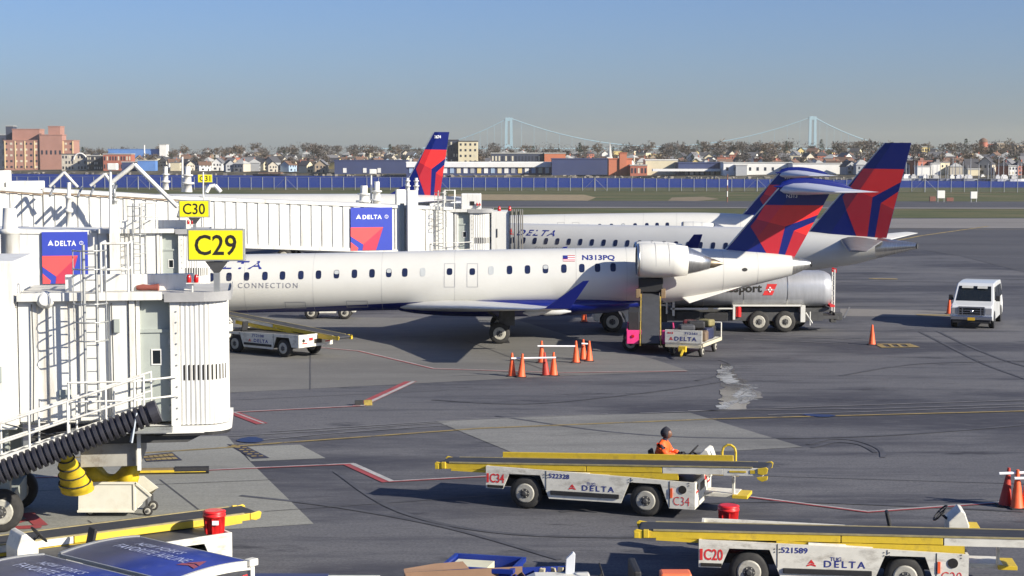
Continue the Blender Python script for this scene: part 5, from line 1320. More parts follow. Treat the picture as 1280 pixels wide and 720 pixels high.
# bridge at gate C30
Y2 = 70.0
br2 = thing('jet_bridge', 'middle white jet bridge below the C30 sign with a logo panel and small door', 'jet bridge', (W(203, 330, Y2).x, Y2, 0), R(9))
bridge_head(br2, False); o2 = br2.location.x
tunnel(br2, -14, -2.62, 5.5, 5.3, 2.9, .05, 2.9, 6.0, trim=False)
sign_panel(br2, W(57.5, 320, Y2).x - o2, W(112.5, 320, Y2).x - o2, cz(353, Y2), cz(289, Y2), -.03)
MB().box(W(146, 320, Y2).x - o2 - .2, W(146, 320, Y2).x - o2 + .2, -.5, -.1, 0, cz(255, Y2)).build('lift_column', BRWHITE, br2)
MB().rings((W(146, 300, Y2).x - o2, -.3, cz(255, Y2)), (W(146, 300, Y2).x - o2, -.3, cz(236, Y2)), [(0, .1), (.2, .1), (.21, .16), (.25, .16), (.26, .08), (.5, .08), (.51, .15), (.55, .15), (.56, .06), (1, .05)], 10).build('column_cap', STEEL, br2)
undercarriage(br2, -5.0, 1.55, 2.4, .48)
gate_sign('C30', 'medium yellow gate sign reading C30 on the middle bridge', (W(243, 260, Y2 + .4).x, Y2 + .4, 5.3), cz(261, Y2 + .4), 5.29)
# bulb-topped tank and box near the left edge on the middle bridge roof
tk = MB().rings((W(12.5, 290, 62).x, 62, 3.0), (W(12.5, 290, 62).x, 62, cz(260, 62)), [(0, .34), (.72, .34), (.73, .42), (.77, .42), (.78, .28), (1, .24)], 18).build('vent_stack', BRWHITE); tag(tk, 'round white vent stack at the left edge above the near bridge', 'vent')
MB().box(W(12.5, 290, 62).x - .5, W(12.5, 290, 62).x + .5, 61.6, 62.4, 0, 3.0).build('pedestal', BRWHITE).parent = tk
# farther bridge that meets the middle aircraft
Y3 = 97.0; ob3 = Vector((W(573, 300, Y3).x, Y3, 0))
br3 = thing('jet_bridge', 'far long white jet bridge with logo panel, docked to the middle aircraft', 'jet bridge', ob3)
bridge_head(br3, True)
a3 = math.atan2(97.0 - 90.0, ob3.x - W(0, 240, 90).x)
def sec3(px):      # distance along the rotated tunnel at a pixel column
    k = (px - 640) / F_PX; c, s = math.cos(a3), math.sin(a3)
    return (k * ob3.y - ob3.x) / (c - k * s)
def tun3(px0, px1, yt0, yt1, h, yoff, dep, name='tunnel', trim=False):
    s0, s1 = sec3(px0), sec3(px1); Ya, Yb_ = ob3.y + s0 * math.sin(a3), ob3.y + s1 * math.sin(a3)
    t = tunnel(br3, s0, s1, W(640, yt0, Ya).z, W(640, yt1, Yb_).z, h, yoff, dep, .6, name, trim); t.rotation_euler = (0, 0, a3); return t
t1 = tun3(255, 566, 246.5, 259, 2.75, 0.0, 2.5)
t2_ = tun3(55, 254, 235.5, 247, 3.1, -.18, 2.9, 'outer_tunnel', True)
t3_ = tun3(-60, 54, 229.5, 237.5, 3.2, -.32, 3.2, 'outer_tunnel', True)
s0, s1 = sec3(438), sec3(490); sp_ = sign_panel(t1, s0, s1, W(640, 314, 94.6).z, W(640, 260, 94.6).z, -.05)
lc_ = MB()
for yy in (-.35, 2.6): s_ = sec3(513.5); lc_.box(s_ - .3, s_ + .3, yy - .22, yy + .22, 0.4, W(640, 238, 95.5).z)
lc_ = lc_.build('lift_column', BRWHITE, br3); lc_.rotation_euler = (0, 0, a3)
sh = MB().box(sec3(500), sec3(505), -.12, .0, 2.4, 5.7).build('column_shade_strip', BRGREY, br3); sh.rotation_euler = (0, 0, a3)  # grey strip painted as the shaded area left of the lift column
cp = MB()
for dx in (-.18, .18): s_ = sec3(513.5) + dx * 1.4; cp.rings((s_, -.35, W(640, 238, 95.5).z), (s_, -.35, W(640, 222.5, 95.5).z), [(0, .12), (.3, .12), (.31, .17), (.4, .17), (.41, .10), (.7, .10), (.71, .15), (.8, .15), (.81, .09), (1, .09)], 10)
cp = cp.build('column_cap', BRWHITE, br3); cp.rotation_euler = (0, 0, a3)
ac = MB().box(.15, 1.30, .3, 1.6, 5.3, 6.22).build('roof_unit', BRWHITE, br3, .05); MB().box(.68, .92, .27, .29, 5.55, 5.78).build('vent', SIGNBLK, ac)
for px in (624, 637): s_ = (px - 573) / 21.65; MB().rings((s_, .3, 5.22), (s_, .3, 5.5), [(0, .1), (.6, .1), (1, .04)], 8).build('beacon', REDLAMP, br3)
undercarriage(br3, -2.8, 1.4, 2.4, .5)
for s_ in (-14.0,): MB().box(s_ - .3, s_ + .3, 1.0, 1.6, 0, 3.6).build('support_leg', BRGREY, br3).rotation_euler = (0, 0, a3)
# roof cable frames, masts and vents standing on the far bridge roof
def ray_at(px, py, Y): return W(px, py, Y)
roofm = BRWHITE
for pts, lab in (([(62, 233), (80, 215.5), (97, 234)], 'small white inverted V pipe frame at far left of the bridge roof'), ([(113, 232), (131, 217.5), (141, 231)], 'short white inverted V pipe frame left of the tall one'),
                 ([(138, 229), (168, 205.5), (222, 259)], 'tall white inverted V pipe frame above the far bridge')):
    P = [ray_at(x, y, 88.5) for x, y in pts]
    if pts[0][0] == 138: P[1] = P[1]; 
    m_ = MB().tube(P, .085 if pts[0][0] != 138 else .12, 8); q = m_.build('cable_gantry', roofm); tag(q, lab, 'gantry')
    q2 = MB()
    for k in (0, 2): q2.cyl(P[k] - Vector((0, 0, .5)), P[k] + Vector((0, .9, 0)), .07, n=6)
    q2.build('clamp', STEEL).parent = q
def mast(px, y0, y1, Y, r, label, knobs=True, cat='mast', top=None):
    a, b = W(px, y0, Y), W(px, y1, Y)
    pr = [(0, r), (1, r * .8)] if not knobs else [(0, r * 1.3), (.3, r * 1.1), (.31, r * 1.8), (.38, r * 1.8), (.39, r), (.62, r), (.63, r * 1.5), (.68, r * 1.5), (.69, r * .8), (1, r * .8)]
    m_ = MB().rings(a, b, pr, 12); o = m_.build('mast', BRWHITE); tag(o, label, cat)
    if top == 'camera':
        MB().box(b.x - .1, b.x + .3, b.y - .15, b.y + .15, b.z - .25, b.z + .03).build('camera_housing', BRWHITE, None, .03).parent = o
    return o
mast(207, 237, 208, 92.5, .14, 'stubby white vent mast right of the tall V frame')
mast(234.5, 240, 208, 92.5, .2, 'thicker white vent mast left of the C31 sign')
mast(228, 240, 196, 93, .06, 'thin white pole beside the thicker vent mast', False)
mast(138, 292, 205, 69, .07, 'thin white camera pole left of the tall V frame', False, 'camera pole', 'camera')
mast(86, 282, 228, 69.3, .1, 'slim dark insulated mast on the middle bridge', True)
mast(455, 262, 232, 98, .26, 'squat white vent mast above the far logo panel')
mast(471, 262, 227, 98, .2, 'taller white vent mast right of the squat one')
mast(464, 262, 212, 98.4, .06, 'thin lamp pole between two vent masts', False, 'lamp pole', 'camera')
mast(254, 283, 215, 93.3, .05, 'thin white pole in front of the C31 sign', False)
# roof ducting and low parapets
tag(MB().box(W(17, 230, 93).x, W(50, 230, 93).x, 91.5, 94, 4.0, cz(226, 93)).build('roof_duct', BRWHITE, None, .05), 'low white duct box on the far bridge roof at left', 'duct box')
tag(MB().box(W(-5, 230, 92).x, W(8, 230, 92).x, 91.5, 93, 4.0, cz(213, 92)).build('roof_cabinet', BRWHITE, None, .05), 'white cabinet on the far bridge roof at the left edge', 'cabinet')
fr = MB(); Pq = [ray_at(x, y, 96) for x, y in ((258, 240), (262, 233), (269, 232), (276, 240))]; fr.tube(Pq, .12, 8); tag(fr.build('pipe_hoop', BRWHITE), 'small white pipe hoop on the roof right of the C31 sign', 'pipe frame')
# third sign, farther off on a ground post
gate_sign('C31', 'small distant yellow gate sign reading C31 behind the bridges', (W(256.5, 223, 146).x, 146, 0), cz(223, 146), 0)

# ================================================================== ground equipment
def disc(mb, x, y, z, r, m=0, n=18, t=.01):
    mb.rings((x, y, z), (x, y - t, z), [(0, r), (1, r)], n, m)
def make_loader(label, loc, rz, gate, num, near=-1, tilt=0.0, end_low=None, drv_x=2.35, rail=False, zc=1.08, shift=.0, paint=None, group='belt loaders', hoop=False):
    BODY = paint or GSEWHITE
    e = thing('belt_loader', label, 'belt loader', loc, rz, group)
    prof = [(-2.42, .46), (-2.0, .46), (-1.84, .84), (-1.08, .84), (-.86, .30), (.88, .30), (1.08, .80), (1.82, .80), (2.02, .25), (2.62, .25), (2.62, .87), (0.0, .95), (-2.42, .99)]
    # faces of a concave outline: split into convex pieces
    pieces = [[(-2.42, .46), (-2.0, .46), (-1.84, .84), (-1.84, .982), (-2.42, .99)], [(-1.84, .84), (-1.08, .84), (-1.08, .967), (-1.84, .982)],
              [(-1.08, .84), (-.86, .30), (.88, .30), (1.08, .80), (1.08, .92), (-1.08, .967)], [(1.08, .80), (1.82, .80), (1.82, .895), (1.08, .92)], [(1.82, .80), (2.02, .25), (2.62, .25), (2.62, .87), (1.82, .895)]]
    m_ = MB()
    for y in (-1.0, .95):
        for p in pieces: m_.prism(p, 'y', y, y + .05)
    m_.box(-2.42, -2.37, -.95, .95, .46, .985).box(2.57, 2.62, -.95, .95, .25, .865)
    body = m_.build('body', BODY, e)
    sm_ = MB()
    for s in (-1, 1):
        for x, z0, z1 in ((-.93, .5, .955), (1.12, .82, .91), (2.03, .27, .88)): sm_.box(x - .006, x + .006, s * 1.004 - .004, s * 1.004 + .004, z0, z1)
    sm_.build('panel_gap', SIGNBLK, body)
    bl_ = MB()
    for s in (-1, 1):
        for x in (-.88, -.98, 1.06, 1.16, 2.48):
            for z in (.80, .86): disc(bl_, x, s * 1.004 + .004, z, .012, n=6)
    bl_.build('rivet', DKSTEEL, body)
    MB().box(-2.36, 1.15, -.94, .94, .86, .90).box(1.15, 2.56, -.94, .10, .82, .855).build('deck', DKSTEEL, e)
    MB().box(-.8, .82, -.8, .8, .33, .8).box(-2.2, 2.4, -.35, .35, .4, .6).cyl((-1.46, -.8, .385), (-1.46, .8, .385), .07).cyl((1.46, -.8, .385), (1.46, .8, .385), .07).build('chassis', DKSTEEL, e)
    MB().box(1.15, 2.56, .12, .94, .42, .46).build('footwell', DKSTEEL, e)
    for x in (-1.46, 1.46):
        for y in (-.84, .84): add_wheel(e, (x, y, .385), .385, .25)
    for s in (-1, 1):
        MB().box(-.82, .84, s * 1.02 - .02, s * 1.02 + .02, .40, .50).build('rub_strip', BLACK, e, .01)
        t = MB(); yv = s * 1.006; ux = (lambda a, b: (lambda u: a + u * (b - a))) if s < 0 else (lambda a, b: (lambda u: -(a + u * (b - a))))
        def TX(txt, a, b, z0, z1, mi, **kw):
            f = ux(a, b); put_text(t, txt, lambda u, v: (f(u), yv, z0 + v * (z1 - z0)), mi, **kw)
        # text is placed by its position read left to right on that side
        if s < 0:
            TX(num, -.86, -.36, .79, .90, 0, bold=.02); TX('TUG', .06, .27, .66, .74, 0, bold=.01); TX('DELTA', -.05, .72, .54, .67, 0, bold=.012, space=1.35)
            f = ux(-.38, -.20); widget(t, lambda u, v: (f(u), yv, .54 + v * .14), 1)
            t.box(-2.40, -2.345, yv - .002, yv, .60, .82, 1)
            if gate: TX(gate, -2.32, -1.96, .60, .82, 1, bold=.02); TX(gate, 2.12, 2.50, .33, .53, 1, bold=-.01)
            t.box(-2.38, -1.98, yv - .01, yv, .48, .545, 2); t.box(2.05, 2.10, yv - .02, yv, .50, .72, 3)
            disc(t, 2.33, yv + .001, .70, .095, 2)
        else:
            TX(num, -.36 + 0, .36, .76, .88, 0, bold=.02); TX('DELTA', -.25, .62, .54, .68, 0, bold=.03, space=1.25); f = ux(-.58, -.40); widget(t, lambda u, v: (f(u), yv, .54 + v * .14), 1)
            t.box(2.36, 2.40, yv, yv + .004, .55, .8, 1); (disc(t, -2.33, yv + .011, .68, .095, 2) if gate else None)
        t.build('body_lettering', [INK, INKRED, SIGNBLK, ORANGE], body)
    for xe, sg in ((-2.42, -1), (2.62, 1)):
        t = MB()
        for y in (-.72, .72): t.rings((xe + sg * .004, y, .74), (xe + sg * .012, y, .74), [(0, .075), (1, .075)], 14, 0)
        for y in (-.86, .5): t.box(min(xe, xe + sg * .01), max(xe, xe + sg * .01), y, y + .30, .60, .645, 1)
        t.box(min(xe, xe + sg * .01), max(xe, xe + sg * .01), -.35, .10, .58, .76, 0).box(min(xe, xe + sg * .01), max(xe, xe + sg * .01), .18, .40, .72, .84, 1)
        t.build('end_lamps', [SIGNBLK, INKRED], body)
    # conveyor
    yb, hw = -.50, .39
    ox = 0.35
    cf = MB(); cf.box(-3.9, -.2, yb - hw, yb - hw + .05, -.14, .0).box(-3.9, -.2, yb + hw - .05, yb + hw, -.14, .0)
    cf.box(-.18, 1.7, yb - hw, yb - hw + .05, -.14, .0).box(1.72, 3.2, yb - hw, yb - hw + .05, -.16, .0, 1).box(-.18, 3.2, yb + hw - .05, yb + hw, -.14, .0, 1).box(-3.6, 3.2, yb - hw + .05, yb + hw - .05, -.10, -.04, 1)
    if rail is None: pass
    cf.box(3.2, 4.15, yb - hw, yb + hw, -.18, .0, 1)
    cv = cf.build('conveyor_frame', [YELLOW, GSEWHITE], e, .008); cv.location = (ox + shift, 0, zc); cv.rotation_euler = (0, tilt, 0)
    MB().box(-4.0, 4.2, yb - hw + .06, yb + hw - .06, .0, .02).rings((-4.0, yb - hw + .06, -.045), (-4.0, yb + hw - .06, -.045), [(0, .066), (1, .066)], 14).rings((4.2, yb - hw + .06, -.045), (4.2, yb + hw - .06, -.045), [(0, .066), (1, .066)], 14).build('belt', BELT, cv)
    MB().box(-3.75, 3.9, yb - hw - .012, yb - hw + .045, .002, .03).box(-3.75, 3.9, yb + hw - .045, yb + hw + .012, .002, .025).build('edge_trim', mat('trim_' + str(len(bpy.data.materials)), (.30, .25, .12), .6, var=.3, scale=5), cv)
    m_ = MB()
    for s in (-1, 1):
        y = yb + s * (hw - .02)
        m_.bar((-3.7, y, -.15), (-1.9, y, -.22), .05, .06).bar((-1.9, y, -.22), (0.2, y, -.18), .05, .07).bar((-1.4, y, -.15), (.3, y, -.26), .04, .06).bar((.3, y, -.26), (1.3, y, -.20), .04, .06).box(.2, 2.1, y - .025, y + .025, -.30, -.15)
    m_.build('lift_arm', YELLOW, cv)
    m_ = MB()
    for x0, x1 in ((-2.3, -1.6), (-.8, -.1)): m_.cyl((x0, yb - hw - .02, -.19), (x1, yb - hw - .02, -.21), .045, n=10).cyl((x1, yb - hw - .02, -.21), (x1 + .5, yb - hw - .02, -.23), .025, n=8)
    m_.build('hydraulic_ram', GSEWHITE, cv)
    for xs, sg in ((-4.0, -1), (4.15, 1)):
        m_ = MB()
        for y in (yb - hw - .03, yb + hw - .02):
            m_.prism([(xs, -.15), (xs + sg * .10, -.12), (xs + sg * .13, .0), (xs + sg * .08, .035), (xs, .02), (xs - sg * .12, .0), (xs - sg * .12, -.12)], 'y', y, y + .04)
        if sg > 0: m_.prism([(xs - .15, -.20), (xs + .12, -.17), (xs + .1, -.26), (xs - .02, -.30), (xs - .12, -.25)], 'y', yb - hw - .04, yb - hw + .02)
        else: m_.box(xs - .12, xs - .02, yb - hw - .04, yb - hw + .06, -.14, -.02).box(xs + .06, xs + .16, yb - hw - .05, yb - hw + .02, -.13, .03)
        m_.build('bumper', YELLOW, cv, .008)
    MB().box(3.35, 3.75, yb - hw - .012, yb - hw, -.10, -.06).box(3.85, 3.97, yb - hw - .012, yb - hw, -.12, -.04).build('plate', [YELLOW], cv)
    if rail: MB().box(-2.6, 3.3, yb + hw + .02, yb + hw + .08, -.02, .15).build('guard_rail', YELLOW, cv, .01)
    # driver's place
    sx = drv_x - .78
    s_ = MB().box(sx - .22, sx + .25, .32, .78, .62, .92).build('seat', BLACK, e, .04); MB().prism([(sx - .30, .90), (sx - .22, .90), (sx - .32, 1.34), (sx - .39, 1.32)], 'y', .40, .72).build('backrest', BLACK, e, .03)
    c_ = MB().prism([(drv_x + .02, .80), (drv_x + .42, .80), (drv_x + .42, 1.16), (drv_x + .33, 1.42), (drv_x + .25, 1.45), (drv_x + .02, 1.22)], 'y', .22, .88).build('console', GSEWHITE, e, .02)
    sw = MB(); c0 = Vector((drv_x - .10, .55, 1.33)); ax = Vector((-.75, 0, .66)).normalized(); u_ = Vector((0, 1, 0)); v_ = ax.cross(u_)
    pts = [c0 + u_ * .19 * math.cos(q) + v_ * .19 * math.sin(q) for q in [2 * math.pi * k / 16 for k in range(17)]]; sw.tube(pts, .018, 6)
    for q in (0, 2.1, 4.2): sw.cyl(c0, c0 + u_ * .19 * math.cos(q) + v_ * .19 * math.sin(q), .014, n=6)
    sw.cyl(c0, c0 - ax * .25, .025, n=8); sw.build('steering_wheel', BLACK, e)
    st_ = MB().box(2.62, 3.35, .1, .22, .36, .42).box(3.28, 3.34, .1, .2, .4, .86).box(2.62, 3.4, .1, .75, .40, .45).box(3.3, 3.66, .0, .7, .36, .44, 1); st_.build('step', [GSEWHITE, YELLOW], e, .008)
    if hoop: hl_ = MB().tube([(3.0, .35, .86), (3.0, .35, 1.40), (3.03, .35, 1.50), (3.12, .35, 1.56), (3.2, .35, 1.56), (3.29, .35, 1.50), (3.32, .35, 1.40), (3.32, .35, .86)], .028, 10); hl_.bar((2.58, .35, .86), (3.4, .35, .86), .06, .06); hl_.build('grab_hoop', YELLOW, e)
    else: MB().box(2.62, 3.0, .25, .8, .86, 1.06).build('battery_box', GSEWHITE, e, .01); MB().box(2.64, 2.98, .27, .78, 1.062, 1.12).build('yellow_cover', YELLOW, e, .01)
    MB().cyl((2.62, .6, .8), (2.62, .6, 1.15), .03, n=8).rings((2.62, .6, 1.15), (2.62, .6, 1.36), [(0, .03), (.3, .07), (.8, .07), (1, .03)], 10).build('spot_lamp', [BLACK], e)
    return e, cv
def by_wheels(pa, pb, near=1.0):
    A, B = G(*pa), G(*pb); mid_ = (A + B) / 2; d = (B - A).normalized(); n = Vector((-d.y, d.x, 0)); return mid_ + n * .97, math.atan2(d.y, d.x)
l, a = by_wheels((655, 636.5), (808, 646.5))
ld1, cv1 = make_loader('driven white belt loader marked C34 with yellow conveyor in the open', l, a, 'C34', '522328', rail=True, tilt=R(-2.2), zc=1.12, shift=-.16, hoop=True); cv1.scale = (.955, 1, 1)
l, a = by_wheels((938, 740), (1129, 747))
ld2, cv2 = make_loader('parked white belt loader marked C20 at lower right edge', l, a, 'C20', '521589', zc=1.14, tilt=R(-.5), shift=.1)
# far one left of the nearest jet's belly
l, a = by_wheels((292, 442), (355, 445.5)); pm_ = (G(292, 442) + G(355, 445.5)) / 2; a = R(-38); l2 = pm_ + Vector((-math.sin(a), math.cos(a), 0)) * .97
ld3, cv3 = make_loader('small distant white belt loader under the nearest jet nose, conveyor sloping down', (l2.x, l2.y, 0), a + math.pi, '', '712108', zc=1.22, tilt=R(-4.5), shift=.1)
# foreground one behind the blue canopies
R216 = R(214); c3 = G(290, 668, .95); ex = Vector((math.cos(R216), math.sin(R216), 0)); ey = Vector((-math.sin(R216), math.cos(R216), 0)); o3 = c3 - ex * (-2.42) - ey * 1.0
ld4, cv4 = make_loader('white belt loader behind blue canopies at lower left, red bucket on deck', (o3.x, o3.y, 0), R216, '', '522140', zc=1.06, drv_x=1.35, shift=0.2)

# pink loader, conveyor raised to the nearest jet's rear door
XL = W(813, 430, 71).x
pk = thing('belt_loader', 'pink belt loader with steep grey belt raised to the jet rear hold', 'belt loader', (XL + .16, 72.9, 0), R(-4.7), 'belt loaders')
m_ = MB()
for s in (-1, 1): m_.prism([(-2.0, .42), (-1.75, .42), (-1.6, .8), (-.8, .8), (-.6, .35), (.9, .35), (1.9, .45), (1.9, .95), (-2.0, .98)], 'x', s * 1.0 - .03, s * 1.0 + .03)
m_.box(-1.0, -.5, -2.04, -1.98, .42, 1.0).box(.5, 1.0, -2.04, -1.98, .42, 1.0).box(-.97, .97, -1.9, 1.9, .5, .62); m_.build('body', PINK, pk, .01)
MB().box(-.5, .5, -2.03, -1.99, .36, .55).box(-.95, -.5, -1.2, 1.2, .62, 1.7).build('engine_box', BLACK, pk, .02)
for x in (-.85, .85):
    for y in (-1.2, 1.2): add_wheel(pk, (x, y, .36), .36, .22, 'wheel'); pk.children[-1].data.transform(Matrix.Identity(4))
for x in (-.75, .75): MB().rings((x, -2.05, .74), (x, -2.08, .74), [(0, .07), (1, .06)], 12).build('tail_lamp', REDLAMP, pk)
pc = MB(); p0, p1 = Vector((0, -2.35, .42)), Vector((0, 2.55, 2.38)); 
pc.bar(p0 + Vector((-.43, 0, 0)), p1 + Vector((-.43, 0, 0)), .05, .12).bar(p0 + Vector((.43, 0, 0)), p1 + Vector((.43, 0, 0)), .05, .12); pc = pc.build('conveyor_frame', mat('worn_yellow', (.40, .29, .06), .6, var=.4, scale=5, dirt=(.1, .08, .05), dirt_amt=.9, dirt_scale=3), pk)
MB().bar(p0 + Vector((0, 0, .06)), p1 + Vector((0, 0, .06)), .76, .04).build('belt', mat('belt_grey', (.05, .053, .06), .7, var=.2, scale=2), pc)
MB().box(-.55, .55, 1.9, 2.5, 2.30, 2.92).build('hood', BLACK, pc, .04); MB().box(-.66, -.46, 1.75, 2.3, 2.05, 2.45).box(.46, .66, 1.75, 2.3, 2.05, 2.45).build('hood_bracket', mat('worn_brown', (.22, .15, .08), .7, var=.3), pc, .02)
MB().bar((-.35, 0, .6), (-.35, .8, 1.7), .08, .08).bar((.35, 0, .6), (.35, .8, 1.7), .08, .08).build('lift_arm', DKSTEEL, pk)

def suitcase(loc, rz, w, d, h, m, label, tilt=0):
    e = thing('suitcase', label, 'suitcase', loc, rz, 'luggage on the flatbed cart'); e.rotation_euler = (tilt, 0, rz)
    b = MB().box(-w/2, w/2, -d/2, d/2, 0, h).build('shell', m, e, .09, 4); MB().tube([(-.1, 0, h), (-.1, 0, h + .04), (.1, 0, h + .04), (.1, 0, h)], .012, 6).build('handle', BLACK, e)
    return e
# flatbed luggage cart
cA = G(853, 446.5); rzc = R(-22); fc = thing('luggage_cart', 'flatbed luggage cart with white end board heaped with dark bags', 'luggage cart', (cA.x + .6, cA.y + 1.3, 0), rzc)
m_ = MB().box(-.8, .8, -1.5, 1.5, .52, .60).build('bed', GSEWHITE, fc, .01)
eb = MB().box(-.8, .8, -1.55, -1.5, .60, 1.15).build('end_board', GSEWHITE, fc, .01)
t = MB(); put_text(t, 'DELTA', lambda u, v: (-.38 + u * .95, -1.556, .70 + v * .17), 0, bold=.02, space=1.2); put_text(t, '712161', lambda u, v: (.05 + u * .55, -1.556, .97 + v * .1), 0, bold=.02); widget(t, lambda u, v: (-.62 + u * .18, -1.556, .70 + v * .16), 1)
for x in (-.68, -.6, -.5): t.box(x, x + .05, -1.558, -1.553, .98, 1.05, 1)
t.build('markings', [INK, INKRED], eb)
MB().tube([(.80, 1.5, .6), (.80, 1.5, 1.22), (-.80, 1.5, 1.22), (-.80, 1.5, .6)], .03, 8).build('rail', GSEWHITE, fc)
MB().box(-.78, .78, -1.56, -1.45, .42, .52).box(.76, .84, -1.5, 1.5, .46, .6).build('edge_beam', mat('beam_tan', (.55, .5, .36), .6), fc)
for x in (-.62, .62):
    for y in (-1.0, 1.05): a_, b_ = MB(), MB(); wheel(a_, b_, (x, y, .22), .22, .14, (1, 0, 0)); q = a_.build('wheel', TYRE, fc); b_.build('rim', [RIM, DKSTEEL], q)
MB().bar((0, -1.4, .4), (.15, -2.4, .18), .07, .07).box(-.15, .15, -1.75, -1.55, .25, .48).build('tow_bar', YELLOW, fc)
Mf = Matrix.Translation(fc.location) @ Matrix.Rotation(rzc, 4, 'Z')
BAGM = {'black': mat('bag_black', (.02, .02, .022), .6, var=.3), 'navy': mat('bag_navy', (.018, .022, .06), .6, var=.3), 'grey': mat('bag_grey', (.045, .047, .055), .6, var=.3), 'tan': mat('bag_tan', (.16, .11, .07), .7, var=.3),
        'olive': mat('bag_yellow', (.22, .19, .08), .7, var=.3), 'maroon': mat('bag_maroon', (.12, .015, .02), .6)}
for (x, y, z, w, d, h, c, rr, lab) in ((-.45, -1.1, .6, .6, .5, .32, 'black', .1, 'black case behind the white end board at left'), (.25, -1.15, .6, .65, .45, .30, 'navy', -.1, 'navy case behind the white end board at right'),
        (.45, -.45, .6, .5, .7, .36, 'tan', .15, 'tan case on the right edge of the cart bed'), (-.35, -.4, .6, .7, .5, .4, 'black', .3, 'black bag in the middle left of the heap'), (.3, .35, .6, .7, .6, .42, 'navy', -.2, 'navy bag in the middle right of the heap'),
        (-.4, .4, .6, .55, .7, .4, 'grey', .1, 'grey bag on the far left of the cart'), (.2, 1.0, .6, .8, .5, .45, 'black', 0, 'black case at the back end of the cart'), (-.1, -.75, 1.0, .6, .45, .22, 'grey', .5, 'flat grey bag on top of the front bags'),
        (.1, .0, 1.02, .65, .5, .28, 'black', .4, 'upper black bag in the centre of the heap'), (.35, .75, 1.06, .55, .45, .25, 'olive', -.3, 'yellowish bag topmost at the back of the heap'), (-.35, .6, 1.02, .5, .5, .25, 'maroon', .2, 'maroon bag on top at the far left')):
    suitcase(Mf @ Vector((x, y, .605 + (z - .6) * 1.12)), rzc + rr, w * 1.12, d * 1.1, h * 1.18, BAGM[c], lab)

# ---------- fuel tanker
YT = 79.5; kT = F_PX / YT
def qx(px): return (px - 880) / kT
def qz(py, Y=YT): return cz(py, Y)
tkr = thing('fuel_tanker', 'silver fuel tanker truck with red emblem parked behind the nearest jet tail', 'fuel truck', (W(880, 400, YT).x, YT, 0))
secs = []; zc_, rz_, ry_ = 2.02, .86, 1.2
for x, f in ((qx(838), .55), (qx(841), .9), (qx(846), 1.0), (qx(1030), 1.0), (qx(1036), .96), (qx(1041), .84)):
    secs.append([(x, ry_ + .03 + ry_ * f * math.copysign(abs(math.cos(q)) ** .72, math.cos(q)), zc_ + rz_ * f * math.copysign(abs(math.sin(q)) ** .72, math.sin(q))) for q in [2 * math.pi * k / 44 for k in range(44)]])
tnk = MB().loft(secs, 0, True).build('tank', TANKMETAL, tkr)
hp = MB()
for px in (880, 930, 985): hp.loft([[(qx(px) + dx, ry_ + .03 + (ry_ + .012) * math.copysign(abs(math.cos(q)) ** .72, math.cos(q)), zc_ + (rz_ + .012) * math.copysign(abs(math.sin(q)) ** .72, math.sin(q))) for q in [2 * math.pi * k / 44 for k in range(44)]] for dx in (-.02, .02)], 0, True)
hp.build('tank_band', BAREMETAL, tnk)
def tanky(z):
    s = max(-1, min(1, (z - zc_) / rz_)); sq = math.copysign(abs(s) ** (1 / .72), s); c = math.sqrt(max(0, 1 - sq * sq)); return ry_ + .03 - ry_ * c ** .72 - .012
t = MB(); z0, z1 = qz(366.5), qz(357.5); xA, xB = qx(890), qx(952.5)
put_text(t, 'swissport', lambda u, v: (xA + u * (xB - xA), tanky(z0 - .08 + v * (z1 - z0 + .16)), z0 - .08 + v * (z1 - z0 + .16)), 0, bold=.03)
t.build('tank_lettering', SIGNBLK, tnk)
t = MB(); x0, x1, za, zb2 = qx(953.5), qx(971.5), qz(369), qz(355); sh_ = .22
t.add([(x, tanky(z) - .004, z) for x, z in ((x0, za), (x1 - sh_, za), (x1, zb2), (x0 + sh_, zb2))], [(0, 1, 2, 3)], 0)
cx_, cz_ = (x0 + x1) / 2, (za + zb2) / 2
for dx, dz in ((.07, 0), (-.07, 0), (0, .09), (0, -.09)): t.add([(cx_ + dx + a, tanky(cz_) - .012, cz_ + dz + b) for a, b in ((-.05, 0), (0, -.05), (.05, 0), (0, .05))], [(0, 1, 2, 3)], 1)
t.build('tank_emblem', [INKRED, WHITEINK], tnk)
MB().box(qx(838), qx(1040), .5, 2.0, .95, 1.14).box(qx(800), qx(1030), .15, 2.3, .55, .95).build('chassis', DKSTEEL, tkr)
MB().box(qx(845), qx(875), .02, .5, .62, 1.0).box(qx(880), qx(910), .02, .5, .55, .95).box(qx(812), qx(834), .02, .4, .5, 1.25).build('equipment_locker', BLACK, tkr, .02)
MB().box(qx(838), qx(885), -.02, .06, 1.10, 1.18).box(qx(892), qx(918), -.02, .06, 1.12, 1.18).box(qx(840), qx(843), -.02, .06, .8, 1.5).box(qx(832), qx(834), -.02, .06, .9, 1.7).build('trim_rail', WHITE, tkr)
MB().cyl((qx(923.5), .1, .75), (qx(923.5), .1, 1.30), .13, n=14).build('extinguisher', BUCKRED, tkr)
m_ = MB().box(qx(916), qx(919), -.03, .7, .62, 1.28).box(qx(1001), qx(1007), -.03, .7, .50, 1.30).box(qx(916), qx(1003), -.03, .7, 1.25, 1.32); m_.build('mudguard', WHITE, tkr, .01)
for px in (949, 982):
    for y in (.17, 2.3): add_wheel(tkr, (qx(px), y, .51), .51, .30)
for y in (.17, 2.3): add_wheel(tkr, (qx(765), y, .51), .51, .30)
add_wheel(tkr, (qx(1006), 2.3, .51), .51, .3)
cb = MB().prism([(qx(742), .55), (qx(748), .55), (qx(751), 1.05), (qx(778), 1.05), (qx(782), .5), (qx(815), .5), (qx(815), 2.55), (qx(768), 2.55), (qx(757), 1.6), (qx(742), 1.35)], 'y', .05, 2.4).build('truck_cab', WHITE, tkr, .05)
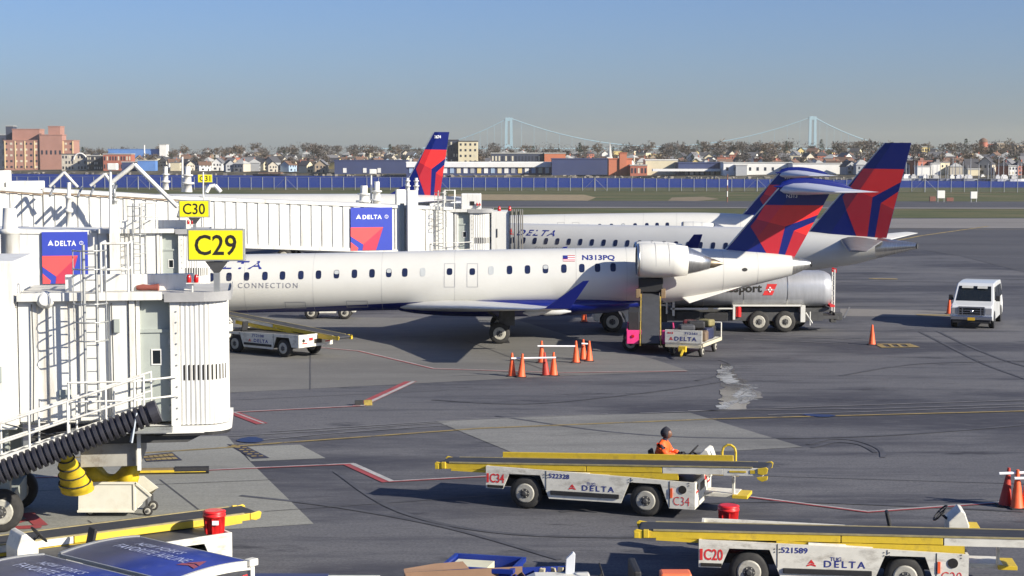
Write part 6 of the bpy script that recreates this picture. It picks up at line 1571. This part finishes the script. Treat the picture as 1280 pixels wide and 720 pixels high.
MB().prism([(qx(771), 1.65), (qx(790), 1.65), (qx(790), 2.3), (qx(776), 2.3)], 'y', .035, .05).build('window', GLASS, cb)
fd = MB(); fd.tube([(qx(765) + .68 * math.cos(q), .1, .51 + .68 * math.sin(q)) for q in [math.pi * k / 10 for k in range(11)]], .06, 8); fd.build('fender', WHITE, tkr)
m_ = MB()
for y in (.9, 1.5): m_.bar((qx(1048), y, .75), (qx(1048), y, 2.95), .05, .05)
for k in range(9): m_.bar((qx(1048), .9, .9 + k * .25), (qx(1048), 1.5, .9 + k * .25), .03, .03)
ld_ = m_.build('rear_ladder', WHITE, tkr); MB().box(qx(1047), qx(1050), .88, .93, 2.8, 3.0).box(qx(1047), qx(1050), 1.47, 1.52, 2.8, 3.0).build('ladder_top', REDLAMP, ld_)
MB().box(qx(1012), qx(1050), .2, 2.2, .62, .78).box(qx(1046), qx(1056), .4, 1.0, .55, .9).box(qx(1046), qx(1053), 1.4, 1.8, .35, .9).build('rear_bumper', DKSTEEL, tkr, .02)
MB().cyl((qx(1008), .05, .95), (qx(1016), -.05, .45), .03, n=8).cyl((qx(1013), .0, 1.0), (qx(1013), -.02, .35), .03, n=8).build('drain_hose', WHITE, tkr)
MB().box(qx(1039), qx(1045), .2, 2.3, 1.2, 1.3).build('tail_beam', INKRED, tkr)

# ---------- van
pv = G(1214, 411); a_v = R(270 - 21)
fx, fy = math.cos(a_v), math.sin(a_v)
van = thing('passenger_van', 'white passenger van facing us at the right with yellow number plate', 'van', (pv.x - fx * 2.72, pv.y - fy * 2.72, 0), a_v)
VANW = mat('van_white', (.62, .63, .62), .3, var=.03, coat=.4)
secs = []
for y, kx, dz in ((-1.0, .985, -.03), (-.95, 1.0, 0), (.95, 1.0, 0), (1.0, .985, -.03)):
    P = [(2.68, .42), (2.74, .72), (2.70, 1.02), (2.55, 1.13), (1.88, 1.27), (1.08, 2.00), (.8, 2.10), (-1.0, 2.13), (-2.6, 2.08), (-2.72, 1.9), (-2.76, .9), (-2.72, .42)]
    secs.append([(x * kx, y * (1 - .13 * max(0, (z - 1.15))), z + dz) for x, z in P])
vb = MB().loft(secs, 0, False).build('body', VANW, van, .05, 3)
def vy(z): return .995 * (1 - .13 * max(0, z - 1.15)) + .012
MB().add([(1.87, -.84, 1.30), (1.87, .84, 1.30), (1.13, .76, 1.975), (1.13, -.76, 1.975), (1.80, -.84, 1.25), (1.80, .84, 1.25), (1.0, .76, 1.92), (1.0, -.76, 1.92)], [(0, 1, 2, 3), (7, 6, 5, 4), (0, 4, 5, 1), (1, 5, 6, 2), (2, 6, 7, 3), (3, 7, 4, 0)]).build('windshield', GLASS, van)
vs_ = MB().add([(1.30, y0, 1.85) for y0 in (-.62, -.08)] + [(1.18, y0, 1.96) for y0 in (-.08, -.62)], [(0, 1, 2, 3)]).add([(1.32, y0, 1.84) for y0 in (.12, .6)] + [(1.2, y0, 1.95) for y0 in (.6, .12)], [(0, 1, 2, 3)])
for v in range(len(vs_.v)): x, y, z = vs_.v[v]; vs_.v[v] = (x + .03, y, z + .03)
vs_.build('sun_visor', mat('visor', (.45, .45, .42), .8), van)
for s in (-1, 1):
    for pts in ([(1.62, 1.32), (.62, 1.32), (.62, 1.92), (1.05, 1.92)], [(.45, 1.32), (-.75, 1.32), (-.75, 1.92), (.45, 1.92)], [(-.9, 1.32), (-2.45, 1.32), (-2.40, 1.9), (-.9, 1.92)]):
        MB().add([(x, s * vy(z), z) for x, z in pts] + [(x, s * (vy(z) - .05), z) for x, z in pts], [(0, 1, 2, 3), (7, 6, 5, 4), (0, 4, 5, 1), (1, 5, 6, 2), (2, 6, 7, 3), (3, 7, 4, 0)]).build('window', GLASS, van)
    m_ = MB()
    for x in (.53, -.82): m_.box(x - .008, x + .008, s * 1.002 - .006, s * 1.002 + .006, .5, 1.25)
    m_.build('door_seam', SEAM, van)
    mi = MB().box(1.42, 1.60, s * 1.12 - .10, s * 1.12 + .10, 1.28, 1.55).bar((1.5, s * .95, 1.36), (1.5, s * 1.1, 1.36), .05, .05).build('mirror', BLACK, van, .03)
    for x in (1.85, -1.75):
        add_wheel(van, (x, s * .86, .37), .37, .24, rim=STEEL); m_ = MB(); m_.rings((x, s * .93, .39), (x, s * 1.012, .39), [(0, .45), (1, .45)], 24); m_.build('wheel_arch', BLACK, van)
    MB().box(2.66, 2.757, s * .80 - .16, s * .80 + .16, .70, 1.02).build('headlight', mat('lamp_glass', (.5, .5, .5), .1, .4), van, .02)
CHR = mat('chrome', (.55, .57, .62), .15, .95, var=.05)
gr = MB().box(2.68, 2.765, -.60, .60, .66, 1.08)
gr = gr.build('grille', GLASS, van, .01); m_ = MB()
for z, q in ((.68, .02), (.79, .012), (.90, .012), (1.05, .035)): m_.box(2.76, 2.785, -.60, .60, z - q, z + q)
for y in (-.60, -.43, .43, .60): m_.box(2.762, 2.787, y - .022, y + .022, .66, 1.08)
m_.build('grille_bars', CHR, gr); MB().rings((2.78, 0, .86), (2.80, 0, .86), [(0, .07), (1, .05)], 12).build('badge', CHR, gr)
bp_ = MB().box(2.62, 2.84, -.98, .98, .44, .63).build('bumper', CHR, van, .03); MB().box(2.6, 2.8, -.9, .9, .28, .43).build('air_dam', BLACK, van, .02)
MB().box(2.84, 2.855, -.17, .17, .42, .56).build('number_plate', mat('plate_yellow', (.80, .48, .03), .5), bp_)
# ---------- towing tractor (used twice)
def tractor(label, loc, rz, white=True):
    e = thing('baggage_tractor', label, 'baggage tractor', loc, rz, 'baggage tractors')
    BODY = GSEWHITE if white else DKSTEEL
    MB().prism([(-1.45, .38), (-1.1, .38), (-1.02, .72), (-.5, .72), (-.38, .3), (.6, .3), (.7, .72), (1.2, .72), (1.3, .35), (1.5, .35), (1.5, .95), (1.2, 1.08), (.25, 1.08), (.2, .72), (-.3, .72), (-.36, .98), (-1.45, .98)], 'y', -.62, .62).build('body', BODY, e, .03)
    for x in (-.78, .95):
        for y in (-.62, .62): add_wheel(e, (x, y, .34), .34, .22)
    MB().box(-.5, -.05, -.5, .5, .74, .88).box(-.55, -.42, -.5, .5, .98, 1.35).build('seat', BLACK, e, .03)
    sw = MB().tube([(.05 + .05 * math.sin(q), .2 * math.cos(q) - .2, 1.15 + .17 * math.sin(q)) for q in [2 * math.pi * k / 12 for k in range(13)]], .016, 6).cyl((.05, -.2, 1.15), (.25, -.2, .95), .02, n=6); sw.build('steering_wheel', BLACK, e)
    return e
pt = G(408, 399); tractor('baggage tractor beyond the nearest jet, only its wheels showing', (pt.x, pt.y + .6, 0), 0)
# ---------- person driving the first loader
def skin(name, pts, edges, rad, m, parent=None, levels=2):
    me = bpy.data.meshes.new(name); bm = bmesh.new(); lay = bm.verts.layers.skin.verify(); V = []
    for i, p in enumerate(pts):
        v = bm.verts.new(p); r = rad[i]; v[lay].radius = (r, r) if not isinstance(r, tuple) else r; v[lay].use_root = (i == 0); V.append(v)
    for a, b in edges: bm.edges.new((V[a], V[b]))
    bm.to_mesh(me); bm.free(); me.materials.append(m)
    o = bpy.data.objects.new(name, me); C.objects.link(o)
    if parent: o.parent = parent
    s = o.modifiers.new('skin', 'SKIN'); s.use_smooth_shade = True; s.branch_smoothing = .6
    q = o.modifiers.new('sub', 'SUBSURF'); q.levels = levels; q.render_levels = levels
    return o
SKINM = mat('skin', (.16, .075, .045), .5, var=.05); TROUS = mat('work_trousers', (.03, .032, .05), .8, var=.2)
HIVIS = mat('hi_vis_orange', (.90, .115, .012), .65, var=.18, scale=9, bump=.5); KNIT = mat('dark_knit', (.022, .022, .032), .95, var=.3, scale=20); GLOVE = mat('work_glove', (.02, .02, .025), .8)
Ml = Matrix.Translation(ld1.location) @ Matrix.Rotation(ld1.rotation_euler.z, 4, 'Z')
per = thing('person', 'driver in orange jacket and dark hood seated at the wheel of the C34 loader', 'person', Ml @ Vector((1.50, .55, .92)), ld1.rotation_euler.z)
# local frame: x towards the steering wheel, y to the driver's left, origin on the seat
B_ = [(0, 0, .10), (0, 0, .28), (.02, 0, .48), (.05, 0, .60), (.085, 0, .68), (.12, 0, .78), (.14, 0, .88),      # pelvis .. head
      (.03, .20, .55), (.03, -.20, .55), (.16, .26, .33), (.16, -.26, .33), (.42, .16, .33), (.42, -.16, .33),   # shoulders, elbows, wrists
      (.05, .10, .08), (.05, -.10, .08), (.45, .14, .10), (.45, -.14, .10), (.52, .14, -.30), (.52, -.14, -.30), (.66, .14, -.36), (.66, -.14, -.36)]
E_ = [(0, 1), (1, 2), (2, 3), (3, 4), (4, 5), (5, 6), (3, 7), (3, 8), (7, 9), (8, 10), (9, 11), (10, 12), (0, 13), (0, 14), (13, 15), (14, 16), (15, 17), (16, 18), (17, 19), (18, 20)]
Rr = [.13, .12, .11, .07, .05, .085, .078, .035, .035, .035, .035, .030, .030, .10, .10, .068, .068, .045, .045, .038, .038]
body = skin('body', B_, E_, Rr, TROUS, per); body.data.materials[0] = TROUS
# head with face in skin colour (sits inside the hood)
hd = MB(); secs = []
for k in range(13):
    t = math.pi * k / 12; z = .80 + .12 * math.cos(t) * -1; r = max(.01, math.sin(t)); secs.append([(.142 + .098 * r * math.cos(q) + (.012 if abs(k - 6) < 2 and abs(q) < .5 else 0), .078 * r * math.sin(q), z) for q in [2 * math.pi * j / 20 - math.pi for j in range(20)]])
hd = hd.loft(secs, 0, True).build('head', SKINM, body)
MB().add([(.232, -.014, .77), (.232, .014, .77), (.262, 0, .775), (.238, 0, .825)], [(0, 1, 2), (0, 2, 3), (1, 3, 2)]).build('nose', SKINM, hd)
ey = MB()
for s in (-1, 1): ey.rings((.222, s * .032, .82), (.236, s * .032, .82), [(0, .013), (1, .008)], 8)
ey.build('eyes', SIGNBLK, hd); MB().box(.220, .236, -.025, .025, .735, .743).build('mouth', mat('lips', (.12, .035, .03), .5), hd)
for s in (-1, 1): MB().rings((.135, s * .078, .80), (.135, s * .092, .80), [(0, .028), (1, .02)], 10).build('ear', SKINM, hd)
# jacket
jk = [(0, 0, .06), (0, 0, .26), (.02, 0, .46), (.045, 0, .585), (.06, 0, .65), (.03, .20, .555), (.03, -.20, .555), (.16, .27, .33), (.16, -.27, .33), (.38, .17, .33), (.38, -.17, .33)]
skin('jacket', jk, [(0, 1), (1, 2), (2, 3), (3, 4), (3, 5), (3, 6), (5, 7), (6, 8), (7, 9), (8, 10)], [(.23, .19), (.21, .18), (.225, .19), (.16, .15), .11, .13, .13, .085, .085, .062, .062], HIVIS, per)
rs = MB()
for s in (-1, 1): rs.rings((.235, s * .235, .332), (.27, s * .218, .332), [(0, .068), (1, .066)], 16)
rs.build('reflective_band', mat('reflective', (.6, .6, .5), .3), per)
hb_ = MB(); secs = []
for k in range(12):
    t = math.pi * (k / 11) ; r = max(.05, math.sin(t) ** .7); z = .655 + (.965 - .655) * k / 11
    secs.append([(.105 + .138 * r * math.cos(q) * (1 if math.cos(q) < .6 or k > 7 or k < 3 else .62),   .125 * r * math.sin(q), z + .01) for q in [2 * math.pi * j / 22 for j in range(22)]])
hb_.loft(secs, 0, True).build('hood', KNIT, per)
for s in (-1, 1):
    P = Vector((.42, s * .16, .335)); pts = [P, P + Vector((.06, -s * .01, .01))]; ed = [(0, 1)]; rd = [(.030, .024), (.036, .020)]
    for j, (dy, l) in enumerate(((-.030, .072), (-.010, .082), (.010, .078), (.030, .062))):
        b = len(pts); pts += [P + Vector((.075, dy, .012)), P + Vector((.075 + l * .5, dy, .012)), P + Vector((.075 + l * .62, dy, -.03)), P + Vector((.075 + l * .3, dy, -.045))]
        ed += [(1, b), (b, b + 1), (b + 1, b + 2), (b + 2, b + 3)]; rd += [.011, .010, .0095, .008]
    b = len(pts); pts += [P + Vector((.04, -s * .035, -.005)), P + Vector((.075, -s * .05, -.02)), P + Vector((.095, -s * .04, -.035))]; ed += [(0, b), (b, b + 1), (b + 1, b + 2)]; rd += [.013, .011, .009]
    skin('glove', pts, ed, rd, GLOVE, per, 1)
    skin('boot', [(.53, s * .14, -.33), (.56, s * .14, -.40), (.68, s * .14, -.41)], [(0, 1), (1, 2)], [.055, .055, .045], BLACK, per, 1)

# ---------- cones
def cone(px, py, label, h=.90, m=None, rz=0.0, tx=0.0, bars=False, group='traffic cones'):
    p = G(px, py); e = thing('traffic_cone', label, 'traffic cone', p, rz, group); e.rotation_euler = (0, tx, rz)
    MB().prism([(-.17, -.2), (.17, -.2), (.2, -.17), (.2, .17), (.17, .2), (-.17, .2), (-.2, .17), (-.2, -.17)], 'z', 0, .035).build('base', BLACK, e, .006)
    MB().rings((0, 0, .035), (0, 0, h), [(0, .165), (.03, .15), (.5, .095), (.9, .045), (.93, .045), (1, .035)], 18).build('cone_body', m or ORANGE, e)
    return e
cone(640, 470.5, 'leftmost traffic cone of the front barred row'); cone(651.5, 471.5, 'second cone of the front barred row, leaning slightly', tx=R(3)); cone(682.5, 469.5, 'dark red traffic cone in the front barred row', m=CONERED, tx=R(-4)); cone(692, 469.5, 'rightmost traffic cone of the front barred row')
cone(677, 453.5, 'slim cone at the left end of the rear bar'); cone(720, 453.5, 'slim cone at the right end of the rear bar'); cone(729, 449.5, 'middle cone of the rear right cluster', .84); cone(736.5, 451.5, 'rightmost cone of the rear right cluster', .84)
cone(730, 402.5, 'small distant cone under the nearest jet wing'); cone(754, 404, 'small dark red cone by the tanker front wheel', m=CONERED)
cone(1090, 431, 'lone traffic cone on the open apron beside yellow marks'); cone(1186.5, 392.5, 'traffic cone just left of the white van')
cone(1256, 632.5, 'tall dark red cone leaning near the right edge', .93, CONERED, tx=R(5)); cone(1271, 635.5, 'large orange cone near the right edge', .93); cone(1284, 634, 'large orange cone cut by the right edge', .93)
def bar(pa, pb, Y, label):
    a, b = W(*pa, Y), W(*pb, Y); tag(MB().cyl(a, b, .035, n=10).build('barrier_bar', WHITEINK), label, 'barrier bar', 'white barrier bars')
Yc1, Yc2, Yc3 = G(665, 470.5).y - .12, G(700, 453.5).y - .12, G(1265, 634).y - .1
bar((639, 448), (695, 447), Yc1, 'white bar resting across the front row of cones'); bar((672, 432.6), (719, 432.8), Yc2, 'white bar across the rear pair of cones'); bar((727, 429.5), (737, 430), G(733, 450).y - .1, 'short bar between the rear right cones')
bar((1249, 592), (1330, 589), Yc3, 'upper white bar on the right edge cones'); bar((1268, 598), (1330, 597), Yc3 - .15, 'lower white bar on the right edge cones')
# chocks, tow bar
p = G(454, 506.5); e = thing('wheel_chock', 'black and yellow wheel chock lying by the red line', 'wheel chock', p, R(8))
MB().prism([(-.09, 0), (.09, 0), (.05, .17), (-.05, .17)], 'x', -.28, .0).build('block', BLACK, e, .01); MB().prism([(-.095, 0), (.095, 0), (.055, .175), (-.055, .175)], 'x', .02, .30).build('block_half', mat('chock_yellow', (.30, .22, .04), .7, var=.4, scale=9), e, .01)
p = G(218, 592.5); e = thing('ground_pole', 'brown and black pole lying on the pale concrete', 'pole', p, R(5))
xx = 1.6 * .58
MB().cyl((-xx - .05, 0, .09), (0, 0, .09), .085, n=14).build('pole_half', mat('pole_brown', (.16, .12, .06), .7, var=.3), e); MB().cyl((0.01, 0, .10), (xx - .03, 0, .10), .10, n=14).build('pole_half', BLACK, e)
MB().box(-xx, xx - .1, -.095, -.085, .06, .12).build('stripe', YELLOW, e)
for px, py in ((200, 576), ): pass
for x in (.05, .3, .55, .78): pass
# main-wheel chock
p = G(634, 428.5); tag(MB().prism([(-.12, 0), (.12, 0), (.03, .16), (-.03, .16)], 'y', -.2, .2).build('wheel_chock', BLACK), 'small black chock beside the nearest jet main wheel', 'wheel chock').location = p

# ---------- buckets
def bucket(loc, label):
    e = thing('bucket', label, 'bucket', loc, 0, 'red buckets')
    MB().rings((0, 0, 0), (0, 0, .43), [(0, .165), (.02, .17), (.8, .195), (.81, .225), (.92, .225), (.93, .205), (1, .21)], 28).build('tub', BUCKRED, e)
    MB().rings((0, 0, .432), (0, 0, .47), [(0, .225), (.6, .225), (1, .18)], 28).build('lid', BUCKRED, e)
    m_ = MB()
    for k in range(8): q = 2 * math.pi * k / 8; m_.bar((.178 * math.cos(q), .178 * math.sin(q), .02), (.198 * math.cos(q), .198 * math.sin(q), .33), .03, .015)
    m_.build('rib', BUCKRED, e); return e
bb = G(267, 668.5, .93); b1_ = bucket(bb + Vector((0, .1, .0)), 'red lidded bucket standing on the deck of the lower left loader')
MB().box(-.0, .12, -.24, -.2, .22, .3).build('tag_label', WHITEINK, b1_)
ob = G(907, 660, .55)
sb_ = thing('storage_box', 'white box holding the red bucket behind the C20 loader', 'box', (G(907, 664, .6).x, G(907, 664, .6).y + .2, 0)); MB().box(-.45, .35, -.3, .3, 0, .60).build('case', GSEWHITE, sb_, .02); MB().box(-.47, .37, -.32, .32, .602, .64).build('lid', NAVY, sb_, .01)
bucket((sb_.location.x + .08, sb_.location.y, .642), 'red lidded bucket right behind the C20 loader belt')
p = G(975, 662, .5); tag(MB().box(-.75, .75, -.2, .2, 0, .62).build('crate', DKSTEEL, None, .02), 'low dark crate behind the C20 loader belt', 'crate').location = (p.x, p.y + .3, 0)

# ---------- blue canopy carts
CANB = bpy.data.materials.new('canopy_vinyl')
CANB = mat('canopy_vinyl', (.020, .034, .17), .42, var=.3, scale=1.2, dirt=(.13, .145, .20), dirt_amt=.8, dirt_scale=.8, spec=.45)
def canopy_cart(label, c, rz, marks=True):
    e = thing('canopy_cart', label, 'baggage cart', c, rz, 'blue canopied baggage carts')
    Lx, Wy, z0, rise = 1.38, .78, 1.97, .055
    n = 12; vs = []; 
    for x in (-Lx, Lx):
        for k in range(n + 1): y = -Wy + 2 * Wy * k / n; vs.append((x, y, z0 + rise * (1 - (y / Wy) ** 2)))
    vs += [(x, y, z - .035) for x, y, z in vs]; N = 2 * (n + 1)
    fs = [(k, k + 1, n + 2 + k, n + 1 + k) for k in range(n)] + [(N + k, N + k + 1, N + n + 2 + k, N + n + 1 + k) for k in range(n)] + [(k, k + 1, N + k + 1, N + k) for k in range(n)] + [(n + 1 + k, n + 2 + k, N + n + 2 + k, N + n + 1 + k) for k in range(n)]
    r_ = MB().add(vs, fs, 0, True).build('canopy', CANB, e)
    t = MB(); zz = lambda y: z0 + rise * (1 - (y / Wy) ** 2) + .008
    if marks:
        for txt, a, b, ya, yb2 in (("NEW YORK'S", -.80, .30, .22, .42), ('FAVORITE AIRLINE', -.95, .80, -.10, .12)):
            put_text(t, txt, lambda u, v: (a + u * (b - a), ya + v * (yb2 - ya), zz(ya + v * (yb2 - ya))), 0, space=1.1)
        f = lambda u, v: (.80 + u * .42, -.25 + v * .45, zz(-.25 + v * .45) + .002)
        widget(t, f, 1)
    t.build('canopy_lettering', [mat('faded_white', (.42, .46, .62), .5), mat('faded_red', (.30, .06, .08), .5)], r_)
    for x in (-Lx - .02, Lx + .02):
        a_ = MB(); pts = [(x, -Wy + 2 * Wy * k / n, z0 + rise * (1 - ((-Wy + 2 * Wy * k / n) / Wy) ** 2) - .05) for k in range(n + 1)]
        for p, q in zip(pts[:-1], pts[1:]): a_.bar(p, q, .06, .14)
        a_.build('end_arch', GSEWHITE if x > 0 else STEEL, e)
        MB().box(x - .02, x + .02, -Wy + .06, Wy - .06, .55, z0 - .25).build('end_panel', NAVY if x > 0 else GSEWHITE, e)
        for y in (-Wy + .02, Wy - .02): MB().box(x - .04, x + .04, y - .04, y + .04, .4, z0).build('corner_post', GSEWHITE, e)
        if x > 0: MB().box(x - .05, x + .09, Wy - .12, Wy + .06, z0 - .05, z0 + .06).build('corner_block', GSEWHITE, e, .015)
    for y in (-Wy, Wy): MB().box(-Lx, Lx, y - .03, y + .03, z0 - .06, z0 + .0).build('side_rail', STEEL, e)
    MB().box(Lx + .042, Lx + .05, Wy - .22, Wy - .12, 1.4, 1.8).build('reflector', INKRED, e)
    MB().box(-Lx, Lx, -Wy, Wy, .42, .52).build('bed', GSEWHITE, e)
    for x in (-.95, .95):
        for y in (-.6, .6): add_wheel(e, (x, y, .22), .22, .14)
    return e
q1, q2_, q3_ = G(68, 690, 1.93), G(318, 703, 1.93), G(207, 724, 1.93)
ax_ = (q3_ - q1); angc = math.atan2(ax_.y, ax_.x); dxc = Vector((math.cos(angc), math.sin(angc), 0)); nyc = Vector((-math.sin(angc), math.cos(angc), 0))
corner = G(316, 702, 1.97)
cc = corner - dxc * 1.40 - nyc * .80
canopy_cart('blue canopied cart whose white end frame shows at lower left', (cc.x, cc.y, 0), angc)
cc2 = cc - nyc * 1.78 - dxc * .15; canopy_cart('blue canopied cart cut by the lower left corner', (cc2.x, cc2.y, 0), angc)

# ---------- things along the bottom edge
CARD = mat('cardboard', (.24, .145, .09), .85, var=.12, scale=3); CARDIN = mat('cardboard_inside', (.34, .22, .15), .9, var=.15)
p = G(572, 729, 1.05); cb_ = thing('cardboard_box', 'open brown cardboard box with jagged flaps at the bottom edge', 'cardboard box', (p.x + .2, p.y + .2, 0), R(10))
w_, d_ = 1.05, .7; m_ = MB()
for a, b, za, zb3 in (((-w_, -d_), (w_, -d_), .98, 1.0), ((w_, -d_), (w_, d_), 1.0, .98), ((w_, d_), (-w_, d_), 1.08, 1.06), ((-w_, d_), (-w_, -d_), 1.06, .98)):
    m_.add([(a[0], a[1], .12), (b[0], b[1], .12), (b[0], b[1], zb3), (a[0], a[1], za)] + [(a[0] * .985, a[1] * .98, .12), (b[0] * .985, b[1] * .98, .12), (b[0] * .985, b[1] * .98, zb3), (a[0] * .985, a[1] * .98, za)], [(0, 1, 2, 3), (7, 6, 5, 4), (3, 2, 6, 7)])
m_.box(-w_, w_, -d_, d_, .1, .14).build('carton', CARD, cb_)
MB().add([(-w_, d_, 1.06), (.1, d_, 1.08), (.0, d_ + .1, 1.19), (-.5, d_ + .14, 1.16), (-w_, d_ + .1, 1.10)], [(0, 1, 2, 3, 4)]).build('flap', CARD, cb_)
MB().box(-w_, w_, -d_, d_, 0, .09).build('pallet', mat('pallet_wood', (.38, .28, .17), .9, var=.2), cb_)
p = G(603, 725, 1.0); bn = thing('plastic_bin', 'blue plastic bin standing behind the cardboard box', 'bin', (p.x, p.y + 1.1, 0), R(-14))
BLUEP = mat('bin_blue', (.008, .028, .22), .45, var=.15); m_ = MB()
for s in ((-.62, -.6, -.45, .45), (.6, .62, -.45, .45), (-.6, .6, -.45, -.43), (-.6, .6, .43, .45)): m_.box(s[0], s[1], s[2], s[3], .1, 1.02)
m_.box(-.6, .6, -.43, .43, .08, .12).build('tub', BLUEP, bn); m_ = MB().box(-.67, .67, -.5, -.44, .98, 1.06).box(-.67, .67, .44, .5, .98, 1.06).box(-.67, -.6, -.44, .44, .98, 1.06).box(.6, .67, -.44, .44, .98, 1.06); m_.build('rim', BLUEP, bn)
MB().box(-.58, .1, -.4, .4, .85, .98).build('lining', mat('lining_cream', (.6, .58, .42), .8), bn)
for x in (-.5, .5):
    for y in (-.35, .35): add_wheel(bn, (x, y, .06), .06, .04)
p = G(678, 724, .95); wc_ = thing('scrap_crate', 'wooden crate of scraps with blue rim left of the white post', 'crate', (p.x, p.y + .5, 0), R(8))
m_ = MB()
for s in ((-.5, -.47, -.4, .4), (.47, .5, -.4, .4), (-.47, .47, -.4, -.37), (-.47, .47, .37, .4)): m_.box(s[0], s[1], s[2], s[3], 0, .95)
m_.build('crate_sides', BLUEP, wc_); q = random.Random(2); m_ = MB()
for k in range(14): x, y = q.uniform(-.4, .4), q.uniform(-.3, .3); m_.bar((x, y, .5), (x + q.uniform(-.15, .15), y + q.uniform(-.1, .1), q.uniform(.85, 1.0)), q.uniform(.04, .12), .03)
m_.build('scraps', mat('scrap_wood', (.5, .45, .32), .85, var=.3), wc_)
p = G(709, 722, 1.0); tag(MB().prism([(-.10, 0), (.07, 0), (.14, 1.42), (.10, 1.46), (-.02, 1.34)], 'y', -.05, .05).build('marker_post', mat('post_grey', (.55, .57, .60), .5), None, .01), 'leaning pale grey post at the bottom edge beside the crate', 'post').location = (p.x, p.y, 0)
p = G(756, 717, 1.08); tr_ = tractor('white baggage tractor cut by the bottom edge with orange lamp', (p.x, p.y - .45, 0), R(182))
MB().rings((-.35, .1, .985), (-.35, .1, 1.12), [(0, .2), (.5, .2), (1, .12)], 16).build('beacon', mat('beacon_orange', (.85, .13, .03), .35), tr_)
p = G(395, 717.5, 1.5); e = thing('shelter_cart', 'white and navy topped cart just entering the bottom edge', 'cart', (p.x, p.y - .85, 0), R(-1))
MB().box(-1.05, 1.05, -.8, .8, 1.42, 1.50).build('top_panel', GSEWHITE, e, .02); MB().box(-1.0, .2, -.75, .82, 1.502, 1.515).build('top_sheet', NAVY, e); MB().box(-1.0, 1.0, -.75, .75, .4, .5).build('bed', DKSTEEL, e)
for x in (-1, 1):
    for y in (-.75, .75): MB().box(x - .03, x + .03, y - .03, y + .03, .5, 1.42).build('post', STEEL, e); add_wheel(e, (x * .8, y * .85, .2), .2, .12)
p = G(845, 716, .9); tag(MB().box(-.28, .28, -.2, .2, 0, .9).build('orange_case', mat('case_orange', (.75, .16, .06), .5), None, .04), 'orange case top showing at the bottom edge under the C20 conveyor', 'case').location = (p.x, p.y + .1, 0)
# ---------- air
def haze():
    m = bpy.data.materials.new('haze_air'); m.use_nodes = True; n = m.node_tree
    for x in list(n.nodes):
        if x.type == 'BSDF_PRINCIPLED': n.nodes.remove(x)
    v = n.nodes.new('ShaderNodeVolumePrincipled'); v.inputs['Color'].default_value = (.96, .93, .74, 1); v.inputs['Density'].default_value = 0.000078; v.inputs['Anisotropy'].default_value = .2
    n.links.new(v.outputs[0], n.nodes['Material Output'].inputs['Volume'])
    o = MB().box(-3600, 3600, -120, 8600, -7.5, 135).build('haze', m); o['kind'] = 'stuff'; o['label'] = 'thin pale air haze over the whole airfield'; return o
haze()
